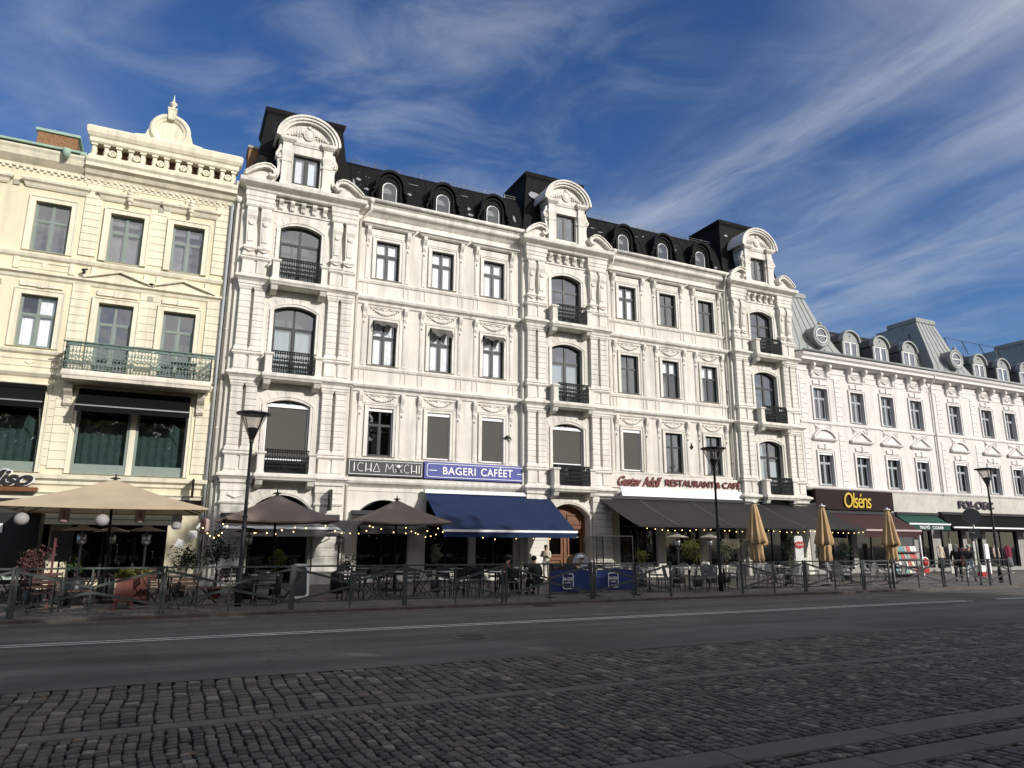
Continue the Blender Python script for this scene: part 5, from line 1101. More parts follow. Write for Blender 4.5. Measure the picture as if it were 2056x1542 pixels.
s2 = sign('shop_sign', 'bright blue sign board with white capitals BAGERI CAFEET in a rounded border', (9.95, 15.02, 29.66, 29.80, 4.42, 5.16), M_BLUE)
lt = text_mb('BAGERI', 10.80, 12.36, 4.62, 4.96, 29.655, 0.02, 0, 0.012, 1.08); lt.mb(text_mb('CAF\u00c9ET', 12.62, 14.20, 4.62, 5.06, 29.655, 0.02, 0, 0.012, 1.08))
lt.box(10.15, 10.52, 29.645, 29.66, 4.77, 4.80); lt.box(14.44, 14.80, 29.645, 29.66, 4.77, 4.80)
def rrect(x0, x1, z0, z1, r, n=4):
    p = []
    for cx, cz, a in ((x1-r, z0+r, -PI/2), (x1-r, z1-r, 0), (x0+r, z1-r, PI/2), (x0+r, z0+r, PI)): p += [(cx+r*math.cos(a+PI/2*i/n), cz+r*math.sin(a+PI/2*i/n)) for i in range(n+1)]
    return p
ring(lt, rrect(10.06, 14.91, 4.49, 5.09, 0.12), rrect(10.085, 14.885, 4.515, 5.065, 0.10), 29.645, 29.662); lt.build('lettering', M_WHITEP, s2)
s3 = sign('shop_sign', 'long cream sign board with raised red letters Gustav Adolf RESTAURANT and CAFE', (19.62, 28.05, 29.70, 29.80, 4.40, 5.06), M_TRIM)
lt = text_mb('Gustav', 19.98, 21.40, 4.50, 4.98, 29.66, 0.05, 0.35, 0.02, 0.85); lt.mb(text_mb('Adolf', 21.45, 22.66, 4.50, 5.00, 29.66, 0.05, 0.35, 0.02, 0.85))
lt.mb(text_mb('RESTAURANT', 22.88, 26.10, 4.58, 4.92, 29.66, 0.05, 0, 0.022, 0.98)); lt.mb(text_mb('&', 26.22, 26.50, 4.58, 4.90, 29.66, 0.05, 0, 0.02)); lt.mb(text_mb('CAF\u00c9', 26.62, 27.88, 4.58, 5.0, 29.66, 0.05, 0, 0.022)); lt.build('lettering', M_RED, s3)
s4 = thing('shop_sign', 'black flowing letters of the Miso sign over a brown wooden shelf', 'sign', (-4.8, 29.7, 3.4))
lt = text_mb('Miso', -5.95, -4.28, 3.56, 4.08, 29.60, 0.06, 0.4, 0.02, 0.9); lt.build('lettering', M_BLACKP, s4)
b = text_mb('Miso', -5.99, -4.24, 3.53, 4.11, 29.64, 0.03, 0.4, 0.05, 0.9); b.build('backing', M_WHITEP, s4); b = MB(); b.box(-6.6, -4.12, 29.45, 29.78, 3.36, 3.50); b.build('shelf', M_WOOD, s4)
M_BROWNB = mat('dark_brown_board', (0.016, 0.007, 0.006), 0.6, 0.08, 4, spec=0.15); M_GOLD = mat('yellow_letters', (0.62, 0.42, 0.05), 0.4, 0.05, 4, emit=(0.9, 0.65, 0.1), estr=0.02)
s5 = sign('shop_sign', 'dark brown fascia sign with tall narrow yellow letters Olsens', (33.30, 39.82, 29.50, 29.70, 3.66, 4.80), M_BROWNB)
lt = text_mb('Ols\u00e9ns', 35.5, 37.75, 3.78, 4.66, 29.46, 0.05, 0.15, 0.0, 0.85); lt.build('lettering', M_GOLD, s5)
s6 = thing('wall_lettering', 'dark ornamental letters mounted on the grey stone fascia beside the third lamp', 'sign', (48, 29.7, 4.0))
lt = text_mb('FOI-OEC', 46.3, 49.9, 4.0, 4.5, 29.66, 0.05, 0, 0.03); 
for i in range(7): lt.bar((46.35+i*0.52, 29.64, 4.05+0.1*(i % 2)), (46.75+i*0.52, 29.64, 4.42-0.1*(i % 3)), 0.04, 0.03)
lt.build('lettering', mat('purple_black', (0.03, 0.018, 0.035), 0.4, 0.1, 4), s6)
def blade(name, label, X, y0, y1, z0, z1, m):
    t = thing(name, label, 'sign', (X, 29.6, z0)); b = MB(); b.box(X-0.04, X+0.04, y0, y1, z0, z1); b.build('board', m, t); b = MB(); b.tube([(X, 29.6, z1+0.03), (X, y0, z1+0.03)], 0.015, 5); b.tube([(X, y0+0.1, z1+0.05), (X, y0+0.1, z1-0.05)], 0.012, 5); b.build('bracket', M_BLACKP, t)
blade('blade_sign', 'narrow black hanging sign projecting beside the Icha Mochi board', 5.85, 28.85, 29.35, 2.92, 3.72, M_BLACKP)
blade('blade_sign', 'dark brown blade sign projecting from the yellow house next to its downpipe', 0.80, 29.1, 29.55, 3.30, 3.95, M_BROWNB)
bl = MB(); bl.box(0.15, 1.15, 29.45, 29.75, 3.05, 3.2); tag(bl.build('sign_light_box', M_BROWNB), 'low dark box mounted under the brown blade sign on the yellow house', 'light box')
bd = MB(); bd.blob((14.0, 29.75, 6.48), (0.16, 0.08, 0.06), 8, 5); bd.tube([(13.84, 29.75, 6.44), (13.95, 29.72, 6.56), (14.1, 29.72, 6.50), (14.18, 29.74, 6.36)], 0.03, 6); bd.box(13.95, 14.05, 29.75, 29.9, 6.42, 6.5)
tag(bd.build('wall_bracket', M_BLACKP), 'small black iron bracket on the bare wall right of a screened window', 'bracket')
bd = MB(); bd.prism_xz([(24.76, 6.72), (24.86, 6.58), (24.96, 6.72), (24.86, 6.86)], 29.82, 29.88); bd.tube([(24.86, 29.85, 6.86), (24.86, 29.80, 6.95)], 0.02, 5); tag(bd.build('wall_ornament', M_BROWNB), 'small dark diamond shaped ornament between two lower windows', 'ornament')

# ---------------------------------------------------------------- awnings
M_NAVY = mat('navy_awning_cloth', (0.003, 0.014, 0.056), 0.85, 0.10, 1.5, 0.03, 3.5, stain=(0.012, 0.03, 0.09), stain_amt=0.25, stain_scale=5)
M_CHAR = mat('charcoal_awning_cloth', (0.019, 0.0185, 0.018), 0.85, 0.18, 1.2, 0.03, 3.0, big=0.25); M_MAR = mat('maroon_awning_cloth', (0.042, 0.014, 0.014), 0.85, 0.12, 1.5, 0.03, 3.5)
M_GRN = mat('green_awning_cloth', (0.005, 0.055, 0.033), 0.8, 0.08, 2, 0.002, 60); M_BLK = mat('black_awning_cloth', (0.007, 0.007, 0.007), 0.9, 0.15, 2, spec=0.1)
def awning(label, X0, X1, yw, zw, F0, F1, yf, zf, val, cm, bar=True, seams=(), barm=None, sag=0.05):
    t = thing('awning', label, 'awning', ((X0+X1)/2, yw, zf)); b = MB(); nx, ny = 24, 8; vs = []
    for i in range(nx+1):
        for j in range(ny+1):
            u = i/nx; v = j/ny; xa = X0+(X1-X0)*u; xb = F0+(F1-F0)*u
            z = zw+(zf-zw)*v-sag*math.sin(PI*v)*(0.7+0.3*math.sin(u*23))+0.008*math.sin(u*60+v*4); vs.append((xa+(xb-xa)*v, yw+(yf-yw)*v, z))
    b.add(vs, [((i*(ny+1)+j), (i*(ny+1)+j+1), ((i+1)*(ny+1)+j+1), ((i+1)*(ny+1)+j)) for i in range(nx) for j in range(ny)], True); b.build('cloth', cm, t)
    if val: 
        b = MB(); n = 40; vs = []
        for i in range(n+1): x = F0+(F1-F0)*i/n; vs += [(x, yf, zf-0.03), (x, yf+0.012*math.sin(i*1.3), zf-0.03-val)]
        b.add(vs, [(2*i, 2*i+1, 2*i+3, 2*i+2) for i in range(n)], True); b.build('valance', cm, t)
    b = MB(); b.box(F0-0.02, F1+0.02, yf-0.04, yf+0.06, zf-0.045, zf+0.045); b.build('front_bar', barm or (M_WHITEP if bar else cm), t)
    b = MB(); b.box(X0, X1, yw-0.12, yw+0.1, zw-0.02, zw+0.14); b.build('cassette', M_BLACKP if cm is not M_NAVY else M_WHITEP, t)
    for k in range(3):
        b = MB()
        X = X0+(X1-X0)*(0.08+0.42*k); Xf = F0+(F1-F0)*(0.08+0.42*k); mid = ((X+Xf)/2+0.5, (yw+yf)/2, (zw+zf)/2-0.14)
        b.tube([(X, yw, zw-0.15), mid, (Xf, yf+0.03, zf-0.02)], 0.025, 6); b.build('folding_arm', M_BLACKP if cm is not M_NAVY else M_WHITEP, t)
    if seams:
        for u in seams:
            b = MB()
            pts = [(X0+(X1-X0)*u+(F0-X0+(F1-F0-X1+X0)*u)*v, yw+(yf-yw)*v, zw+(zf-zw)*v-sag*math.sin(PI*v)*(0.7+0.3*math.sin(u*23))+0.014+0.008*math.sin(u*60+v*4)) for v in [q/8 for q in range(9)]]
            b.tube(pts, 0.014, 4); b.build('seam', mat('pale_seam', (0.25, 0.25, 0.26), 0.8), t)
    return t
awning('plain navy blue cafe awning with a white front bar', 9.95, 16.04, 29.58, 3.80, 9.95, 16.04, 27.05, 2.16, 0.22, M_NAVY, True, ())
aw = awning('very long charcoal awning sheltering the restaurant terrace under the Gustav Adolf sign', 18.75, 33.15, 29.50, 3.84, 18.95, 33.50, 26.60, 2.46, 0, M_CHAR, False, (0.16, 0.385, 0.70, 0.86), sag=0.10)
b = MB(); b.prism_yz([(29.42, 3.95), (29.75, 3.95), (29.75, 4.42), (29.6, 4.42)], 20.1, 28.2); b.build('white_cover', M_WHITEP, aw)
awning('maroon awning with pale front bar below the Olsens sign', 34.0, 39.8, 29.60, 3.45, 34.5, 39.2, 27.5, 2.47, 0.34, M_MAR, True, (), mat('rose_bar', (0.5, 0.38, 0.36), 0.5))
ag = awning('small dark green awning lettered MALMO CIGARR with a white bar', 40.0, 43.8, 29.60, 3.50, 40.0, 43.8, 28.75, 2.92, 0.32, M_GRN, True, ())
lt = text_mb('MALM\u00d6', 40.9, 41.8, 2.62, 2.86, 28.73, 0.01, 0, 0.01); lt.mb(text_mb('CIGARR', 42.05, 43.1, 2.62, 2.80, 28.73, 0.01, 0, 0.01)); lt.build('lettering', M_WHITEP, ag)
awning('broad black awning with a thin white front bar at the far clothes shop', 44.2, 60.0, 29.60, 3.60, 44.2, 60.0, 28.8, 2.76, 0.12, M_BLK, True, ())
awning('low grey shop awning on the white house behind the first taupe parasol', 1.85, 6.3, 29.30, 2.62, 1.9, 6.25, 27.8, 2.20, 0.28, mat('grey_awning_cloth', (0.13, 0.125, 0.12), 0.9, 0.1, 2), True, ())
awning('dark grey awning added to shade the white house behind the second taupe parasol', 6.9, 9.7, 29.75, 2.85, 6.9, 9.7, 28.1, 2.25, 0.2, M_CHAR, False, ())  # additional awning, put here to keep sun off the white wall
awning('dark olive awning added to shade the yellow house wall above the sand parasol terrace', -8.1, 0.5, 29.72, 2.98, -8.1, 0.5, 27.4, 2.45, 0.2, mat('olive_awning_cloth', (0.04, 0.04, 0.03), 0.9, 0.1, 2), False, ())  # added so its shadow darkens the yellow ground-floor wall
def smallawn(label, x0, x1, yw, zw, yf, zf):
    t = thing('window_awning', label, 'awning', ((x0+x1)/2, yw, zf), group='black awnings over the wide windows'); b = MB()
    b.add([(x0, yw, zw), (x1, yw, zw), (x1, yf, zf), (x0, yf, zf), (x0, yf, zf-0.22), (x1, yf, zf-0.22)], [(0, 3, 2, 1), (3, 4, 5, 2)]); b.box(x0, x1, yw-0.1, yw+0.15, zw-0.04, zw+0.10); b.build('cloth', M_BLK, t)
    b = MB(); b.box(x0-0.02, x1+0.02, yf-0.02, yf+0.03, zf-0.02, zf+0.025); b.build('front_bar', M_STEEL, t)
    for X in (x0+0.05, x1-0.05): b = MB(); b.tube([(X, yf+0.02, zf), (X, yw+0.05, zf-0.95)], 0.018, 5); b.build('side_arm', M_STEEL, t)
smallawn('low black awning over the wide window directly beneath the iron balcony', -3.30, 0.42, 29.72, 7.02, 29.0, 6.42)
smallawn('low black awning over the cut off wide window left of the balcony brackets', -8.0, -4.30, 29.72, 7.02, 29.0, 6.42)
smallawn('low black awning over a wide window at the outer end of the yellow house', -12.2, -8.6, 29.72, 7.02, 29.0, 6.42)

# ---------------------------------------------------------------- street lamps
M_LGLASS = glass_mat('lamp_cone_glass', (0.80, 0.78, 0.76), 0.12, 0.1)
def make_lamp():
    t = thing('street_lamp', '', 'street lamp', (0, 0, 0), 0, 'cone topped street lamps along the pavement')
    b = MB(); b.lathe([(0.085, 0), (0.085, 0.5), (0.062, 0.62), (0.056, 2.2), (0.046, 2.3), (0.040, 4.15), (0.06, 4.18), (0.06, 4.26)], n=12)
    for z in (1.95, 2.22): b.lathe([(0.07, z), (0.07, z+0.04)], n=12)
    b.build('pole', M_STREET, t)
    g = MB(); n = 20; vs = [(r_*math.cos(2*PI*k/n), r_*math.sin(2*PI*k/n), z) for r_, z in ((0.05, 4.24), (0.355, 4.93)) for k in range(n)]; g.add(vs, [(k, (k+1) % n, n+(k+1) % n, n+k) for k in range(n)], True); g.build('glass_cone', M_LGLASS, t)
    g = MB(); g.lathe([(0.03, 4.26), (0.15, 4.55), (0.16, 4.56), (0.02, 4.6)], n=14); 
    g.build('inner_reflector', M_STREET, t)
    g = MB()
    for k in range(4): a = PI/4+k*PI/2; g.tube([(0.05*math.cos(a), 0.05*math.sin(a), 4.22), (0.365*math.cos(a), 0.365*math.sin(a), 4.94)], 0.012, 5)
    g.build('rib', M_STREET, t)
    g = MB(); g.lathe([(0.36, 4.92), (0.44, 4.935), (0.455, 4.955), (0.42, 4.985), (0.1, 5.02), (0.01, 5.025)], n=28); g.build('cap_disc', M_STREET, t)
    return t
lamp = make_lamp()
for i, (x, y, l) in enumerate(((1.86, 20.0, 'black street lamp with conical glass head standing before the iron balconies of the first tower'), (17.58, 19.95, 'black street lamp with conical glass head in front of the charcoal awning'), (33.3, 19.9, 'black street lamp with conical glass head beside the round road sign'))):
    o = lamp if i == 0 else copy_tree(lamp); o.location = (x, y, 0.08); o['label'] = l; o.rotation_euler[2] = 0.2*i
t = thing('road_sign', 'round road sign seen from its grey back on a steel pole', 'road sign', (30.45, 19.0, 0.08))
b = MB(); b.lathe([(0.036, 0), (0.036, 3.15)], (30.45, 19.0, 0.08), 10); b.build('pole', M_STEEL, t)
M_SBACK = mat('sign_back_grey', (0.07, 0.075, 0.075), 0.5)
b = MB(); b.lathe([(0.34, 0), (0.34, 0.015)], (30.42, 18.93, 2.84), 28, False, ax='y'); b.rot(-0.95, 'Z', (30.45, 19, 0)); b.build('disc', M_SBACK, t)
b = MB(); b.box(30.25, 30.65, 18.93, 18.95, 1.95, 2.35); b.rot(-0.95, 'Z', (30.45, 19, 0)); b.build('plate', M_SBACK, t); b = MB(); b.box(30.40, 30.5, 18.94, 19.04, 2.75, 2.8); b.box(30.3, 30.6, 18.95, 19.05, 2.15, 2.19); b.build('clamp', M_STEEL, t)

# ---------------------------------------------------------------- railings along the kerb
def make_fence(w, mtl, bays=2):
    t = thing('metal_railing', '', 'railing', (0, 0, 0), 0, 'metal railing panels along the kerb'); h = 1.03; bw = w/bays
    for i in range(bays+1):
        end = i in (0, bays); b = MB(); s_ = 0.028 if end else 0.018; x = i*bw+(0.035 if i == 0 else -0.035 if i == bays else 0); b.box(x-s_, x+s_, -s_, s_, -0.05, h+(0.02 if end else 0)); b.build('post', mtl, t)
    b = MB(); b.box(0, w, -0.018, 0.018, h-0.04, h); b.build('top_rail', mtl, t)
    b = MB(); b.box(0, w, -0.014, 0.014, 0.15, 0.18); b.build('bottom_rail', mtl, t)
    for k in range(0, bays, 2):
        x0 = k*bw; xm = x0+bw; x1 = xm+bw
        b = MB(); b.bar((x0+0.05, 0, h-0.08), (xm, 0, 0.60), 0.020, 0.055); b.bar((x0+0.05, 0, 0.20), (xm, 0, 0.50), 0.020, 0.055)
        if k+1 < bays: b.bar((xm, 0, 0.60), (x1-0.05, 0, h-0.08), 0.020, 0.055); b.bar((xm, 0, 0.50), (x1-0.05, 0, 0.20), 0.020, 0.055)
        b.build('brace', mtl, t)
    return t
M_FENCE2 = mat('black_fence_paint', (0.028, 0.030, 0.032), 0.5, 0.2, 6)
lbl = ['dull green metal railing panel at the outer end of the beige parasol terrace', 'dull green metal railing panel before the red planter boxes', 'dull green metal railing panel at the foot of the first street lamp', 'dull green metal railing panel in front of the first taupe parasol and menu board', 'dull green metal railing panel in front of the second taupe parasol',
       'dull green metal railing panel ahead of the black cafe chairs beneath the blue awning', 'dull green metal railing panel before the seated man in red', 'dull green metal railing panel before the second blue cloth screen beside the gap']
xs = [-5.62, -2.76, 0.10, 2.96, 5.82, 8.70, 11.58]; fp = make_fence(2.86, M_FENCE)
lb2 = [lbl[0], lbl[1], lbl[2], lbl[3], lbl[4], lbl[5], lbl[7]]
for i, x in enumerate(xs): o = fp if i == 0 else copy_tree(fp); o.location = (x, 18.64+0.02*math.sin(i*2), 0.08); o['label'] = lb2[i]; o.rotation_euler[2] = 0.006*math.sin(i*1.7)
f2 = make_fence(2.88, M_FENCE)
for i, (x, l) in enumerate(((17.32, 'dull green metal railing panel before the bright closed parasol'), (20.22, 'dull green metal railing panel before the chairs between two closed parasols'), )):
    o = f2 if i == 0 else copy_tree(f2); o.location = (x, 18.66, 0.08); o['label'] = l
f3 = make_fence(1.42, M_FENCE, 1); f3.location = (23.12, 18.66, 0.08); f3['label'] = 'short one bay railing panel before the third closed parasol'
f4 = make_fence(2.90, M_FENCE2)
for i, (x, l) in enumerate(((24.60, 'black metal railing panel before the magazine rack'), (27.54, 'black metal railing panel in front of the two walking people'))):
    o = f4 if i == 0 else copy_tree(f4); o.location = (x, 18.60, 0.08); o['label'] = l
f5 = make_fence(1.35, M_FENCE2, 1); f5.location = (30.46, 18.62, 0.08); f5['label'] = 'short black railing panel at the end beside the road sign pole'

# ---------------------------------------------------------------- parasols
def parasol(label, xc, yc_, h, ze, za, m, rz=0, polem=None, sag=0.06):
    t = thing('parasol', label, 'parasol', (xc, yc_, 0.08), 0, None); n = 8; b = MB(); vs = []; fs = []
    for s in range(4):
        a0 = PI/4+s*PI/2+rz; a1 = a0+PI/2; c0 = Vector((math.cos(a0), math.sin(a0)))*h*1.4142; c1 = Vector((math.cos(a1), math.sin(a1)))*h*1.4142
        o = len(vs)
        for i in range(n+1):
            v = i/n
            for j in range(n+1):
                u = j/n; p = (c0*(1-u)+c1*u)*v; z = za+(ze-za)*v-sag*math.sin(PI*u)*v*v*1.2-0.05*math.sin(PI*v); k_ = 1-0.03*math.sin(PI*u)*v
                vs.append((xc+p.x*k_, yc_+p.y*k_, z))
        for i in range(n):
            for j in range(n): fs.append((o+i*(n+1)+j, o+(i+1)*(n+1)+j, o+(i+1)*(n+1)+j+1, o+i*(n+1)+j+1))
        o2 = len(vs); 
        for j in range(n+1):
            x_, y_, z_ = vs[o+n*(n+1)+j]; vs.append((x_*1.0, y_, z_)); vs.append((x_, y_, z_-0.045))
        for j in range(n): fs.append((o2+2*j, o2+2*j+1, o2+2*j+3, o2+2*j+2))
    b.add(vs, fs, True); b.build('canopy', m, t)
    b = MB(); b.lathe([(0.035, 0.08), (0.035, za-0.03), (0.05, za), (0.14, za+0.01), (0.12, za+0.03), (0.02, za+0.06), (0.02, za+0.14)], (xc, yc_, 0), 10); b.build('pole', polem or M_BLACKP, t)
    b = MB()
    for s in range(8):
        a0 = PI/4+s*PI/4+rz; r_ = h*(1.4142 if s % 2 == 0 else 1.0)*0.97; b.bar((xc, yc_, za-0.10), (xc+r_*math.cos(a0), yc_+r_*math.sin(a0), ze-0.03+(0 if s % 2 == 0 else -sag)), 0.02, 0.03)
        b.bar((xc, yc_, za-0.75), (xc+r_*0.5*math.cos(a0), yc_+r_*0.5*math.sin(a0), (za+ze)/2-0.08), 0.015, 0.02)
    b.build('rib', M_STREET, t)
    b = MB(); b.bbox(xc-0.35, xc+0.35, yc_-0.35, yc_+0.35, 0.08, 0.16, 0.02); b.build('base', M_STREET, t); return t
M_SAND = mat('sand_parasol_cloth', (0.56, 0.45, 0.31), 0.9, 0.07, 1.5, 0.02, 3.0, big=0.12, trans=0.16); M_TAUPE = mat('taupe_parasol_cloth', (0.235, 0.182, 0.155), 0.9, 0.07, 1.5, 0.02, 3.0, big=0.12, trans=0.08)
parasol('huge sand coloured square parasol spread over the terrace hung with paper lanterns', -1.36, 22.6, 2.33, 2.53, 3.36, M_SAND, sag=0.02)
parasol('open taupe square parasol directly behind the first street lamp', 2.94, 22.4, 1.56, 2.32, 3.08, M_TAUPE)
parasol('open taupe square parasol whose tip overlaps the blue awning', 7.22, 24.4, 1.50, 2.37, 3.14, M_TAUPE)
cl = MB(); cl.add([(4.55, 22.9, 2.35), (5.75, 23.1, 2.35), (5.2, 22.9, 1.95), (5.2, 23.2, 2.37)], [(0, 2, 1), (0, 1, 3)]); tag(cl.build('cloth_flap', mat('grey_cloth', (0.18, 0.17, 0.16), 0.9)), 'small grey triangular cloth hanging between the two taupe parasols', 'cloth')
M_TAN = mat('tan_folded_cloth', (0.50, 0.34, 0.18), 0.9, 0.10, 3, 0.003, 20, trans=0.10)
def make_closed():
    t = thing('closed_parasol', '', 'parasol', (0, 0, 0), 0, 'folded tan parasols'); b = MB(); n = 40; rings = []
    rr = random.Random(4); fold = [1+0.22*math.sin(i*2*PI/n*8)+rr.uniform(-.08, .08) for i in range(n)]
    def sec(prof, dx):
        vs = []
        for q, (r_, z) in enumerate(prof):
            for k in range(n): a = 2*PI*k/n; f = 1+(fold[k]-1)*min(1, (len(prof)-1-q)*0+q/2.0); vs.append((r_*f*math.cos(a)+dx*q/len(prof), r_*f*math.sin(a), z+(0.05*math.sin(a*3) if q == len(prof)-1 else 0)))
        b.add(vs, [(q*n+k, (q+1)*n+k, (q+1)*n+(k+1) % n, q*n+(k+1) % n) for q in range(len(prof)-1) for k in range(n)], True)
    sec([(0.06, 3.15), (0.12, 3.0), (0.17, 2.6), (0.24, 2.15), (0.31, 1.8), (0.33, 1.66), (0.26, 1.60)], 0.08)
    sec([(0.20, 1.66), (0.22, 1.5), (0.19, 1.3), (0.22, 1.05), (0.17, 0.95)], 0.05); b.build('cloth', M_TAN, t)
    b = MB(); b.lathe([(0.03, 0), (0.03, 3.2)], n=10); b.build('pole', M_WHITEF, t); b = MB(); b.lathe([(0.13, 3.14), (0.14, 3.17), (0.03, 3.21), (0.02, 3.26)], n=14); b.build('cap', M_WHITEF, t)
    b = MB(); b.lathe([(0.28, 0), (0.28, 0.05), (0.05, 0.08)], n=16); b.build('base', M_STREET, t); b = MB(); b.tube([(0.25*math.cos(2*PI*k/12), 0.25*math.sin(2*PI*k/12), 1.64) for k in range(12)], 0.014, 5, False, True); b.build('strap', M_TAN, t); return t
cp = make_closed()
for i, (x, y, l) in enumerate(((20.28, 20.95, 'brightly lit folded tan parasol just right of the second street lamp'), (24.0, 21.0, 'folded tan parasol left of the white pier stand-in with the red oval'), (27.95, 21.05, 'folded tan parasol beside the magazine rack under the maroon awning'))):
    o = cp if i == 0 else copy_tree(cp); o.location = (x, y, 0.08); o['label'] = l; o.rotation_euler[2] = i*1.9; o.scale = (1, 1, 1-0.015*i)

# ---------------------------------------------------------------- patio heaters, lanterns, lights
def make_heater():
    t = thing('patio_heater', '', 'patio heater', (0, 0, 0), 0, 'mushroom patio heaters'); b = MB(); b.lathe([(0.22, 0), (0.22, 0.65), (0.12, 0.72), (0.03, 0.76), (0.03, 1.62)], n=16); b.build('stand', M_STREET, t)
    b = MB(); b.lathe([(0.07, 1.60), (0.11, 1.66), (0.11, 1.86), (0.07, 1.9)], n=16); b.build('burner', M_STEEL, t)
    b = MB(); b.lathe([(0.02, 1.88), (0.02, 2.02)], n=6); b.lathe([(0.46, 1.97), (0.44, 1.99), (0.24, 2.05), (0.13, 2.07), (0.13, 2.10), (0.01, 2.12)], n=28); b.build('reflector_hood', mat('brushed_hood', (0.42, 0.38, 0.33), 0.35, 0.1, 6, metal=0.7), t); return t
ht = make_heater()
for i, (x, y, l) in enumerate(((-1.93, 22.0, 'mushroom patio heater with pale hood under the sand parasol nearest the red leaved plant'), (-0.42, 22.0, 'mushroom patio heater with pale hood directly behind the red planter boxes'), (-1.36, 24.0, 'mushroom patio heater half hidden between two others under the sand parasol'),
                              (2.25, 22.6, 'mushroom patio heater under the first taupe parasol'), (5.2, 24.0, 'mushroom patio heater with bright burner between the taupe parasols'), (19.48, 24.6, 'slim patio heater under the left part of the charcoal awning'), (21.2, 24.6, 'slim patio heater behind the second street lamp'))):
    o = ht if i == 0 else copy_tree(ht); o.location = (x, y, 0.08); o['label'] = l; o.scale = (1, 1, 0.95)
M_PAPER = mat('paper_lantern', (0.45, 0.43, 0.43), 0.9, 0.08, 5, trans=0.3); M_PAPERP = mat('pink_paper_lantern', (0.50, 0.36, 0.35), 0.9, 0.1, 5, trans=0.3)
def lantern(x, y, z, kind, m, label, mark=False):
    t = thing('paper_lantern', label, 'lantern', (x, y, z), 0, 'paper lanterns under the sand parasol'); b = MB()
    if kind == 'round':
        pr = [(0.03, -0.15)]+[(0.155*math.cos(a)*(1+0.04*(k % 2)), 0.15*math.sin(a)) for k, a in enumerate([-1.3+2.6*i/14 for i in range(15)])]+[(0.03, 0.15)]
    else: pr = [(0.05, -0.21), (0.08, -0.20)]+[(0.115+0.008*(k % 2), -0.17+0.34*k/12) for k in range(13)]+[(0.08, 0.20), (0.05, 0.21)]
    b.lathe(pr, (x, y, z), 16); b.build('shade', m, t); b = MB(); b.tube([(x, y, z+0.15), (x+0.01, y+0.05, 2.62)], 0.006, 4); b.build('cord', M_BLACKP, t)
    if mark:
        b = MB(); b.tube([(x-0.03, y-0.13, z+0.06), (x+0.02, y-0.13, z+0.07), (x-0.01, y-0.13, z), (x+0.03, y-0.13, z-0.02), (x-0.02, y-0.13, z-0.07)], 0.009, 4); b.build('character', M_RED, t)
lantern(-3.1, 20.6, 2.19, 'round', M_PAPER, 'round white paper lantern nearest the black cabinet'); lantern(-2.28, 21.0, 2.33, 'tube', M_PAPERP, 'pink tube paper lantern with a dark character, above a heater hood', True)
lantern(-1.42, 20.6, 2.19, 'round', M_PAPER, 'round white paper lantern in the middle of the row'); lantern(-0.6, 21.0, 2.34, 'tube', M_PAPERP, 'pink tube paper lantern with a red mark, right of the middle round one', True); lantern(0.27, 21.0, 2.2, 'tube', M_PAPER, 'plain white tube paper lantern at the end of the row')
lantern(1.0, 21.9, 2.10, 'tube', M_PAPERP, 'dark pink lantern hanging at the gap between sand and taupe parasols', True)
M_BULB = mat('warm_bulb', (1, 0.8, 0.5), 0.4, 0.01, 5, emit=(1.0, 0.62, 0.25), estr=7)
def lights(label, paths, n, sag, r_=0.017):
    t = thing('string_lights', label, 'string lights', paths[0][0]); cb = MB(); k = 0
    for a, b_ in paths:
        pts = []
        for i in range(n+1):
            u = i/n; p = Vector(a)*(1-u)+Vector(b_)*u; p.z -= sag*math.sin(PI*u); pts.append(tuple(p))
        cb.tube(pts, 0.005, 4)
        for i in range(n):
            u = (i+0.5+random.uniform(-.2, .2))/n; p = Vector(a)*(1-u)+Vector(b_)*u; p.z -= sag*math.sin(PI*u)+0.05+random.uniform(-.02, .03); m = MB(); m.blob(tuple(p), r_, 6, 4); m.build('bulb', M_BULB, t)
    cb.build('cable', M_BLACKP, t)
lights('row of small warm bulbs hanging along the front of the charcoal awning', [((19.2+3.57*i, 26.55, 2.40), (19.2+3.57*(i+1), 26.55, 2.40)) for i in range(4)], 9, 0.08)
lights('loops of warm bulbs drooping below the first taupe parasol', [((1.3, 20.9, 2.25), (3.6, 21.3, 2.25)), ((1.4, 23.5, 2.3), (4.4, 24.0, 2.25)), ((0.9, 21.6, 2.2), (1.5, 21.4, 2.05))], 6, 0.28)
lights('loops of warm bulbs drooping between and below the second taupe parasol', [((4.4, 22.9, 2.3), (6.2, 23.1, 2.28)), ((5.8, 23.0, 2.3), (8.6, 23.2, 2.32)), ((8.0, 26.2, 2.35), (10.0, 26.9, 2.2))], 7, 0.3)
lights('few warm bulbs just under the front bar of the navy awning', [((11.2, 27.2, 1.95), (15.2, 27.2, 1.95))], 5, 0.05)
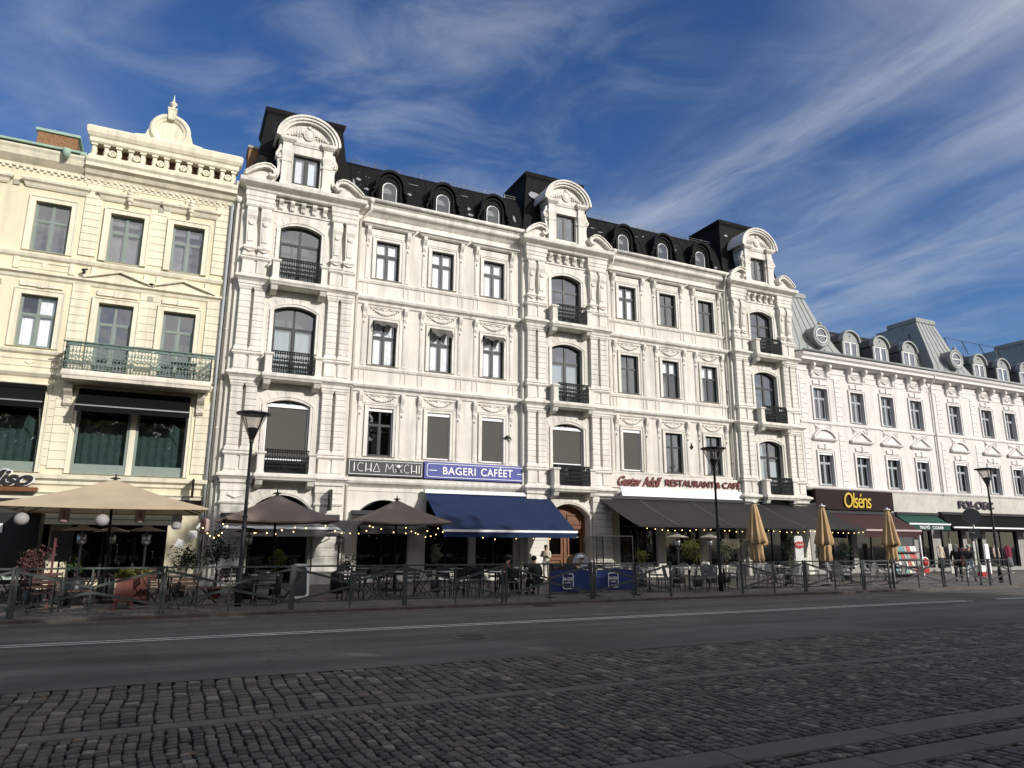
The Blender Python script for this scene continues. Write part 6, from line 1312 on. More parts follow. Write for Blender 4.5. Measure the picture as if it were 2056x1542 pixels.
# ---------------------------------------------------------------- cafe tables and chairs
M_RATTAN = mat('grey_woven_rattan', (0.20, 0.20, 0.19), 0.8, 0.25, 60, 0.003, 90); M_BRWOOD = mat('brown_slat_wood', (0.08, 0.04, 0.03), 0.6, 0.25, 8); M_BLKM = mat('black_chair_metal', (0.02, 0.02, 0.021), 0.45, 0.2, 8)
M_SLATG = mat('grey_slat', (0.06, 0.06, 0.058), 0.6, 0.2, 8)
def chair_woven():
    t = thing('woven_chair', '', 'chair', (0, 0, 0)); b = MB(); b.bbox(-0.22, 0.22, -0.20, 0.22, 0.42, 0.47, 0.015); b.build('seat', M_RATTAN, t)
    pts = [(-0.21, -0.20, 0.45), (-0.22, -0.24, 0.62), (-0.20, -0.27, 0.76), (-0.12, -0.29, 0.85), (0, -0.30, 0.88), (0.12, -0.29, 0.85), (0.20, -0.27, 0.76), (0.22, -0.24, 0.62), (0.21, -0.20, 0.45)]
    b = MB(); b.tube(pts, 0.018, 6)
    for i in range(9):
        x = -0.18+0.045*i; h = 0.86-0.9*x*x*2.2; b.bar((x, -0.205, 0.47), (x*0.95, -0.285, h), 0.020, 0.006)
    for i in range(6): z = 0.52+i*0.055; w = 0.215-0.02*max(0, i-3); b.bar((-w, -0.215-0.012*i, z), (w, -0.215-0.012*i, z), 0.006, 0.018)
    b.build('backrest', M_RATTAN, t)
    for x, y in ((-0.2, -0.18), (0.2, -0.18), (-0.2, 0.2), (0.2, 0.2)): b = MB(); b.tube([(x, y, 0.43), (x*1.1, y*1.15, 0)], 0.013, 5); b.build('leg', M_SLATG, t)
    return t
def chair_slat(m, fm):
    t = thing('slatted_chair', '', 'chair', (0, 0, 0)); b = MB()
    for i in range(5): y = -0.19+i*0.095; b.box(-0.21, 0.21, y-0.035, y+0.035, 0.435, 0.455)
    b.build('seat', m, t); b = MB()
    for i in range(3): z = 0.60+i*0.10; b.box(-0.21, 0.21, -0.27-0.012*i, -0.25-0.012*i, z-0.035, z+0.035)
    b.build('backrest', m, t)
    for x in (-0.225, 0.225):
        b = MB(); b.tube([(x, 0.22, 0), (x, -0.06, 0.40), (x, -0.29, 0.86)], 0.014, 5); b.build('leg', fm, t)
        b = MB(); b.tube([(x*0.93, -0.26, 0), (x*0.93, 0.20, 0.45)], 0.013, 5); b.build('leg', fm, t)
    return t
def chair_shell():
    t = thing('cafe_chair', '', 'chair', (0, 0, 0)); b = MB(); b.bbox(-0.22, 0.22, -0.22, 0.22, 0.43, 0.46, 0.01); b.build('seat', M_BLKM, t)
    b = MB(); vs = []
    for j in range(5):
        for i in range(7): u = -1+i/3; z = 0.56+0.075*j; vs.append((0.21*u, -0.26-0.03*(j/4)+0.05*u*u, z))
    vs2 = [(x, y+0.02, z) for x, y, z in vs]; n = len(vs); fs = []
    for j in range(4):
        for i in range(6): a = j*7+i; fs += [(a, a+1, a+8, a+7), (n+a, n+a+7, n+a+8, n+a+1)]
    b.add(vs+vs2, fs, True); b.build('backrest', M_BLKM, t)
    for sx in (-1, 1):
        b = MB(); b.tube([(sx*0.21, 0.24, 0), (sx*0.20, 0.19, 0.44)], 0.012, 5); b.build('leg', M_BLKM, t); b = MB(); b.tube([(sx*0.22, -0.27, 0), (sx*0.20, -0.20, 0.44), (sx*0.20, -0.27, 0.84)], 0.012, 5); b.build('leg', M_BLKM, t)
    b = MB(); b.tube([(-0.21, -0.24, 0.68), (-0.26, 0.0, 0.67), (-0.24, 0.15, 0.64), (-0.21, 0.19, 0.45)], 0.011, 5); b.tube([(0.21, -0.24, 0.68), (0.26, 0.0, 0.67), (0.24, 0.15, 0.64), (0.21, 0.19, 0.45)], 0.011, 5); b.build('armrest', M_BLKM, t); return t
def table_round(m=None):
    t = thing('round_table', '', 'table', (0, 0, 0)); b = MB(); b.lathe([(0.33, 0.72), (0.35, 0.725), (0.35, 0.745), (0.33, 0.75)], n=24); b.build('tabletop', m or M_STEEL, t); b = MB(); b.lathe([(0.03, 0.04), (0.03, 0.72)], n=8); b.build('pedestal', M_BLKM, t)
    for k in range(4): a = PI/4+k*PI/2; b = MB(); b.tube([(0, 0, 0.10), (0.28*math.cos(a), 0.28*math.sin(a), 0.015)], 0.015, 5); b.build('foot', M_BLKM, t)
    return t
def table_square(m):
    t = thing('square_table', '', 'table', (0, 0, 0)); b = MB(); b.bbox(-0.35, 0.35, -0.35, 0.35, 0.72, 0.75, 0.005); b.build('tabletop', m, t)
    for x in (-0.31, 0.31):
        for y in (-0.31, 0.31): b = MB(); b.box(x-0.018, x+0.018, y-0.018, y+0.018, 0, 0.72); b.build('leg', M_BLKM, t)
    return t
PCH = {'woven': chair_woven(), 'brown': chair_slat(M_BRWOOD, M_BLKM), 'grey': chair_slat(M_SLATG, M_BLKM), 'black': chair_shell()}
PTB = {'round': table_round(), 'square': table_square(mat('dark_table_top', (0.05, 0.05, 0.05), 0.35, 0.2, 5)), 'pale': table_square(mat('pale_table_top', (0.25, 0.25, 0.25), 0.4, 0.1, 5))}
used = set(); LOOK = {'woven': 'grey woven chair', 'brown': 'brown slatted chair', 'grey': 'grey slatted chair', 'black': 'black armchair'}
GRP = {'woven': 'grey woven chairs of the restaurant terrace', 'brown': 'brown slatted chairs under the sand parasol', 'grey': 'grey slatted chairs under the taupe parasols', 'black': 'black cafe chairs under the navy awning'}
def put(pool, key, x, y, rz, label, group):
    o = pool[key] if key not in used else copy_tree(pool[key]); used.add(key); o.location = (x, y, 0.08); o.rotation_euler = (0, 0, rz); o['label'] = label; o['group'] = group; return o
SIDE = [('street side of', 0, -1), ('house side of', 0, 1), ('left of', -1, 0), ('right of', 1, 0)]
rr = random.Random(21)
def setting(tk, ck, x, y, desc, sides=(0, 1, 2, 3), rot=0.0, d=0.62):
    tl = {'round': 'round steel topped table', 'square': 'dark square table', 'pale': 'pale topped square table'}[tk]
    put(PTB, tk, x, y, rot, tl+' '+desc, 'cafe tables')
    for s in sides:
        w, dx, dy = SIDE[s]; a = rot+rr.uniform(-0.3, 0.3); dd = d+rr.uniform(-.03, .10); vx, vy = dx*math.cos(rot)-dy*math.sin(rot), dx*math.sin(rot)+dy*math.cos(rot)
        ang = math.atan2(-vy, -vx)-PI/2+rr.uniform(-0.25, 0.25)
        put(PCH, ck, x+vx*dd, y+vy*dd, ang, LOOK[ck]+' '+w+' table '+desc, GRP[ck])
setting('square', 'brown', -2.35, 20.35, 'near the black cabinet', (0, 1, 3))
setting('square', 'brown', -2.9, 22.9, 'behind the red leaved plant', (0, 2))
setting('square', 'brown', -0.2, 22.8, 'beyond the planter boxes', (0, 1, 3))
setting('square', 'brown', 0.55, 20.5, 'left of the first lamp', (0, 1, 2, 3), 0.1)
setting('square', 'grey', -1.2, 25.2, 'against the yellow house wall', (0, 2, 3))
setting('pale', 'grey', 2.55, 20.55, 'right of the first lamp', (0, 1, 2, 3), -0.1)
setting('pale', 'grey', 1.9, 24.6, 'by the white piers', (0, 3))
setting('pale', 'grey', 5.0, 21.2, 'right of the menu board', (0, 1, 3))
setting('pale', 'grey', 6.6, 21.6, 'in front of the second taupe parasol', (0, 1, 2, 3), 0.15)
setting('pale', 'grey', 6.4, 24.8, 'under the second taupe parasol', (0, 2, 3))
setting('pale', 'black', 8.0, 21.0, 'left of the thin olive tree', (0, 1, 3))
setting('round', 'black', 9.3, 20.6, 'left of the seated man in red', (0, 1, 2), 0.3)
setting('round', 'black', 9.2, 23.4, 'under the left end of the navy awning', (0, 1, 3))
setting('round', 'black', 11.3, 23.8, 'under the middle of the navy awning', (0, 1, 2, 3), 0.4)
setting('square', 'black', 10.75, 21.45, 'shared by the cafe guests', (2,), 0.0)
setting('square', 'black', 12.45, 21.35, 'behind the first blue screen', (1,), 0.0)
setting('round', 'black', 13.6, 23.4, 'under the right end of the navy awning', (0, 1, 2), 0.2)
setting('round', 'woven', 15.05, 20.6, 'closest to the gap in the railing', (0, 1, 2), 0.5)
setting('round', 'woven', 16.55, 20.35, 'left of the second lamp', (0, 2, 3), -0.2)
setting('round', 'woven', 17.3, 22.2, 'behind the second lamp', (0, 1, 3), 0.4)
setting('round', 'woven', 18.6, 20.9, 'between lamp and bright folded parasol', (0, 1, 2, 3), 0.1)
setting('round', 'woven', 15.6, 22.9, 'before the pale glass screen', (0, 1, 3), 0.1)
setting('round', 'woven', 21.6, 20.9, 'right of the bright folded parasol', (0, 1, 2, 3), 0.2)
setting('round', 'woven', 20.6, 23.2, 'below the middle of the charcoal awning', (0, 1, 3), 0.3)
setting('round', 'woven', 22.9, 22.7, 'left of the second folded parasol', (0, 1, 2, 3), 0.3)
setting('round', 'woven', 25.3, 21.0, 'right of the second folded parasol', (0, 1, 2), 0.2)
setting('round', 'woven', 26.7, 23.2, 'by the white pier stand-in', (0, 1, 3), 0.6)
setting('round', 'woven', 28.9, 22.2, 'right of the third folded parasol', (0, 1, 2), 0.2)
# ---------------------------------------------------------------- plants
M_FOL = {'green': mat('leaf_green', (0.05, 0.10, 0.025), 0.6, 0.35, 14, trans=0.25), 'olive': mat('leaf_olive', (0.10, 0.115, 0.055), 0.6, 0.35, 14, trans=0.25), 'red': mat('leaf_red', (0.13, 0.055, 0.05), 0.6, 0.35, 14, trans=0.25), 'yellow': mat('leaf_yellowgreen', (0.15, 0.16, 0.03), 0.6, 0.35, 14, trans=0.25), 'dark': mat('leaf_dark', (0.025, 0.05, 0.02), 0.6, 0.35, 14, trans=0.2)}
M_BARK = mat('bark', (0.08, 0.06, 0.045), 0.9, 0.3, 12, 0.01, 20)
def leaves(mb, c, rad, n, size, seed, clumps=10, long=1.8):
    rg = np.random.default_rng(seed); cc = rg.normal(0, 1, (clumps, 3)); cc /= np.linalg.norm(cc, axis=1)[:, None]; cc *= rg.uniform(0.25, 0.95, (clumps, 1)); w = rg.uniform(0.22, 0.45, clumps)
    for i in range(n):
        k = rg.integers(clumps); p = (cc[k]+rg.normal(0, 1, 3)*w[k]*0.6)*np.array(rad)+np.array(c); d = rg.normal(0, 1, 3); d /= np.linalg.norm(d); e = np.cross(d, rg.normal(0, 1, 3)); e /= np.linalg.norm(e)
        s_ = size*rg.uniform(0.6, 1.3); a = p-d*s_*long/2; b_ = p+d*s_*long/2; m = p+np.cross(d, e)*s_*0.1
        mb.add([tuple(a), tuple(m+e*s_*0.45), tuple(b_), tuple(m-e*s_*0.45)], [(0, 1, 2, 3)])
def plant(name, label, x, y, pot, ph, c, rad, n, size, kind, seed, stem=0.0, cat='plant'):
    t = thing(name, label, cat, (x, y, 0.08)); b = MB()
    if pot == 'terracotta': b.lathe([(0.13, 0), (0.19, ph-0.05), (0.21, ph-0.05), (0.21, ph), (0.17, ph), (0.16, ph-0.04)], (x, y, 0.08), 16); pm = mat('terracotta', (0.28, 0.09, 0.05), 0.8, 0.15, 6)
    else: b.lathe([(0.16, 0), (0.2, ph), (0.17, ph), (0.16, ph-0.04)], (x, y, 0.08), 16); pm = mat('dark_pot', (0.04, 0.04, 0.042), 0.6)
    b.build('pot', pm, t); b = MB(); b.tube([(x, y, 0.08+ph-0.05), (x+0.02, y, (ph+c)/2), (x, y, c)], [0.03, 0.025, 0.02], 6)
    r_ = random.Random(seed)
    for i in range(7): a = r_.uniform(0, 6.3); b.tube([(x, y, c-rad[2]*0.6), (x+rad[0]*0.5*math.cos(a), y+rad[1]*0.5*math.sin(a), c+rad[2]*r_.uniform(-.2, .5)), (x+rad[0]*0.9*math.cos(a), y+rad[1]*0.9*math.sin(a), c+rad[2]*r_.uniform(0, .9))], [0.012, 0.008, 0.004], 4)
    b.build('stem', M_BARK, t); b = MB(); leaves(b, (x, y, c), rad, n, size, seed); b.build('foliage', M_FOL[kind], t)
plant('potted_plant', 'potted plant with pinkish red leaves left of the first patio heater', -2.75, 21.5, 'dark', 0.4, 1.15, (0.38, 0.35, 0.42), 520, 0.05, 'red', 1)
plant('potted_palm', 'dark potted palm with spiky leaves under the sand parasol', -2.1, 23.2, 'dark', 0.4, 1.15, (0.5, 0.5, 0.4), 260, 0.06, 'green', 2, cat='plant')
plant('potted_shrub', 'dark leafy shrub in a small terracotta pot left of the first lamp pole', 1.45, 22.9, 'terracotta', 0.33, 1.45, (0.42, 0.42, 0.62), 900, 0.045, 'dark', 3)
plant('potted_shrub', 'dark trailing shrub by the corner of the yellow house', 0.55, 24.2, 'dark', 0.4, 1.15, (0.55, 0.4, 0.5), 620, 0.05, 'dark', 13)
plant('potted_plant', 'small bright green bush beside the white menu cards', 3.35, 24.3, 'dark', 0.6, 1.12, (0.28, 0.26, 0.33), 520, 0.04, 'yellow', 4)
plant('olive_tree', 'slim olive tree on a thin pale trunk before the navy awning', 8.3, 23.2, 'dark', 0.4, 1.38, (0.24, 0.24, 0.36), 620, 0.032, 'olive', 5, cat='tree')
plant('potted_grass', 'pot of low spiky grass near the second taupe parasol pole', 5.9, 25.6, 'dark', 0.35, 0.95, (0.4, 0.35, 0.35), 360, 0.05, 'dark', 12)
plant('potted_tree', 'round headed small tree with olive leaves on the restaurant terrace', 18.75, 22.6, 'dark', 0.4, 1.45, (0.50, 0.48, 0.40), 1000, 0.045, 'yellow', 6, cat='tree')
plant('potted_bush', 'sparse green bush in front of the glass screen', 16.9, 23.6, 'dark', 0.4, 1.25, (0.30, 0.3, 0.38), 380, 0.045, 'yellow', 7)
plant('potted_tree', 'dim leafy tree between the second lamp and the folded parasol', 22.0, 24.6, 'dark', 0.4, 1.45, (0.5, 0.45, 0.42), 620, 0.045, 'olive', 8, cat='tree')
plant('potted_tree', 'dark leafy tree left of the second folded parasol', 23.6, 22.6, 'dark', 0.4, 1.5, (0.4, 0.4, 0.55), 620, 0.05, 'dark', 9, cat='tree')
plant('potted_tree', 'dark leafy tree between the folded parasols and the magazine rack', 28.5, 23.9, 'dark', 0.4, 1.5, (0.5, 0.45, 0.55), 620, 0.05, 'dark', 10, cat='tree')
# red planter boxes
M_TERR = mat('brick_red_planter', (0.155, 0.050, 0.038), 0.7, 0.12, 5)
for i, (x, y, l) in enumerate(((-0.74, 20.25, 'tapered brick red planter box on legs, the nearer of the pair'), (-0.44, 20.75, 'tapered brick red planter box on legs, the farther of the pair, full of green plants'))):
    t = thing('planter_box', l, 'planter', (x, y, 0.08), 0, 'brick red planter boxes'); b = MB(); z0, z1 = 0.27, 0.80
    b.add([(x-0.20, y-0.2, z0), (x+0.20, y-0.2, z0), (x+0.20, y+0.2, z0), (x-0.20, y+0.2, z0), (x-0.17, y-0.17, z1), (x+0.17, y-0.17, z1), (x+0.17, y+0.17, z1), (x-0.17, y+0.17, z1), (x-0.15, y-0.15, z1), (x+0.15, y-0.15, z1), (x+0.15, y+0.15, z1), (x-0.15, y+0.15, z1), (x-0.15, y-0.15, z1-0.06), (x+0.15, y-0.15, z1-0.06), (x+0.15, y+0.15, z1-0.06), (x-0.15, y+0.15, z1-0.06)],
          [(0, 3, 2, 1), (0, 1, 5, 4), (1, 2, 6, 5), (2, 3, 7, 6), (3, 0, 4, 7), (4, 5, 9, 8), (5, 6, 10, 9), (6, 7, 11, 10), (7, 4, 8, 11), (8, 9, 13, 12), (9, 10, 14, 13), (10, 11, 15, 14), (11, 8, 12, 15), (12, 13, 14, 15)]); b.build('box', M_TERR, t)
    for sx in (-1, 1):
        for sy in (-1, 1): b = MB(); b.bar((x+sx*0.15, y+sy*0.15, 0.27), (x+sx*0.19, y+sy*0.19, 0.08), 0.07, 0.07); b.build('leg', M_TERR, t)
    b = MB(); leaves(b, (x, y, z1+0.06), (0.25, 0.25, 0.14), 260, 0.05, 30+i, 7, 2.4); b.build('foliage', M_FOL['yellow'], t)
# ---------------------------------------------------------------- boards, screens, displays
M_DARKG = mat('slate', (0.03, 0.032, 0.034), 0.6)
t = thing('menu_board', 'white framed A board with a rounded top standing before the first taupe parasol', 'menu board', (3.55, 21.2, 0.08), 0); 
for nm, dy, ln in (('front_panel', -0.22, 0.14), ('rear_panel', 0.22, -0.14)):
    b = MB(); o_ = rrect(3.30, 3.80, 0.14, 1.08, 0.14); i_ = rrect(3.37, 3.73, 0.22, 1.0, 0.09); ring(b, o_, i_, 21.2-0.015, 21.2+0.015)
    b.v = [(x_, y_+dy*(1.1-z_)/1.0, z_) for x_, y_, z_ in b.v]; pn = b.build(nm, M_WHITEP, t)
    b = MB(); b.prism_xz(i_, 21.2-0.005, 21.2+0.005); b.v = [(x_, y_+dy*(1.1-z_)/1.0, z_) for x_, y_, z_ in b.v]; b.build('slate', M_DARKG, pn)
t = thing('round_menu_sign', 'dark half round standing sign with pale rim behind the seated guests', 'sign', (14.35, 24.0, 0.08)); b = MB(); pts = [(14.0, 0.95)]+[(14.38+0.38*math.cos(a), 0.95+0.38*math.sin(a)) for a in [0.0+PI*i/14 for i in range(15)]]
b.prism_xz(pts[1:], 23.97, 24.02); b.build('panel', mat('pale_grey_panel', (0.30, 0.31, 0.32), 0.6), t); b = MB(); b.tube([(p[0], 23.99, p[1]) for p in pts[1:]], 0.02, 5); b.box(14.35, 14.41, 23.98, 24.02, 0.08, 0.95); b.box(14.15, 14.6, 23.85, 24.15, 0.08, 0.12); b.build('stand', M_BLACKP, t)
M_SCR = mat('navy_screen_cloth', (0.022, 0.042, 0.15), 0.85, 0.08, 2, 0.004, 8)
for i, (x0, x1, l) in enumerate(((10.62, 12.08, 'navy cloth screen with the white BAGERI logo directly in front of the guests'), (12.30, 13.80, 'navy cloth screen with the white BAGERI logo beside the railing gap'))):
    y = 19.55+0.1*i; t = thing('cloth_screen', l, 'screen', ((x0+x1)/2, y, 0.08), 0, 'navy cloth wind screens'); b = MB(); n = 14; vs = []
    for a in range(n+1):
        for c_ in range(6): u = a/n; v = c_/5; vs.append((x0+0.03+(x1-x0-0.06)*u, y-0.02+0.02*math.sin(u*7+v*3)*math.sin(PI*v), 0.24+(0.64+0.02*math.cos(PI*2*(u-.5)))*v))
    b.add(vs, [(a*6+c_, (a+1)*6+c_, (a+1)*6+c_+1, a*6+c_+1) for a in range(n) for c_ in range(5)], True); b.build('cloth', M_SCR, t)
    b = MB(); 
    for X in (x0, x1): b.box(X-0.02, X+0.02, y-0.02, y+0.02, 0.08, 1.0); b.box(X-0.03, X+0.03, y-0.22, y+0.22, 0.08, 0.11)
    b.box(x0, x1, y-0.012, y+0.012, 0.90, 0.93); b.box(x0, x1, y, y+0.02, 0.20, 0.22); b.build('frame', M_BLACKP, t)
    xc = x0+(x1-x0)*0.42; g_ = MB(); yy = y-0.055; ring(g_, rrect(xc-0.19, xc+0.19, 0.32, 0.78, 0.06), rrect(xc-0.165, xc+0.165, 0.345, 0.755, 0.045), yy, yy+0.01)
    g_.mb(text_mb('BAGERI', xc-0.155, xc+0.155, 0.57, 0.66, yy+0.01, 0.008, 0, 0.02)); g_.mb(text_mb('CAF\u00c9ET', xc-0.11, xc+0.11, 0.48, 0.545, yy+0.01, 0.008, 0, 0.01)); g_.tube([(xc-0.12, yy, 0.42), (xc, yy, 0.39), (xc+0.12, yy, 0.43)], 0.006, 4); g_.build('logo', M_WHITEP, t)
def gscreen(label, x0, x1, y, z0, z1):
    t = thing('glass_screen', label, 'glass screen', ((x0+x1)/2, y, 0.08), 0, 'glass wind screens'); b = MB(); ring(b, loop(x0, x1, z0, z1), loop(x0+0.03, x1-0.03, z0+0.03, z1-0.03), y-0.02, y+0.02); b.box(x0, x1, y-0.015, y+0.015, 0.78, 0.84); b.build('frame', M_STREET, t)
    b = MB(); b.box(x0+0.03, x1-0.03, y-0.004, y+0.004, z0+0.03, z1-0.03); b.build('pane', glass_mat('screen_glass', (0.85, 0.86, 0.84), 0.01), t)
gscreen('glass wind screen in a dark frame left of the restaurant entrance pier', 15.9, 17.7, 25.3, 0.12, 2.0); gscreen('tall glass wind screen between blue and charcoal awnings', 14.9, 15.8, 24.6, 0.12, 1.95); gscreen('glass wind screen at the terrace beside the second folded parasol', 22.2, 24.0, 25.0, 0.12, 1.9)
# black cabinet at the far left of the terrace
t = thing('black_kiosk', 'tall black kiosk with pale counter at the outer end of the sand parasol', 'kiosk', (-4.2, 24.2, 0.08)); b = MB(); b.bbox(-5.4, -3.15, 23.9, 24.7, 0.78, 2.45, 0.04); b.build('hood', M_BLACKP, t); b = MB(); b.box(-5.45, -3.1, 23.75, 24.75, 0.66, 0.76); b.build('counter', mat('pale_green_counter', (0.35, 0.42, 0.36), 0.6), t); b = MB(); b.box(-5.3, -3.2, 24.0, 24.65, 0.08, 0.66); b.build('base', M_SLATG, t)
b = MB(); b.box(-4.25, -4.0, 23.88, 23.90, 1.9, 2.15); b.build('white_label', M_WHITEP, t)
t = thing('menu_stand', 'thin dark menu stand with a lit panel next to the red leaved plant', 'menu stand', (-2.42, 22.6, 0.08)); b = MB(); b.box(-2.68, -2.18, 22.58, 22.63, 1.15, 1.95); b.build('panel', M_SLATG, t); b = MB(); b.box(-2.45, -2.41, 22.6, 22.64, 0.08, 1.2); b.box(-2.6, -2.25, 22.45, 22.8, 0.08, 0.11); b.build('stand', M_BLACKP, t)
b = MB(); b.box(-2.44, -2.39, 21.2, 21.25, 0.08, 1.75); tag(b.build('wooden_post', mat('dark_red_wood', (0.10, 0.03, 0.03), 0.7)), 'thin dark red wooden post in front of the red leaved plant', 'post')
# bunting of white paper pennants
t = thing('paper_bunting', 'white square paper pennants on a string at the right edge of the sand parasol', 'bunting', (0.9, 24.5, 1.5)); b = MB(); b.tube([(1.05, 24.0, 2.2), (0.8, 24.3, 1.85), (0.35, 24.6, 1.4), (0.1, 24.7, 1.2)], 0.006, 4); b.build('string', M_BLACKP, t)
for (x, z, a, s_) in ((0.98, 2.12, 0.2, 0.13), (0.80, 1.90, 0.8, 0.16), (0.46, 1.62, 0.4, 0.17)): b = MB(); b.add([(x+s_*math.cos(a+q), 24.2, z+s_*math.sin(a+q)) for q in (0, PI/2, PI, 3*PI/2)]+[(x, 24.15, z)], [(0, 1, 4), (1, 2, 4), (2, 3, 4), (3, 0, 4)]); b.build('pennant', M_WHITEP, t)
# white board in place of the sunlit pier, magazine rack, shop displays
t = thing('lit_pier_board', 'white board standing in for the sunlit pier, carrying a red oval with white script', 'sign', (25.75, 24.0, 0.08)); b = MB(); b.prism_xz(rrect(25.50, 26.0, 0.35, 2.05, 0.12), 23.97, 24.02); b.build('panel', mat('dull_white', (0.55, 0.55, 0.53), 0.6), t)
b = MB(); b.prism_xz([(25.75+0.30*math.cos(2*PI*i/20), 1.66+0.15*math.sin(2*PI*i/20)) for i in range(20)], 23.93, 23.965); b.build('red_oval', mat('bright_red', (0.36, 0.018, 0.018), 0.5), t)
b = MB(); b.tube([(25.53+i*0.024, 23.92, 1.66+0.05*math.sin(i*1.25)) for i in range(19)], 0.010, 4); b.build('white_script', M_WHITEP, t)
for sx in (-1, 1): b = MB(); b.bar((25.75+sx*0.2, 24.0, 0.36), (25.75+sx*0.26, 24.0+sx*0.12, 0.08), 0.04); b.build('leg', M_BLACKP, t)
t = thing('magazine_rack', 'tall rack filled with pale magazines and a red round sign at its side', 'magazine rack', (34.0, 24.2, 0.08)); b = MB(); x0, x1, y = 32.7, 34.6, 24.4
b.box(x0, x1, y+0.3, y+0.34, 0.1, 2.05)
for z in (0.25, 0.6, 0.95, 1.3): b.box(x0, x1, y, y+0.3, z, z+0.02); b.box(x0, x1, y-0.02, y, z, z+0.06)
b.build('rack', M_SLATG, t); r_ = random.Random(3); cols = [mat('magazine_%s' % n_, c_, 0.5) for n_, c_ in (('white', (0.7, 0.7, 0.68)), ('teal', (0.12, 0.28, 0.28)), ('cream', (0.6, 0.55, 0.42)), ('red', (0.45, 0.06, 0.05)), ('grey', (0.3, 0.3, 0.3)))]
for z in (0.27, 0.62, 0.97, 1.32):
    X = x0+0.06
    while X < x1-0.2: b = MB(); b.box(X, X+0.2, y+0.06, y+0.07, z+0.01, z+0.29); b.v = [(a, q+(c_-z)*0.3, c_) for a, q, c_ in b.v]; b.build('magazine', r_.choice(cols), t); X += 0.235
b = MB(); b.box(x1+0.04, x1+0.10, y, y+0.06, 0.08, 2.15); b.build('white_post', M_WHITEP, t)
b = MB(); b.lathe([(0.26, 0), (0.26, 0.03)], (x1+0.25, y+0.02, 0.83), 20, ax='y'); b.build('round_sign', M_WHITEP, t); b = MB(); b.lathe([(0.21, 0), (0.21, 0.02)], (x1+0.25, y-0.01, 0.83), 20, ax='y'); b.box(x1+0.05, x1+0.45, y-0.02, y+0.02, 0.30, 0.56); b.build('red_face', mat('bright_red', (0.36, 0.018, 0.018), 0.5), t)
def mannequin(label, x, y, top, low, armc=None):
    t = thing('mannequin', label, 'mannequin', (x, y, 0.08)); b = MB(); b.lathe([(0.17, 0), (0.17, 0.03), (0.02, 0.05), (0.02, 0.85)], (x, y, 0.08), 14); b.build('stand', M_STEEL, t)
    b = MB(); b.lathe([(0.17, 0.85), (0.19, 0.95), (0.15, 1.12), (0.19, 1.35), (0.21, 1.45), (0.10, 1.52), (0.06, 1.60)], (x, y, 0.08), 14)
    for sx in (-1, 1): b.tube([(x+sx*0.19, y, 1.50), (x+sx*0.25, y-0.02, 1.25), (x+sx*0.24, y-0.08, 0.98)], [0.06, 0.055, 0.045], 8)
    b.v = [(a, y+(q-y)*0.72, c_) for a, q, c_ in b.v]; b.build('top', top, t)
    if low: b = MB(); b.lathe([(0.24, 0.35), (0.22, 0.6), (0.18, 0.93)], (x, y, 0.08), 14); b.v = [(a, y+(q-y)*0.72, c_) for a, q, c_ in b.v]; b.build('skirt', low, t)
mannequin('headless mannequin in a hooded beige winter coat beside the green awning shop', 38.9, 26.3, mat('beige_coat', (0.52, 0.46, 0.36), 0.9, 0.15, 9, 0.01, 20), M_BLACKP)
mannequin('mannequin in a burgundy top and grey skirt under the black awning', 45.6, 26.6, mat('burgundy_knit', (0.20, 0.02, 0.05), 0.9), mat('grey_skirt', (0.12, 0.12, 0.13), 0.9))
mannequin('mannequin in a pale pink blouse beside the burgundy one', 44.9, 26.9, mat('pink_blouse', (0.65, 0.50, 0.42), 0.9), None)
def board(name, label, x0, x1, y, z0, z1, m, cat='panel'): b = MB(); b.box(x0, x1, y-0.02, y+0.02, z0, z1); o = b.build(name, m); tag(o, label, cat); return o
board('info_panel', 'narrow white standing panel close to the third street lamp', 42.4, 42.75, 26.0, 0.10, 1.75, M_WHITEP); board('info_panel', 'narrow pale panel at the door under the green awning', 41.0, 41.3, 27.2, 0.10, 1.75, mat('pale_panel', (0.45, 0.45, 0.42), 0.6)); board('info_panel', 'grey panel by the shop door behind the walking couple', 43.6, 44.0, 27.4, 0.10, 1.9, mat('pale_panel', (0.45, 0.45, 0.42), 0.6))
t = thing('clothes_rail', 'clothes rail with dark red garments at the far shop door', 'clothes rail', (43.2, 27.6, 0.08)); b = MB(); b.tube([(42.5, 27.8, 0.1), (42.5, 27.8, 1.5), (43.6, 27.8, 1.5), (43.6, 27.8, 0.1)], 0.02, 6); b.build('rail', M_STEEL, t)
for i in range(7): b = MB(); X = 42.6+0.15*i; b.prism_xz([(X-0.05, 0.55), (X+0.06, 0.55), (X+0.05, 1.4), (X, 1.46), (X-0.04, 1.4)], 27.55, 28.0); b.build('garment', mat('garment_%d' % (i % 3), [(0.12, 0.012, 0.015), (0.02, 0.02, 0.03), (0.2, 0.03, 0.03)][i % 3], 0.9), t)
# small litter on tables: cups and cards
for i, (x, y, l) in enumerate(((2.6, 20.5, 'small white cup on the table right of the first lamp'), (6.7, 21.6, 'small white cup on the table in front of the second taupe parasol'), (10.78, 21.4, 'white cup on the table shared by the cafe guests'), (12.5, 21.3, 'white cup on the table behind the first blue screen'))):
    b = MB(); b.lathe([(0.025, 0), (0.04, 0.07), (0.035, 0.07), (0.022, 0.01)], (x, y, 0.83), 10); tag(b.build('cup', M_WHITEP), l, 'cup', 'white cups on the tables')
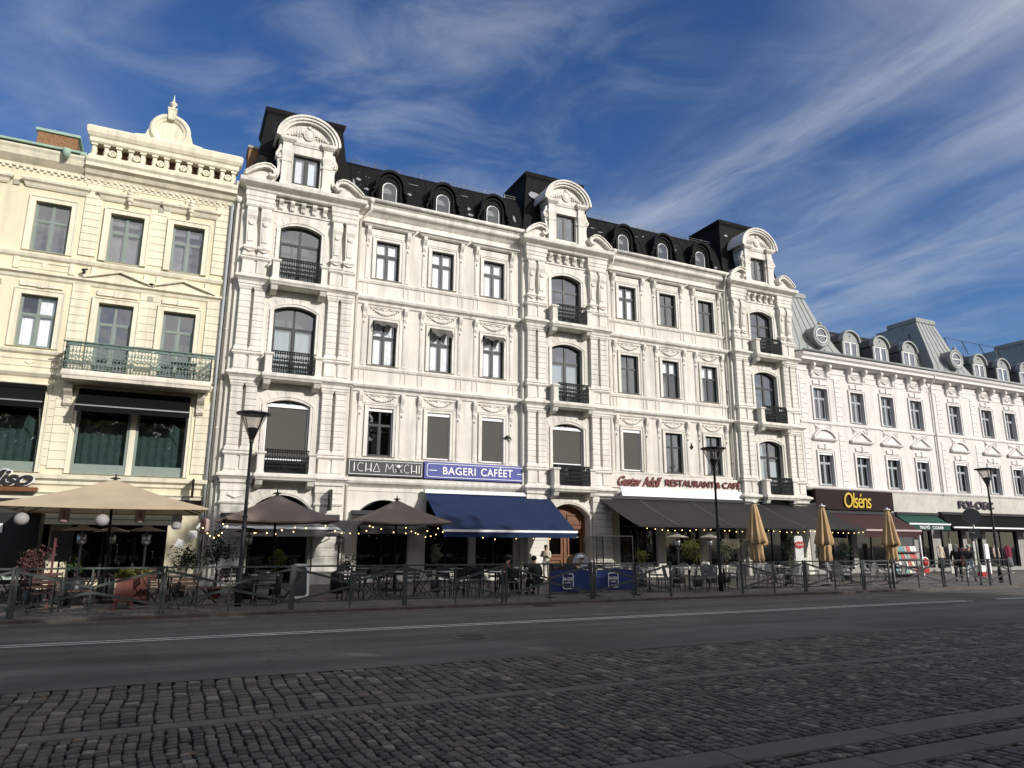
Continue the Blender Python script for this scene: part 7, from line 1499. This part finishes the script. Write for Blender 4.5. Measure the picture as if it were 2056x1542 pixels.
# ---------------------------------------------------------------- trees of the square behind the viewer
def make_tree(seed):
    t = thing('park_tree', '', 'tree', (0, 0, 0), 0, 'tall trees of the square behind the viewpoint'); b = MB(); r_ = random.Random(seed); b.tube([(0, 0, -0.1), (0.1, 0, 3), (0, 0.1, 7), (0.2, 0, 12)], [0.32, 0.25, 0.18, 0.06], 10); b.build('trunk', M_BARK, t)
    b = MB()
    for i in range(26):
        z = r_.uniform(3.2, 12); a = r_.uniform(0, 6.3); l = r_.uniform(2.2, 4.0); b.tube([(0, 0, z), (l*0.5*math.cos(a), l*0.5*math.sin(a), z+0.9), (l*math.cos(a+.2), l*math.sin(a+.2), z+2.2)], [0.09, 0.05, 0.02], 5)
    b.build('limb', M_BARK, t); b = MB(); rg = np.random.default_rng(seed); n = 2900
    cc = rg.normal(0, 1, (60, 3)); cc /= np.linalg.norm(cc, axis=1)[:, None]; cc *= rg.uniform(0.3, 1.0, (60, 1))**0.5
    for i in range(n):
        k = rg.integers(60); p = (cc[k]*np.array([4.3, 3.6, 6.6])*0.88+rg.normal(0, 0.62, 3))+np.array([0, 0, 10.4]); d = rg.normal(0, 1, 3); d /= np.linalg.norm(d); e = np.cross(d, rg.normal(0, 1, 3)); e /= np.linalg.norm(e); s_ = rg.uniform(0.16, 0.34)
        b.add([tuple(p-d*s_), tuple(p+e*s_*0.6), tuple(p+d*s_), tuple(p-e*s_*0.6)], [(0, 1, 2, 3)])
    b.build('crown', mat('autumn_leaf', (0.13, 0.10, 0.03), 0.7, 0.35, 3, trans=0.45), t); return t
trs = [make_tree(41), make_tree(42)]; k = 0; r_ = random.Random(9)
for row, (yy, off) in enumerate(((-6.5, 0), (-12.5, 3.5))):
    for i in range(12):
        x = -15.5+i*7.0+off+r_.uniform(-.5, .5); o = trs[k] if k < 2 else copy_tree(trs[k % 2]); k += 1
        h = (0.88 if x < (15 if row == 0 else 19) else 1.2 if x < 28 else 0.88 if x < 38 else 0.62)*r_.uniform(0.96, 1.04)*(1.0 if row == 0 else 1.14)
        o.location = (x, yy+r_.uniform(-.5, .5), 0); o.rotation_euler = (0, 0, r_.uniform(0, 6.3)); wd = 1.3 if 1.1 < h < 1.4 and 15 < x < 28 else 1.08; o.scale = (wd, wd, h); o['label'] = 'tall leafy tree standing in the square behind the viewpoint'

# ---------------------------------------------------------------- houses across the square, behind the viewer
M_OPP = mat('opposite_stucco', (0.10, 0.095, 0.09), 0.9, 0.1, 2)
for i, (x0, x1, h_, l) in enumerate(((-70, -20, 15, 'long grey house across the square, the westernmost of the three'), (-19, 36, 17, 'tall grey house across the square, the middle one of the three'), (37, 100, 14, 'low grey house across the square, the easternmost of the three'))):
    t = thing('square_house', l, 'building', ((x0+x1)/2, -76, 0), 0, 'houses across the square'); b = MB(); b.box(x0, x1, -90, -76, -0.1, h_); b.build('wall', M_OPP, t)
    b = MB(); b.prism_yz([(-90.5, h_), (-83, h_+4), (-75.6, h_)], x0, x1); b.build('roof', mat('dark_tiles', (0.07, 0.035, 0.03), 0.9, 0.2, 3), t)
    X = x0+2
    while X < x1-2:
        for z in (4.5, 8, 11.5): b = MB(); b.box(X, X+1.2, -76.0, -75.95, z, z+1.9); b.build('window', M_BLACKP, t)
        X += 4.2

for q, (x, y, h) in enumerate(((23.0, -7.6, 1.2), (29.3, -5.6, 1.08))):
    o = copy_tree(trs[q]); o.location = (x, y, 0); o.rotation_euler = (0, 0, 1.0+q); o.scale = (1.25, 1.2, h)
# ---------------------------------------------------------------- people
M_SKIN = mat('skin', (0.48, 0.28, 0.20), 0.6, 0.05, 8)
def skin_obj(name, verts, edges, radii, m, parent, sub=1):
    me = bpy.data.meshes.new(name); me.from_pydata(verts, edges, []); me.materials.append(m); o = bpy.data.objects.new(name, me); C.objects.link(o); o.parent = parent
    md = o.modifiers.new('skin', 'SKIN'); md.use_smooth_shade = True
    if not me.skin_vertices: return o
    for i, r_ in enumerate(radii): 
        sv = me.skin_vertices[0].data[i]; sv.radius = r_ if isinstance(r_, tuple) else (r_, r_); sv.use_root = (i == 0)
    s_ = o.modifiers.new('sub', 'SUBSURF'); s_.levels = sub; s_.render_levels = sub
    return o
def person(label, loc, rz, J, topm, lowm, hairm, hair='short', hat=None, scale=1.0, coat=False):
    """J: joint positions, x right, y forward (the way the person faces), z up."""
    t = thing('person', label, 'person', (0, 0, 0)); V = []; E = []; Rr = []
    def add(p, r_, par=None):
        V.append(tuple(p)); Rr.append(r_); i = len(V)-1
        if par is not None: E.append((par, i))
        return i
    P = {k: Vector(v) for k, v in J.items()}
    pel = add(P['pel'], (0.135, 0.10)); sp = add((P['pel']+P['chest'])/2, (0.125, 0.09), pel); ch = add(P['chest'], (0.145, 0.10), sp); nk = add(P['neck'], 0.055, ch)
    hd = P['head']; up_ = (hd-P['neck']).normalized(); f = P['face'].normalized()
    h0 = add(hd-up_*0.055+f*0.012, 0.066, nk); h1 = add(hd+up_*0.03, 0.088, h0); h2 = add(hd+up_*0.095, 0.066, h1); ns = add(hd+f*0.102-up_*0.0, 0.014, h1)
    for s in ('l', 'r'):
        sh = add(P['sh'+s], 0.052, ch); el = add(P['el'+s], 0.040, sh); wr = add(P['wr'+s], 0.026, el); d = (P['wr'+s]-P['el'+s]).normalized()
        side = d.cross(Vector((0, 0, 1))); side = side.normalized() if side.length > 0.1 else Vector((1, 0, 0)); pa = add(P['wr'+s]+d*0.05, (0.036, 0.018), wr)
        for q in range(4):
            base = P['wr'+s]+d*0.085+side*(q-1.5)*0.020; ln = (0.062, 0.074, 0.070, 0.055)[q]; cu = f*0.0+Vector((0, 0, -0.016)); a = add(base, 0.0095, pa); b_ = add(base+d*ln*0.55, 0.0085, a); add(base+d*ln+cu, 0.0075, b_)
        th = add(P['wr'+s]+d*0.03+side*0.042, 0.011, pa); add(P['wr'+s]+d*0.065+side*0.058, 0.009, th)
        hp = add(P['hp'+s], 0.088, pel); kn = add(P['kn'+s], 0.058, hp); an = add(P['an'+s], 0.038, kn); add(P['to'+s], 0.034, an)
    skin_obj('body', V, E, Rr, M_SKIN, t)
    k = 1.28
    V, E, Rr = [], [], []
    pel = add(P['pel']+Vector((0, 0, -0.14 if coat else -0.02)), (0.185, 0.14)); sp = add((P['pel']+P['chest'])/2, (0.165, 0.125), pel); ch = add(P['chest'], (0.185, 0.135), sp); nk = add(P['neck']-up_*0.035, 0.078, ch)
    for s in ('l', 'r'): sh = add(P['sh'+s], 0.076, ch); el = add(P['el'+s], 0.060, sh); add(P['wr'+s]-(P['wr'+s]-P['el'+s]).normalized()*0.02, 0.044, el)
    skin_obj('jacket', V, E, Rr, topm, t)
    V, E, Rr = [], [], []
    pel = add(P['pel']+Vector((0, 0, 0.01)), (0.165, 0.12))
    for s in ('l', 'r'): hp = add(P['hp'+s], 0.105, pel); kn = add(P['kn'+s], 0.072, hp); add(P['an'+s]+(P['kn'+s]-P['an'+s]).normalized()*0.03, 0.055, kn)
    skin_obj('trousers', V, E, Rr, lowm, t)
    for s in ('l', 'r'):
        b = MB(); a = P['an'+s]; d = (P['to'+s]-a); d.z = 0; d = d.normalized() if d.length > 0.01 else Vector((0, 1, 0)); c_ = a+d*0.07; c_.z = min(a.z, P['to'+s].z)+0.0
        b.blob(tuple(c_), (0.05, 0.13, 0.05), 10, 6); b.build('shoe', M_BLACKP, t)
    b = MB(); c_ = hd+up_*0.055-f*0.022; b.blob(tuple(c_), (0.098, 0.105, 0.095), 14, 9)
    if hair == 'long':
        b.blob(tuple(hd-f*0.055-up_*0.06), (0.085, 0.06, 0.15), 12, 8); b.blob(tuple(hd-f*0.07-up_*0.16), (0.07, 0.045, 0.12), 10, 6)
    b.build('hair', hairm, t)
    b = MB(); rt_ = f.cross(up_)
    for sx in (-1, 1): b.blob(tuple(hd+f*0.088+rt_*sx*0.033+up_*0.022), 0.011, 6, 4)
    b.build('eyes', M_BLACKP, t); b = MB(); b.tube([tuple(hd+f*0.084+rt_*0.024-up_*0.045), tuple(hd+f*0.092-up_*0.047), tuple(hd+f*0.084-rt_*0.024-up_*0.045)], 0.006, 5); b.build('mouth', mat('lips', (0.35, 0.12, 0.10), 0.6), t)
    if hat:
        b = MB(); b.blob(tuple(hd+up_*0.085), (0.112, 0.118, 0.080), 14, 8)
        if hat[1] == 'cap': q = hd+up_*0.075+f*0.13; b.blob(tuple(q), (0.08, 0.085, 0.015), 12, 4)
        b.build('hat', hat[0], t)
    t.location = loc; t.rotation_euler = (0, 0, rz); t.scale = (scale,)*3; return t
def seated(lean=0.0, arms='table', headturn=0.0, slump=0.0):
    z = 0.43; J = dict(pel=(0, 0, z+0.05), chest=(0, 0.05+lean, z+0.42-slump), neck=(0, 0.08+lean*1.4, z+0.60-slump), head=(0, 0.11+lean*1.7, z+0.74-slump), face=(math.sin(headturn), math.cos(headturn), -0.15))
    for s, k in (('l', -1), ('r', 1)):
        J['sh'+s] = (k*0.185, 0.05+lean, z+0.50-slump); J['hp'+s] = (k*0.10, 0.06, z+0.02); J['kn'+s] = (k*0.13, 0.44, z+0.02); J['an'+s] = (k*0.13, 0.46, 0.09); J['to'+s] = (k*0.14, 0.60, 0.05)
        if arms == 'table': J['el'+s] = (k*0.25, 0.18+lean, z+0.27-slump*.5); J['wr'+s] = (k*0.12, 0.40+lean*.7, z+0.28)
        elif arms == 'chin' and k == 1: J['el'+s] = (k*0.20, 0.30+lean, z+0.28); J['wr'+s] = (k*0.07, 0.22+lean, z+0.56)
        else: J['el'+s] = (k*0.26, 0.08+lean, z+0.24); J['wr'+s] = (k*0.18, 0.32, z+0.13)
    return J
def standing(stride=0.0, arm=0.0, lean=0.0, phone=False):
    J = dict(pel=(0, 0, 0.95), chest=(0, 0.02+lean, 1.28), neck=(0, 0.03+lean*1.3, 1.47), head=(0, 0.06+lean*1.5, 1.61), face=(0, 1, -0.1))
    for s, k in (('l', -1), ('r', 1)):
        st = stride*k; J['sh'+s] = (k*0.19, 0.02+lean, 1.39); J['hp'+s] = (k*0.095, 0, 0.88); J['kn'+s] = (k*0.10, st*0.55+0.03, 0.50); J['an'+s] = (k*0.10, st, 0.09 if st >= 0 else 0.13); J['to'+s] = (k*0.11, st+0.14, 0.045 if st >= 0 else 0.05)
        J['el'+s] = (k*0.25, -st*0.4-0.03+arm, 1.13); J['wr'+s] = (k*0.24, -st*0.7+0.08+arm, 0.90)
    if phone: J['elr'] = (0.24, 0.10, 1.14); J['wrr'] = (0.10, 0.20, 1.36); J['ell'] = (-0.22, 0.12, 1.12); J['wrl'] = (-0.04, 0.24, 1.28)
    return J
cm = lambda n_, c_: mat(n_, c_, 0.9, 0.15, 10, 0.004, 30)
M_HB, M_HBR, M_HGY = cm('black_hair', (0.015, 0.012, 0.01)), cm('brown_hair', (0.12, 0.07, 0.035)), cm('grey_hair', (0.45, 0.43, 0.40))
person('seated man in a dark cap and red patterned hooded jacket at the cafe table', (9.98, 21.45, 0.08), -PI/2+0.2, seated(0.05, 'table'), cm('red_jacket', (0.30, 0.05, 0.035)), cm('black_cloth', (0.02, 0.02, 0.022)), M_HB, hat=(M_BLACKP, 'cap'), scale=0.92)
person('seated dark haired person in a black shirt with back to the street', (10.80, 20.72, 0.08), 0.05, seated(0.06, 'lap'), cm('black_shirt', (0.022, 0.028, 0.025)), cm('black_cloth', (0.02, 0.02, 0.022)), M_HB, scale=0.92)
person('seated woman with long brown hair in a dark coat over red behind the blue screen', (12.0, 20.75, 0.08), -0.75, seated(0.06, 'chin'), cm('dark_coat', (0.035, 0.03, 0.03)), cm('black_cloth', (0.02, 0.02, 0.022)), M_HBR, 'long', scale=0.92)
person('seated guest in a white top and white cap behind the blue screen', (12.98, 21.25, 0.08), PI/2-0.2, seated(0.06, 'table'), cm('white_cloth', (0.68, 0.68, 0.72)), cm('denim', (0.06, 0.08, 0.14)), M_HBR, hat=(M_WHITEP, 'cap'), scale=0.92)
person('standing person in a cream coat leaning at the sunlit pier by the door', (15.42, 28.7, 0.08), PI*0.8, standing(0.02, 0, 0.03, True), cm('cream_coat', (0.62, 0.56, 0.45)), cm('grey_trousers', (0.25, 0.24, 0.22)), M_HBR, 'long', coat=True, scale=0.88)
person('walking grey haired person in a short black jacket and dark trousers seen from behind', (32.62, 21.3, 0.08), -PI/2+0.55, standing(0.24, 0, 0.02), cm('black_jacket', (0.018, 0.018, 0.02)), cm('black_cloth', (0.02, 0.02, 0.022)), M_HGY, 'long', scale=0.93)
pw = person('walking person in a dark grey coat and pale jeans carrying a red bag', (33.15, 21.1, 0.08), -PI/2+0.35, standing(0.30, 0.02, 0.08), cm('dark_grey_coat', (0.055, 0.052, 0.05)), cm('pale_jeans', (0.50, 0.58, 0.64)), M_HGY, coat=True, scale=0.93)
t = thing('shopping_bag', 'white shopping bag with red lower half carried by the walking person in jeans', 'bag', (33.6, 20.85, 0.3)); b = MB(); b.prism_yz([(20.72, 0.32), (20.92, 0.32), (20.95, 0.78), (20.70, 0.78)], 33.36, 33.66); b.build('bag_body', M_WHITEP, t); b = MB(); b.prism_yz([(20.71, 0.30), (20.93, 0.30), (20.935, 0.50), (20.705, 0.50)], 33.355, 33.665); b.build('red_panel', mat('bright_red', (0.36, 0.018, 0.018), 0.5), t)
b = MB(); b.tube([(33.42, 20.8, 0.78), (33.48, 20.84, 0.92), (33.58, 20.8, 0.78)], 0.008, 4); b.build('handle', M_WHITEP, t)
